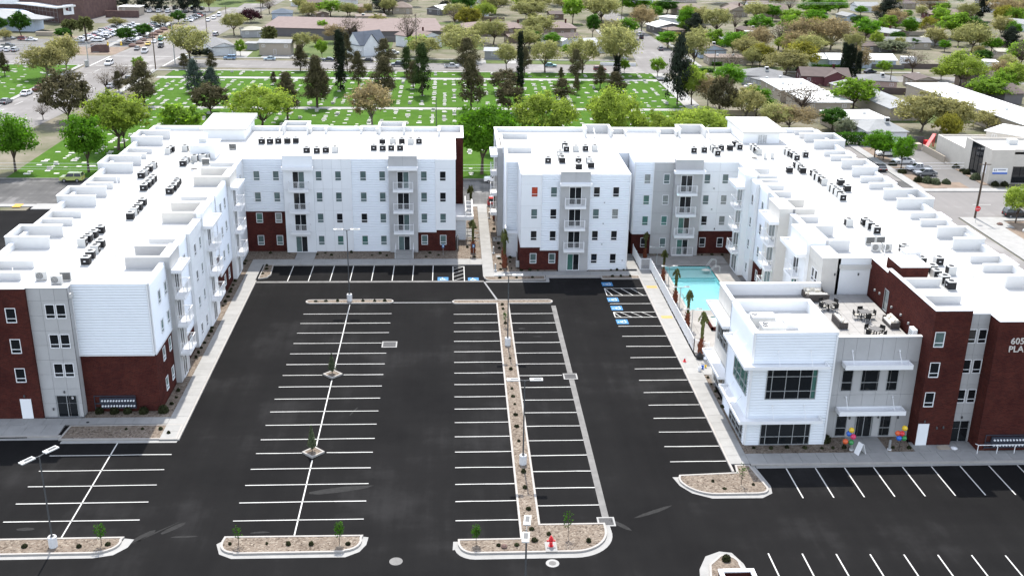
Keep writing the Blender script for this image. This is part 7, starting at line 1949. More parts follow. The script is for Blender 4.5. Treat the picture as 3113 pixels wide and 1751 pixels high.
# hedges
def hedge(x0, x1, y0, y1, h, lab, leaf='round'):
    n = int((x1 - x0) * (y1 - y0) * 90 + h * 200); C = rng.random((n, 3)) * np.array([x1 - x0, y1 - y0, h]); f = rng.integers(0, 3, n)
    C[f == 0, 2] = h * rng.uniform(.92, 1.05, (f == 0).sum()); C[f == 1, 1] = rng.uniform(-.1, .1, (f == 1).sum())
    me = quads_mesh('hedge', C, rng.normal(size=(n, 3)) + np.array([0, -.3, .6]), rng.uniform(.2, .34, n), LM[leaf]); o = bpy.data.objects.new('hedge', me); COL.objects.link(o); o.location = (x0, y0, 0); tag(o, lab, 'hedge')
hedge(76.2, 82.4, 203.4, 205.4, 2.2, 'thick dark green hedge before the grey hip roofed house')
hedge(67, 72, 290.2, 291.6, .9, 'low green hedge at the side street corner'); hedge(102, 112, 298.4, 299.8, .9, 'dark low hedge before the pale green walled house')
hedge(74, 77, 302, 303, .9, 'low hedge under the blue front gable')
random.seed(5)
BUSH = tuft(700, .9, .95, .2)
for x, y, s, leaf, lab in ((80.85, 175.6, 1.0, 'shrub', 'dark rounded bush at the left of the office street bed'), (82.1, 175.0, 1.2, 'olive', 'big grey green bush in the office street bed'), (83.2, 174.2, 1.1, 'olive', 'grey green bush nearest the kerb in the office street bed'), (85.2, 174.3, .9, 'olive', 'pale grey bush at the right of the office street bed'), (80.4, 181.6, .95, 'shrub', 'dark bush at the foot of the last office lot tree'), (80.9, 187.2, .9, 'shrub', 'dark bush between the office lot trees'), (91.9, 185.2, .8, 'shrub', 'dark ball bush at the beige wall'), (92.0, 182.7, .7, 'shrub', 'dark bush beside the first dark window'), (92.0, 181, .9, 'shrub', 'dark bush under the first dark window'), (91.9, 177.4, 1.15, 'olive', 'large grey bush at the beige corner'), (93.4, 173.3, .8, 'shrub', 'dark low bush left of the office front'), (95.0, 173.2, .8, 'shrub', 'dark low bush right of the office front')):
    me = BUSH.copy(); me.materials[0] = LM[leaf]
    o = bpy.data.objects.new('bush', me); COL.objects.link(o); o.location = (x, y, .05); o.scale = (s, s, s); o.rotation_euler.z = random.uniform(0, 6); tag(o, lab, 'bush', 'bushes round the beige office')
# ================================================================== BACKGROUND
def rmat(n, c, v=.12): M[n] = mat('roof_' + n, c, .85, v, .7, spec=.15, detail=5)
for n, c in (('shg', (.17, .17, .17)), ('shw', (.25, .255, .255)), ('shc', (.33, .315, .26)), ('shb', (.085, .105, .13)), ('shs', (.09, .105, .13)), ('shp', (.18, .138, .125)), ('shr', (.105, .083, .076)), ('sht', (.175, .14, .12)), ('whr', (.68, .68, .66)), ('mtl', (.29, .30, .31))): rmat(n, c)
for n, c in (('whw', (.66, .67, .68)), ('grw', (.32, .32, .32)), ('dkw', (.14, .13, .13)), ('brw', (.20, .15, .12)), ('blw', (.42, .48, .56)), ('maw', (.12, .045, .05)), ('gnw', (.44, .52, .44)), ('piw', (.42, .30, .26)), ('bei', (.54, .50, .44))): M[n] = mat('wall_' + n, c, .9, .06, .8)
def build_house(q):
    name, label, cat, ax, ay, bx, by, ze, d, rg, typ, rc, wc, ex = q
    A_, B_ = Vector((ax, ay, 0)), Vector((bx, by, 0)); u = (B_ - A_).normalized(); v = Vector((-u.y, u.x, 0)); L = (B_ - A_).length
    t = thing(name, label, cat, tuple(A_.lerp(B_, .5)), 'houses and buildings beyond the complex')
    def P(s, r, z): p = A_ + u * s + v * r; return (p.x, p.y, z)
    o = .35; b = MB()
    F = [P(o, o, -.05), P(L - o, o, -.05), P(L - o, d - o, -.05), P(o, d - o, -.05)]
    for i in range(4):
        a, c = F[i], F[(i + 1) % 4]; b.quad(a, c, (c[0], c[1], ze), (a[0], a[1], ze))
    rf = MB(); th = .16
    E = [P(0, 0, ze), P(L, 0, ze), P(L, d, ze), P(0, d, ze)]; E2 = [(p[0], p[1], ze + th) for p in E]
    for i in range(4): rf.quad(E[i], E[(i + 1) % 4], E2[(i + 1) % 4], E2[i])
    rf.quad(E[3], E[2], E[1], E[0])
    e0, e1, e2, e3 = E2
    if typ == 'flat': rf.quad(e0, e1, e2, e3)
    elif typ == 'shed': k0, k1 = P(L, d, rg), P(0, d, rg); rf.quad(e0, e1, k0, k1); rf.quad(e1, e2, k0); rf.quad(e3, e0, k1); rf.quad(e2, e3, k1, k0)
    elif typ == 'gx' or typ.startswith('cross'):
        m0, m1 = P(0, d / 2, rg), P(L, d / 2, rg); rf.quad(e0, e1, m1, m0); rf.quad(e2, e3, m0, m1); b.quad(P(o, o, ze + .1), P(o, d - o, ze + .1), P(o, d / 2, rg - .1)); b.quad(P(L - o, d - o, ze + .1), P(L - o, o, ze + .1), P(L - o, d / 2, rg - .1))
    elif typ == 'gy':
        m0, m1 = P(L / 2, 0, rg), P(L / 2, d, rg); rf.quad(e0, m0, m1, e3); rf.quad(m0, e1, e2, m1); b.quad(P(.05, o, ze + .1), P(L - .05, o, ze + .1), P(L / 2, o, rg - .12)); b.quad(P(L - o, d - o, ze), P(o, d - o, ze), P(L / 2, d - o, rg - .12))
    else:
        k = min(d / 2, L / 2 - .3) * .95; m0, m1 = P(k, d / 2, rg), P(L - k, d / 2, rg); rf.quad(e0, e1, m1, m0); rf.quad(e2, e3, m0, m1); rf.quad(e1, e2, m1); rf.quad(e3, e0, m0)
    if typ.startswith('cross'):
        c0, c1 = (.1, .66) if typ == 'cross' else (.45, .95); x0, x1 = L * c0, L * c1; xm = (x0 + x1) / 2; f = -.7
        rf.quad(P(x0, f, ze), P(xm, f, rg - .3), P(xm, d / 2, rg - .3), P(x0, d / 2, ze)); rf.quad(P(xm, f, rg - .3), P(x1, f, ze), P(x1, d / 2, ze), P(xm, d / 2, rg - .3))
        b.quad(P(x0 + .2, f + .3, -.05), P(x1 - .2, f + .3, -.05), P(x1 - .2, f + .3, ze), P(x0 + .2, f + .3, ze)); b.quad(P(x0 + .2, f + .3, ze), P(x1 - .2, f + .3, ze), P(xm, f + .3, rg - .4))
        for s in (x0 + .2, x1 - .2): b.quad(P(s, f + .3, -.05), P(s, 2, -.05), P(s, 2, ze), P(s, f + .3, ze))
    b.build('wall', wc, t); rf.build('roof', rc, t)
    rz = math.atan2(u.y, u.x); yf = o if not typ == 'cross' else None
    n = max(1, int(L / 3.2)); h = min(.75, ze * .4)
    if wc != 'x' and L < 25 and cat != 'carport':
        for i in range(n):
            s = L * (i + .5) / n
            if typ == 'cross' and .1 < (i + .5) / n < .66: off = -.4
            else: off = o
            if n > 1 and i == n // 2: add_window(t, P(s, off, min(1.75, ze - .2)), rz, .75, min(1.7, ze - .25), (), (), 'd', 'whw' if wc != 'whw' else 'grw', name='door')
            else: add_window(t, P(s, off, ze - .35), rz, .95, h, (.5,), (), 'd', 'white')
        if typ == 'cross': add_window(t, P(L * .38, -.4, ze + 1.4), rz, .8, .8, (.5,), (.5,), 'd', 'white')
        for r in (.35, .7): add_window(t, P(o, d * r, ze - .35), rz - math.pi / 2, .9, h, (.5,), (), 'd', 'white')
    if 'chim' in ex:
        b = MB(); p = P(L * .7, d * .5, 0); b.box(p[0] - .28, p[0] + .28, p[1] - .28, p[1] + .28, rg - .6, rg + .8); b.build('chimney', 'brick', t)
    if 'cool' in ex:
        for s in ((.6,) if typ != 'flat' else (.25, .65)):
            p = P(L * s, d * .35, 0); b = MB(); b.box(p[0] - .45, p[0] + .45, p[1] - .45, p[1] + .45, rg - .5, rg + .5); c = b.build('roof_cooler', 'unit', t); b = MB(); b.box(p[0] - .38, p[0] + .38, p[1] - .47, p[1] - .455, rg - .2, rg + .38); b.build('louvre', 'black', c)
    if typ == 'flat' and L > 8:
        for s in (.3, .7):
            p = P(L * s, d * .5, 0); b = MB(); b.box(p[0] - .3, p[0] + .3, p[1] - .3, p[1] + .3, ze + th, ze + th + .5); b.build('roof_vent', 'unit', t)
    return t
for q in HOUSES: build_house(q)
# filler houses far beyond, all but hidden in trees
FAR = [(-46, 452, -38, 452, 'gx', 'sht'), (-26, 468, -17, 467, 'hip', 'shg'), (12, 462, 21, 463, 'gx', 'shr'), (30, 470, 39, 470, 'hip', 'sht'), (78, 472, 88, 472, 'gx', 'shg'), (98, 478, 108, 477, 'hip', 'sht'), (168, 446, 178, 446, 'gx', 'shw'), (190, 462, 200, 461, 'hip', 'shr'), (222, 452, 232, 450, 'gx', 'shg'), (240, 426, 250, 424, 'hip', 'sht'), (-10, 500, 0, 500, 'gx', 'shw'), (55, 505, 66, 505, 'hip', 'shr'), (140, 500, 152, 499, 'gx', 'sht'), (210, 500, 222, 499, 'gx', 'shw')]
for i, (x0, y0, x1, y1, ty, rc) in enumerate(FAR):
    build_house(('house', 'distant low house glimpsed between the topmost trees, %s from the main road' % ORD[i], 'house', x0, y0, x1, y1, 2.2, 9, 3.8, ty, rc, 'tan' if i % 2 else 'whw', ''))

# ---------------------------------------------------------------- beige office
O = thing('office_building', 'two-storey beige office with tall black windows and a blue and white sign', 'building', (92.4, 174.2, 0))
facade(O, (92.4, 195.4), (92.4, 174.2), [(0, 11.3, 0, 4.05, 'stucco', 0, {'m': 'bei'}), (11.3, 21.2, 0, 6.05, 'stucco', 0, {'m': 'bei'})], [(16.15, 5.95, 4.5, 5.4, ((.33, .66), (.28, .55), 'dark_metal'), 'd')])
facade(O, (92.4, 174.2), (112, 174.2), [(0, 4.0, 0, 6.05, 'stucco', 0, {'m': 'bei'}), (4.0, 19.6, 0, 6.05, 'stucco', -.5, {'m': 'bei'})], [(7.2, 5.95, 5.6, 2.4, ((.33, .66), (.6,), 'dark_metal'), 'd'), (7.2, 3.3, 5.6, 3.2, ((.25, .5, .75), (.3,), 'dark_metal'), 'd'), (14, 5.95, 5.6, 2.4, ((.33, .66), (.6,), 'dark_metal'), 'd'), (14, 3.3, 5.6, 3.2, ((.25, .5, .75), (.3,), 'dark_metal'), 'd')])
facade(O, (112, 174.2), (112, 196), [(0, 21.8, 0, 6.05, 'stucco', 0, {'m': 'bei'})]); facade(O, (112, 195.4), (92.4, 195.4), [(0, 19.6, 0, 4.05, 'stucco', 0, {'m': 'bei'})]); facade(O, (112, 184.1), (92.4, 184.1), [(0, 19.6, 4, 6.05, 'stucco', 0, {'m': 'bei'})])
b = MB(); b.box(92.7, 111.7, 174.5, 183.8, 5.2, 5.6); b.box(92.7, 111.7, 184.4, 195.1, 3.3, 3.7); b.build('roof', 'roof', O)
b = MB(); b.box(98.2, 99.8, 180, 181.2, 5.6, 6.5); b.box(104, 105.5, 179, 181, 5.6, 6.8); b.build('roof_unit', 'unit', O)
b = MB(); b.box(92.96, 95.6, 174.12, 174.18, 1.83, 2.85); sg = b.build('sign_board', 'white', O)
b = MB(); b.box(92.96, 95.6, 174.1, 174.118, 1.83, 2.12); b.build('blue_band', 'blue_b', sg)
M['ink'] = mat('grey_ink', (.12, .13, .16), .7)
b = MB(); b.box(93.2, 93.32, 174.1, 174.118, 2.3, 2.68); b.box(93.5, 93.62, 174.1, 174.118, 2.3, 2.68); b.box(93.85, 95.3, 174.1, 174.118, 2.48, 2.62); b.build('emblem', 'ink', sg)
b = MB(); b.box(92.33, 92.38, 175.2, 176.4, 1.6, 3.2); b.build('wall_poster', 'white', O)
b = MB(); b.box(96.9, 98.2, 174.62, 174.66, 4.2, 5.4); b.build('window_poster', 'blue_paint', O)
b = MB(); b.box(91.3, 91.5, 189, 198.8, 0, 1.3); tag(b.build('garden_wall', 'tan'), 'low tan wall beside the beige office drive', 'wall')
t = thing('playground_slide', 'red playground slide behind the office lot', 'slide', (94, 202, 0)); b = MB(); b.bar((93.0, 200.9, .3), (95.2, 202.8, 2.5), .7, .12); b.build('chute', 'red_paint', t); b = MB(); b.box(93.2, 94.0, 202, 202.9, 0, 1.3); b.bar((95.2, 202.5, 0), (95.2, 202.5, 2.5), .12); b.bar((95.2, 203.1, 0), (95.2, 203.1, 2.5), .12); b.build('frame', 'red_paint', t)
b = MB(); b.box(90.4, 91.5, 199.5, 201, 0, 1.2); tag(b.build('storage_crate', 'tan'), 'tan storage crate at the end of the office lot', 'crate')
b = MB(); b.box(90.2, 93.6, 203.6, 203.7, 0, 1.8); b.box(90.2, 90.3, 203.7, 206, 0, 1.8); tag(b.build('board_fence', 'pole_grey'), 'dark board fence behind the red slide', 'fence')
b = MB(); b.lathe((82.97, 150.5, .1), [(.5, 0), (.45, .2), (.2, .32)], 7); o = tag(b.build('boulder', 'rock'), 'dark flat boulder on the corner across the side street', 'boulder')
b = MB(); b.lathe((85.2, 147.2, .05), [(.4, 0), (.42, .25), (.15, .5)], 7); tag(b.build('boulder', 'stone'), 'pale boulder at the right edge across the side street', 'boulder')

# ---------------------------------------------------------------- school on the far left
S_ = thing('school_building', 'dark brick school hall with a glazed lobby, pale low roofs and a white banner', 'building', (-134.5, 385, 0))
facade(S_, (-134.3, 384.5), (-128.2, 392.4), [(0, 10, 0, 7, 'stucco', 0, {'m': 'wall_brick'})], cope=False)
b = MB(); b.prism([(-134.2, 384.6), (-128.3, 392.4), (-125, 420), (-190, 440), (-190, 402), (-146, 396)], 0, 9.5); b.build('brick_hall', 'wall_brick', S_)
b = MB(); b.prism([(-151, 397), (-134.2, 384.4), (-133, 386), (-150, 399)], 0, 5.2); b.build('lobby_wall', 'wall_brick', S_)
add_window(S_, (-142.5, 390.6, 5.0), math.atan2(-12.6, 16.8), 19, 4.8, tuple(i / 9 for i in range(1, 9)), (.3, .65), 'e', 'alu', name='glass_wall')
b = MB(); b.prism([(-153, 395), (-133.6, 380.6), (-129.5, 388), (-134, 391), (-150, 402)], 5.3, 5.8); b.build('lobby_roof', 'whr', S_)
b = MB(); b.prism([(-172, 366), (-135, 362), (-134.6, 370), (-150, 394), (-172, 400)], 0, 3.6); b.build('low_wing_wall', 'blw', S_)
b = MB(); b.prism([(-174, 364.5), (-132, 360.5), (-129.5, 366), (-150, 385), (-174, 402)], 3.7, 4.1); b.build('low_wing_roof', 'shw', S_)
b = MB(); b.prism([(-190, 398), (-152, 396), (-150, 402), (-190, 410)], 5, 6.6); b.build('upper_roof', 'whr', S_)
bn = MB(); p0, p1 = Vector((-133.2, 385.6)), Vector((-130.7, 388.8)); nn = Vector((.79, -.61)) * .12
def bq(bb, a, c, z0, z1, off): bb.quad(*[(p0.x + (p1.x - p0.x) * s + nn.x * off, p0.y + (p1.y - p0.y) * s + nn.y * off, z) for s, z in ((a, z0), (c, z0), (c, z1), (a, z1))])
bq(bn, 0, 1, 2.6, 6.0, 1.6); bno = bn.build('banner', 'white', S_)
bn = MB(); bq(bn, .25, .5, 4.1, 4.9, 2); bq(bn, .3, .6, 3.9, 4.2, 2.2); bn.build('banner_print', 'maw', bno)
bn = MB(); bq(bn, .55, .78, 3.7, 5.2, 2); bq(bn, .3, .5, 4.95, 5.2, 2); bn.build('banner_print', 'ink', bno)
b = MB(); b.box(-124.2, -112.5, 402.5, 403.3, 0, 2.4); tag(b.build('brick_wall', 'wall_brick'), 'long grey brick wall beyond the school parking lot', 'wall')
build_house(('gatehouse', 'small tan ticket house with a white roof behind the grey brick wall', 'building', -121.5, 409, -113.5, 408.5, 3, 6, 3.4, 'flat', 'whr', 'tan', ''))
b = MB(); b.box(-103.5, -98.5, 318.4, 319.2, 0, 2.2); tag(b.build('brick_wall', 'wall_brick'), 'low brown sign wall at the school corner of the crossing', 'wall')
b = MB(); b.box(-131, -124, 352, 353, 0, 1.2); b.box(-128, -121, 354, 355, 0, .6); tag(b.build('retaining_wall', 'tan'), 'stepped tan wall below the school entrance', 'wall')
for i in range(8):
    b = MB(); r = .9 + random.random() * .6; b.lathe((-94.6 + random.uniform(-.6, .6) - i * .05, 330 + i * 6.5, 0), [(r, 0), (r * 1.05, .5), (r * .4, 1.0)], 8); tag(b.build('landscape_rock', 'rock'), 'reddish rock mound along the school lot, %s from the crossing' % ORD[i], 'rock', 'rock mounds along the school lot')

# ---------------------------------------------------------------- grave markers
bpy.context.view_layer.update()
gm = []
for k, (w, d, h) in enumerate(((.85, .5, .1), (.6, .4, .08), (1.1, .5, .14), (.7, .35, .55))):
    b = MB(); b.box(-w / 2, w / 2, -d / 2, d / 2, 0, h)
    if k == 3: b.box(-w / 2 - .1, w / 2 + .1, -d / 2 - .12, d / 2 + .12, -.02, .12)
    gm.append(b.mesh('grave_marker', ['stone']))
graves = []
x = -71.5
while x < 53:
    for y0, y1, dens in ((178.5, 236, .55), (240, 275, .62), (279.5, 286.5, .5)):
        y = y0
        while y < y1:
            y += random.uniform(.95, 1.6)
            if random.random() > dens: y += random.uniform(0, 2.2); continue
            if y0 < 200 and y < 212 and (-43 < x < 1.5 or x > 8): continue
            graves.append((x + random.uniform(-.08, .08), min(y, y1), random.choices((0, 1, 2, 3), (6, 4, 2, 1.3 if y < 236 else .3))[0], random.uniform(-.08, .08)))
    x += random.choice((2.2, 2.5, 2.7))
for _ in range(190):
    graves.append((random.uniform(-150, -101), random.uniform(230, 293), random.choice((0, 1, 2)), random.uniform(-.1, .1)))
def seen(g): return -math.hypot(g[0], g[1])
graves.sort(key=seen, reverse=True)
for gx, gy, k, a in graves[:290]:
    o = bpy.data.objects.new('grave_marker', gm[k]); COL.objects.link(o); o.location = (gx, gy, .11); o.rotation_euler.z = a
    tag(o, 'pale grave marker set in the cemetery lawn', 'grave marker', 'grave markers in rows on the lawn')
b = MB()
for gx, gy, k, a in graves[290:]:
    w, d, h = ((.85, .5, .1), (.6, .4, .08), (1.1, .5, .14), (.7, .35, .55))[k]; b.box(gx - w / 2, gx + w / 2, gy - d / 2, gy + d / 2, .1, .11 + h)
tag(b.build('distant_grave_markers', 'stone'), 'rows of pale grave markers on the farther cemetery lawns', 'grave markers', None, 'stuff')

# ---------------------------------------------------------------- vehicles
PAINT = {}
def paint(n):
    c = {'white': (.75, .75, .75), 'silver': (.42, .43, .45), 'grey': (.16, .165, .17), 'black': (.012, .012, .014), 'navy': (.02, .03, .06), 'red': (.30, .02, .02), 'maroon': (.16, .015, .025), 'blue': (.20, .32, .46), 'lightblue': (.36, .46, .52), 'teal': (.12, .28, .32), 'green': (.02, .22, .14), 'lime': (.36, .42, .12), 'yellow': (.6, .42, .04), 'tan': (.40, .36, .28)}[n]
    if n not in PAINT: PAINT[n] = mat('car_paint_' + n, c, .25, spec=.6)
    return PAINT[n]
PROF = {  # side outline of body, and of the glasshouse (length 4.4, nose at +x)
    'sedan': ([(-2.2, .35), (2.2, .35), (2.2, .62), (2.05, .78), (1.0, .9), (-1.5, .92), (-2.15, .85), (-2.2, .6)], [(.95, .9), (.3, 1.38), (-.95, 1.4), (-1.65, .92)]),
    'suv': ([(-2.2, .4), (2.2, .4), (2.2, .75), (2.05, .92), (1.1, 1.02), (-2.1, 1.05), (-2.2, .7)], [(1.05, 1.02), (.45, 1.62), (-1.9, 1.65), (-2.12, 1.05)]),
    'pickup': ([(-2.6, .45), (2.4, .45), (2.4, .8), (2.25, .98), (1.2, 1.05), (-2.6, 1.02)], [(1.1, 1.05), (.6, 1.65), (-.65, 1.65), (-.75, 1.05)]),
    'van': ([(-2.4, .4), (2.3, .4), (2.3, .8), (2.0, 1.1), (-2.4, 1.2)], [(1.9, 1.1), (1.2, 1.9), (-2.35, 1.95), (-2.4, 1.2)]),
    'boxy': ([(-1.95, .38), (1.95, .38), (1.95, .75), (1.8, .93), (1.0, 1.0), (-1.9, 1.02), (-1.95, .6)], [(.95, 1.0), (.5, 1.55), (-1.75, 1.58), (-1.9, 1.02)])}
def loft(b, P, w0, w1, x=1.0):
    k = len(b.v); n = len(P); top = max(z for _, z in P); bot = min(z for _, z in P)
    for s in (-1, 1):
        for (px, pz) in P:
            f = (pz - bot) / (top - bot + 1e-6); b.v.append((px, s * (w0 + (w1 - w0) * f), pz))
    for i in range(n):
        j = (i + 1) % n; b.f.append((k + i, k + j, k + n + j, k + n + i)); b.mi.append(b.cur)
    b.f.append(tuple(k + i for i in range(n - 1, -1, -1))); b.mi.append(b.cur); b.f.append(tuple(k + n + i for i in range(n))); b.mi.append(b.cur)
car_mesh = {}
def car_parts(kind):
    if kind in car_mesh: return car_mesh[kind]
    body, cab = PROF[kind]; W_ = .9
    b = MB(); loft(b, body, W_, W_ * .95)
    if kind == 'pickup':
        pass
    x0, x1 = min(p[0] for p in body), max(p[0] for p in body)
    lo = min(p[1] for p in cab); hi = max(p[1] for p in cab)
    rt = MB(); R_ = [p for p in cab if p[1] > (lo + hi) / 2]; a_, c_ = max(p[0] for p in R_), min(p[0] for p in R_)
    rt.box(c_, a_, -W_ * .74, W_ * .74, hi - .03, hi + .02)
    for s in (-1, 1):
        for (p, q) in ((cab[0], cab[1]), (cab[3], cab[2])): rt.bar((p[0], s * W_ * .93, p[1]), (q[0], s * W_ * .76, q[1]), .09)
        m = (cab[1][0] + cab[2][0]) / 2; rt.bar((m, s * W_ * .93, lo), (m, s * W_ * .77, hi), .08)
    g = MB(); loft(g, cab, W_ * .92, W_ * .75)
    wh = MB(); wh.tube((0, -.1, 0), (0, .1, 0), .33, None, 14); rim = MB(); rim.tube((0, -.108, 0), (0, .108, 0), .2, None, 10)
    hl = MB(); hl.box(x1 - .06, x1 + .012, -.18, .18, -.08, .08); bed = None
    if kind == 'pickup': bed = MB(); bed.box(-2.5, -.85, -.75, .75, 1.0, 1.035)
    bp = MB(); bp.box(x0 - .03, x0 + .05, -W_ * .92, W_ * .92, .36, .55); bp.box(x1 - .05, x1 + .03, -W_ * .92, W_ * .92, .34, .5)
    car_mesh[kind] = (b, rt, g, wh.mesh('wheel', ['tyre']), rim.mesh('rim', ['rim']), hl, bed, bp, x0, x1, body)
    return car_mesh[kind]
def mesh_with(b, name, m, cache={}):
    key = (id(b), name, m if isinstance(m, str) else m.name)
    if key not in cache: cache[key] = b.mesh(name, [m])
    return cache[key]
def car(kind, colour, x, y, rz, s, label, z=.0, group=None):
    b, rt, g, wh, rim, hl, bed, bp, x0, x1, body = car_parts(kind)
    nm = {'sedan': 'parked_car', 'suv': 'parked_car', 'boxy': 'parked_car', 'pickup': 'pickup_truck', 'van': 'van'}[kind]
    t = thing(nm, label, 'pickup' if kind == 'pickup' else 'van' if kind == 'van' else 'car', (x, y, z), group or 'vehicles on the streets and drives', rz); S = (s, s, s)
    inst('body', mesh_with(b, 'body', paint(colour)), t, (0, 0, 0), 0, S); inst('cabin_roof', mesh_with(rt, 'cabin_roof', paint(colour)), t, (0, 0, 0), 0, S); inst('glass', mesh_with(g, 'glass', 'glass'), t, (0, 0, 0), 0, S); inst('bumper', mesh_with(bp, 'bumper', 'tyre' if colour not in ('white', 'lime') else paint(colour)), t, (0, 0, 0), 0, S)
    if bed: inst('bed', mesh_with(bed, 'bed', 'tyre'), t, (0, 0, 0), 0, S)
    for wx in (x0 + .85, x1 - .85):
        for sy in (-1, 1):
            w = inst('wheel', wh, t, (wx * s, sy * .82 * s, .33 * s), 0, S); inst('rim', rim, w, (0, 0, 0))
    for sy in (-1, 1):
        inst('headlight', mesh_with(hl, 'headlight', 'headlamp'), t, (0, sy * .6 * s, .68 * s), 0, S); q = inst('tail_light', mesh_with(hl, 'tail_light', 'lamp_red'), t, (0, -sy * .62 * s, .7 * s), math.pi, S)
H = math.pi / 2
MR = 1.49   # direction of the main road
for a in (('boxy', 'lime', -62.6, 175.4, math.pi, .95, 'lime green boxy car parked on the back street beside the cemetery'),
    ('pickup', 'white', 7.6, 175.1, math.pi, .85, 'white pickup parked on the back street at the end of the walkway'),
    ('sedan', 'silver', 7.9, 163.3, 0, .85, 'silver car on the back street half hidden by white balconies'),
    ('suv', 'red', 7.4, 160.9, 0, .8, 'dark red car at the kerb half hidden by white balconies'),
    ('suv', 'white', -91.7, 295.5, -MR - .1, .85, 'white car driving through the crossing of the main road'),
    ('pickup', 'white', -88.3, 318.6, MR + .2, .85, 'white pickup waiting beyond the crossing'),
    ('suv', 'black', -86.3, 329, -MR, .8, 'black car driving on the main road beyond the crossing'),
    ('sedan', 'grey', -91.8, 323.5, -MR, .75, 'grey car at the kerb just past the crossing'), ('sedan', 'yellow', -91.2, 333.3, -MR, .7, 'yellow car at the main road kerb'), ('sedan', 'white', -90.8, 339, -MR, .72, 'white car at the kerb behind the yellow car'), ('van', 'green', -90.0, 343.6, -MR, .72, 'green van among the cars at the main road kerb'), ('sedan', 'white', -89.8, 348.6, -MR, .72, 'white car at the kerb behind the green van'), ('sedan', 'white', -89.2, 354.6, -MR, .72, 'white car last at the kerb before the pale elm'),
    ('suv', 'white', -86.0, 394, -MR, .72, 'white car nearest in the far group at the main road kerb'), ('suv', 'white', -85.4, 401, -MR, .72, 'white car in the middle of the far group at the main road kerb'), ('van', 'white', -85.2, 409.5, -MR, .72, 'white van farthest in the group at the main road kerb'),
    ('suv', 'silver', -75.6, 356, MR, .75, 'silver car driving up the main road by the broad tree'),
    ('sedan', 'grey', -98.3, 241.5, MR, .85, 'dark sedan parked at the cemetery kerb at the left edge'), ('sedan', 'white', -97.5, 251.5, MR, .85, 'white sedan parked at the kerb behind the dark sedan'), ('pickup', 'maroon', -96.9, 257.4, MR, .75, 'dark red pickup with a pale cap at the kerb'), ('sedan', 'white', -96.3, 262.4, MR, .8, 'white car parked under the round brown pine'),
    ('pickup', 'white', -73.8, 306.2, math.pi, .75, 'white pickup waiting under the corner elm'), ('suv', 'blue', -61.8, 306.8, math.pi, .78, 'light blue wagon parked before the grey gabled corner house'), ('sedan', 'lightblue', -50.6, 306.0, math.pi, .78, 'pale blue sedan parked before the split level house'), ('sedan', 'white', -50.8, 316, 0, .78, 'white car on the drive of the split level house'), ('suv', 'black', -46.8, 318, -H, .75, 'black car under the split level carport'),
    ('sedan', 'navy', -34.2, 305.0, math.pi, .8, 'navy sedan parked by the green lot beyond the cemetery'), ('sedan', 'black', -23.3, 304, math.pi, .8, 'black car parked before the slate roofed cottage'), ('suv', 'navy', -14.4, 297.2, math.pi, .85, 'dark car driving behind the cemetery pines'), ('pickup', 'silver', .4, 295, 0, .8, 'silver pickup driving on the street past the cemetery'), ('sedan', 'teal', 27.6, 297.8, 0, .8, 'teal sedan parked under the street elms'), ('suv', 'maroon', 40.6, 291.6, 0, .8, 'dark red car at the right end of the street past the cemetery'),
    ('pickup', 'black', -79.6, 270.5, MR, .85, 'black pickup parked in the grey shrubs by the cemetery'), ('sedan', 'silver', -81.4, 261.6, MR, .8, 'silver car parked in the grey shrubs by the cemetery'),
    ('suv', 'black', 63.4, 358.6, 1.35, .78, 'black car parked on the hill street, nearer the cemetery'), ('suv', 'white', 64.1, 365.8, 1.35, .78, 'white car parked on the hill street behind the black one'), ('suv', 'grey', 64.8, 331.8, 1.5, .75, 'dark car parked on the hill street near the crossing'),
    ('pickup', 'white', 85.6, 289.2, 0, .78, 'white pickup parked before the yellow green tree'), ('sedan', 'navy', 115.7, 291.4, .2, .8, 'dark blue car on the drive right of the cypresses'), ('pickup', 'silver', 99.6, 353, 0, .75, 'silver pickup beside the white trailer'), ('suv', 'white', -16.6, 319, .3, .75, 'white car on the drive right of the slate roofed cottage'), ('sedan', 'white', 75.6, 266.5, .3, .8, 'white car before the grey cross hipped house'), ('suv', 'white', -71.4, 335.8, 0, .75, 'white car on the drive behind the grey gabled corner house'),
    ('pickup', 'silver', 84.0, 183.3, math.pi, .86, 'silver pickup parked in the beige office lot'), ('sedan', 'white', 83.6, 189.0, math.pi, .88, 'white sedan parked in the beige office lot'), ('sedan', 'grey', 84.0, 180.2, math.pi, .88, 'dark grey sedan parked nearest the street in the office lot'), ('suv', 'white', 82.6, 194.8, math.pi, .85, 'white car under the first office lot tree'), ('sedan', 'black', 77.2, 184.0, H, .85, 'black car on the side street behind the east roof boxes'), ('suv', 'black', 87.6, 154.9, 0, .85, 'black car in the shade of the tree at the right edge'),
    ('sedan', 'grey', -136, 343.5, 0, .8, 'grey car in the school drop off lane, left one'), ('suv', 'maroon', -130.9, 341.5, 0, .75, 'maroon car in the school drop off lane'), ('sedan', 'white', -128.2, 340.6, 0, .78, 'white car in the school drop off lane'), ('pickup', 'black', -130.3, 327.6, 0, .75, 'black pickup in the lower school lot'), ('suv', 'white', -129.2, 319.8, H, .75, 'white car at the left of the lower school lot row'), ('suv', 'white', -127.1, 319.2, H, .75, 'second white car in the lower school lot row'), ('suv', 'silver', -125, 318.8, H, .75, 'silver car in the lower school lot row')):
    car(*a)
t = thing('camper_trailer', 'white camper trailer behind the willows', 'trailer', (100.5, 358, 0)); b = MB(); b.box(97.6, 101.2, 356.5, 358.5, .4, 3.0); b.build('body', 'white', t); b = MB(); b.box(98, 98.8, 356.46, 356.5, 1.4, 2.1); b.build('window', 'glass', t); b = MB(); b.box(98.6, 100.2, 356.45, 358.55, 0, .6); b.build('wheel', 'tyre', t)
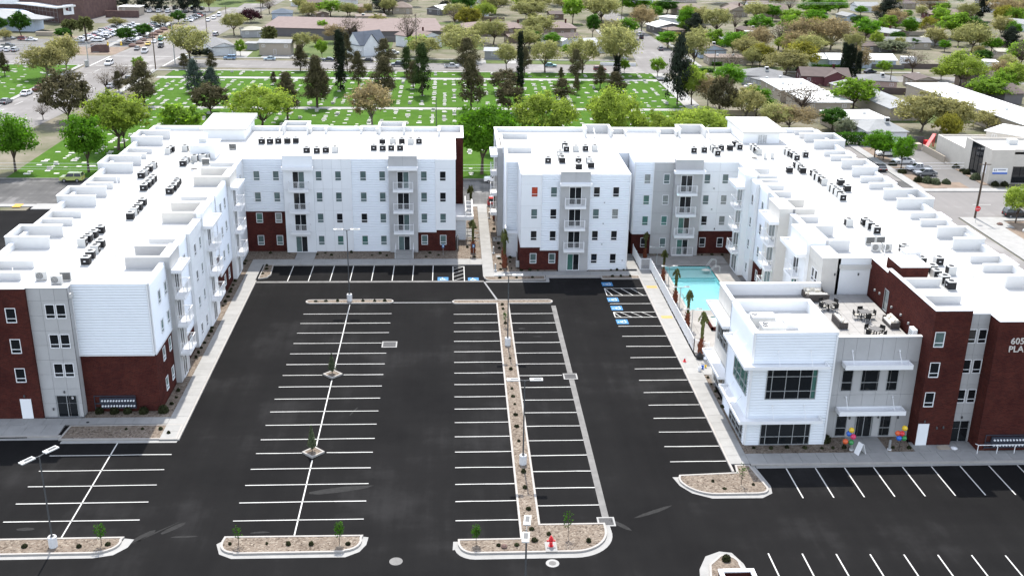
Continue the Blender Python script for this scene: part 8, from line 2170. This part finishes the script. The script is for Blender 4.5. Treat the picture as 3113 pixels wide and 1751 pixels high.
t = thing('camper_trailer', 'white rounded camper trailer right of the blue walled house', 'trailer', (132, 305, 0)); b = MB(); b.box(129.8, 134, 304, 306, .4, 2.6); b.build('body', 'white', t); b = MB(); b.box(130.5, 131.5, 303.96, 304, 1.3, 1.9); b.build('window', 'glass', t); b = MB(); b.box(131, 132.6, 303.95, 306.05, 0, .6); b.build('wheel', 'tyre', t)
# rows in the school parking lot: small single-mesh cars
lot_mesh = {}
def lot_car(c, k):
    key = (c, k)
    if key not in lot_mesh:
        b, rt, g, *_ = car_parts(k); q = MB(); q.v = list(b.v); q.f = list(b.f); q.mi = [0] * len(b.f)
        for src, i in ((rt, 0), (g, 1)):
            o_ = len(q.v); q.v += src.v; q.f += [tuple(j + o_ for j in f_) for f_ in src.f]; q.mi += [i] * len(src.f)
        q.m(2); q.box(-1.7, -1.0, -.92, .92, 0, .5); q.box(1.0, 1.7, -.92, .92, 0, .5)
        lot_mesh[key] = q.mesh('lot_car', [paint(c), 'glass', 'tyre'])
    return lot_mesh[key]
ROWS = [('front row under the palms', -113.6, 339, 350, 6, 0), ('second school row', -112.8, 353, 377, 12, 0), ('third school row', -108.4, 340, 378, 18, 0), ('row beside the road rocks', -98.6, 337, 380, 20, .1), ('school row nearest the road', -102.4, 350, 380, 13, 0), ('far row under the dark conifers', -92.8, 392, 412, 9, 0)]
random.seed(9)
for lab, x, y0, y1, n, rz in ROWS:
    for i in range(n):
        c = random.choices(('white', 'silver', 'grey', 'black', 'navy', 'red', 'tan', 'lightblue'), (8, 6, 4, 3, 2, 1, 1, 1))[0]; k = random.choice(('sedan', 'suv', 'sedan', 'pickup'))
        o = bpy.data.objects.new('parked_car', lot_car(c, k)); COL.objects.link(o); o.location = (x + (y1 - y0) * .02 * i / n + random.uniform(-.2, .2), y0 + (y1 - y0) * i / (n - 1), .01); o.rotation_euler.z = rz + random.choice((0, math.pi)) + random.uniform(-.03, .03); o.scale = (.8, .8, .8)
        tag(o, '%s car in the %s, %s from the crossing' % (c.replace('lightblue', 'pale blue'), lab, ORD[i]), 'car', 'cars in the school parking lot')
for i in range(22):
    c = random.choice(('white', 'silver', 'grey', 'white', 'black')); o = bpy.data.objects.new('parked_car', lot_car(c, random.choice(('sedan', 'suv')))); COL.objects.link(o); o.location = (-130 + i % 11 * 3.4, 420 + (i // 11) * 11, .01); o.rotation_euler.z = H; o.scale = (.8, .8, .8)
    tag(o, '%s car in the %s row behind the ticket house, %s from the school' % (c, ('nearer', 'farther')[i // 11], ORD[i % 11]), 'car', 'cars behind the ticket house')

# ---------------------------------------------------------------- poles, wires, street signs
def pole(x, y, h, label, arms=0, m='wood', r=.13, lean=0):
    t = thing('utility_pole', label, 'pole', (x, y, 0), 'utility poles'); b = MB(); b.tube((x, y, 0), (x + lean, y, h), r, r * .7, 8); b.build('shaft', m, t)
    for k in range(arms): b = MB(); b.box(x + lean - .9, x + lean + .9, y - .06, y + .06, h - .4 - k * .6, h - .28 - k * .6); b.build('crossarm', m, t)
    return t
pole(80.7, 153.95, 8.9, 'leaning dark wooden pole at the corner of the side street', 1, 'wood', .19, .2)
pole(-77.6, 288.4, 9.4, 'dark wooden pole at the cemetery corner of the crossing', 0, 'wood', .16); pole(-74.6, 297, 10.5, 'tall pale steel signal pole at the crossing', 0, 'steel', .15); pole(-79.3, 360, 7.3, 'wooden pole beyond the corner elm on the main road', 1); pole(-79.6, 394.4, 5.4, 'short wooden pole farther up the main road', 0); pole(-71.5, 419.5, 6.4, 'wooden pole before the far white house', 1)
pole(-9.7, 309.1, 12.8, 'tall thin pole right of the slate roofed cottage', 0, 'bark_grey', .14); pole(-3.0, 219, 6.1, 'dark green bare post standing alone on the near cemetery lawn', 0, 'cedar_post' if 'cedar_post' in M else 'pole_grey', .1); pole(20.4, 348, 4.6, 'reddish brown pole by the pink roofed shed', 1, 'rock'); pole(71.4, 288.8, 6.1, 'wooden pole at the side street corner behind the tall pine', 0); pole(61.5, 391, 10.5, 'tall wooden pole at the top of the hill street', 1); pole(110.7, 264.9, 5.9, 'wooden pole between the hip roofed house and the white roof', 0); pole(130.2, 428, 7.7, 'wooden pole among the farthest houses', 1); pole(139.3, 261.3, 5.6, 'wooden pole with pale transformer near the right edge', 1); pole(205.5, 417.5, 8.3, 'wooden pole at the brick house in the upper right', 1)
t = thing('street_light', 'curved arm street light on the hill street', 'street light', (65.4, 343.6, 0)); b = MB(); b.tube((69, 343.6, 0), (69, 343.6, 6.2), .09, .06, 8); b.tube((69, 343.6, 6.2), (66.8, 343.6, 6.8), .05, .04, 6); b.build('pole', 'wood', t); b = MB(); b.box(66.2, 66.9, 343.4, 343.8, 6.75, 6.9); b.build('lamp_head', 'unit', t)
t = thing('traffic_signal', 'traffic signal with a long curved mast arm at the crossing', 'traffic signal', (-96.5, 293.6, 0)); b = MB(); b.tube((-96.5, 293.6, 0), (-96.5, 293.6, 6.4), .16, .12, 8); b.build('pole', 'steel', t); b = MB()
for a, c in zip([(-96.5, 293.6, 4.6), (-94, 294.5, 5.8), (-91, 295.5, 6.2)], [(-94, 294.5, 5.8), (-91, 295.5, 6.2), (-87, 296.5, 6.2)]): b.tube(a, c, .08, None, 6)
b.build('mast_arm', 'steel', t)
for x in (-91.5, -88):
    b = MB(); b.box(x - .2, x + .2, 295.6, 295.9, 5.2, 6.3); s = b.build('signal_head', 'yellow_b', t); b = MB(); b.box(x - .1, x + .1, 295.57, 295.6, 5.9, 6.1); b.build('lens', 'lamp_red', s)
b = MB(); b.box(-97.2, -96.2, 292.6, 293.2, .1, 1.6); tag(b.build('signal_cabinet', 'steel'), 'grey signal cabinet at the foot of the curved mast arm', 'cabinet')
t = thing('stop_sign', 'red stop sign on a thin post by the dark leaning pole', 'sign', (79.55, 151.4, .13)); b = MB(); b.tube((79.55, 151.4, .1), (79.55, 151.4, 2.75), .035, None, 6); b.build('post', 'steel', t)
b = MB(); b.lathe((0, 0, 0), [(.44, 0), (.44, .02)], 8); a = math.pi / 8; b.v = [(79.57 + v[0] * math.cos(a) - v[1] * math.sin(a), 151.34 - v[2], 2.36 + v[0] * math.sin(a) + v[1] * math.cos(a)) for v in b.v]; p = b.build('sign_plate', 'red', t)
text('STOP', (79.27, 151.31, 2.26), .24, p, 'white', .004)
def wire(a, c, sag, label, r=.018):
    b = MB(); n = 14; P_ = [Vector(a).lerp(Vector(c), i / n) - Vector((0, 0, sag * 4 * (i / n) * (1 - i / n))) for i in range(n + 1)]
    for p, q in zip(P_, P_[1:]): b.tube(p, q, r, None, 4, False)
    tag(b.build('overhead_wire', 'lens'), label, 'wire', 'overhead wires')
for i, z in enumerate((7.2, 6.7, 6.3)):
    wire((-110, 160.2, z), (80.9, 160.5, z), .5, 'pale overhead wire along the back street, %s from the top' % ORD[i])
for i in range(3): wire((-130, 283, 7 - i * .4), (-77, 288.4, 8.5 - i * .5), .7, 'overhead wire from the crossing pole across the west lawn, %s from the top' % ORD[i])
for i in range(2): wire((61.5, 391, 10 - i * .6), (205, 417, 8 - i * .5), 1.2, 'overhead wire across the far houses, %s from the top' % ORD[i], .025)
# white rail fence, brown yard walls
def yard_wall(x0, y0, x1, y1, h, m, label, cat='wall', name='yard_wall'):
    b = MB(); b.bar((x0, y0, h / 2), (x1, y1, h / 2), .2, h); tag(b.build(name, m), label, cat)
yard_wall(42, 301.4, 52, 300.4, .9, 'white', 'low white fence at the corner of the hill street', 'fence', 'white_fence')
yard_wall(-43, 348.5, -30, 348.2, 1.5, 'dkw', 'dark wall in front of the long pink roofs, nearer the main road'); yard_wall(-29, 345, -3, 346, 1.5, 'dkw', 'dark wall in front of the long pink roofs, behind the cottage')
yard_wall(4, 404, 20, 404, 1.3, 'sht', 'tan yard wall behind the pink hip roofs'); yard_wall(100, 262, 116, 258, 1.6, 'shr', 'brown yard wall beside the pink walled house'); yard_wall(128, 300, 150, 299, 1.4, 'shr', 'brown yard wall behind the rounded camper'); yard_wall(125, 334, 140, 333.5, 1.3, 'rock', 'red yard wall under the far grey roofs'); yard_wall(118, 300, 128, 298, 1.2, 'dkw', 'dark yard wall by the blue walled house')
for x0, y0, x1, y1, l in ((60, 232, 74, 231, 'tan yard wall among the trees right of the cemetery'), (150, 318, 166, 316, 'tan yard wall at the far right yards'), (150, 372, 168, 374, 'tan yard wall above the mid grey roof')): yard_wall(x0, y0, x1, y1, 1.3, 'tan', l)

# distant trees filling the strip at the top of the picture: a wood that reads as one mass
random.seed(21)
FILL = []
for i in range(150):
    y = random.uniform(440, 640); x = random.uniform(-.26, .62) * y
    k = random.choices(('elm', 'leafy_tree', 'spring_tree', 'tan_tree', 'dark_pine', 'lime_tree'), (5, 4, 4, 3, 2, 1))[0]
    if -82 < x < -60 and y < 600: continue
    FILL.append((k, x, y, random.uniform(5.5, 9.5), random.uniform(7, 11)))
mats_f = ('elm', 'leafy', 'spring', 'tan', 'darkpine', 'lime'); parts = {}
for k, x, y, h, w in FILL:
    tm, cm, H0, W0 = random.choice(TREES_T[k]); n = len(cm.vertices); co = np.empty(n * 3, np.float32); cm.vertices.foreach_get('co', co); co = co.reshape(-1, 4, 3)
    keep = rng.random(len(co)) < .35; co = co[keep]; ctr = co.mean(1, keepdims=True); co = ctr + (co - ctr) * 1.7
    co = co * np.array([w / W0, w / W0, h / H0]) + np.array([x, y, 0]); parts.setdefault(cm.materials[0].name, []).append(co)
wood = None
for mn, L in parts.items():
    V = np.concatenate(L).reshape(-1, 3); n = len(V) // 4; me = bpy.data.meshes.new('foliage'); me.vertices.add(4 * n); me.vertices.foreach_set('co', V.astype(np.float32).ravel()); me.loops.add(4 * n); me.loops.foreach_set('vertex_index', np.arange(4 * n, dtype=np.int32)); me.polygons.add(n); me.polygons.foreach_set('loop_start', np.arange(0, 4 * n, 4, dtype=np.int32)); me.polygons.foreach_set('loop_total', np.full(n, 4, dtype=np.int32)); me.materials.append(bpy.data.materials[mn]); me.update(calc_edges=True)
    if wood is None: wood = bpy.data.objects.new('distant_wood', me); COL.objects.link(wood); tag(wood, 'far mass of street trees at the top of the picture', 'trees', None, 'stuff')
    else: o = bpy.data.objects.new('foliage', me); COL.objects.link(o); adopt(o, wood); o['kind'] = 'stuff'
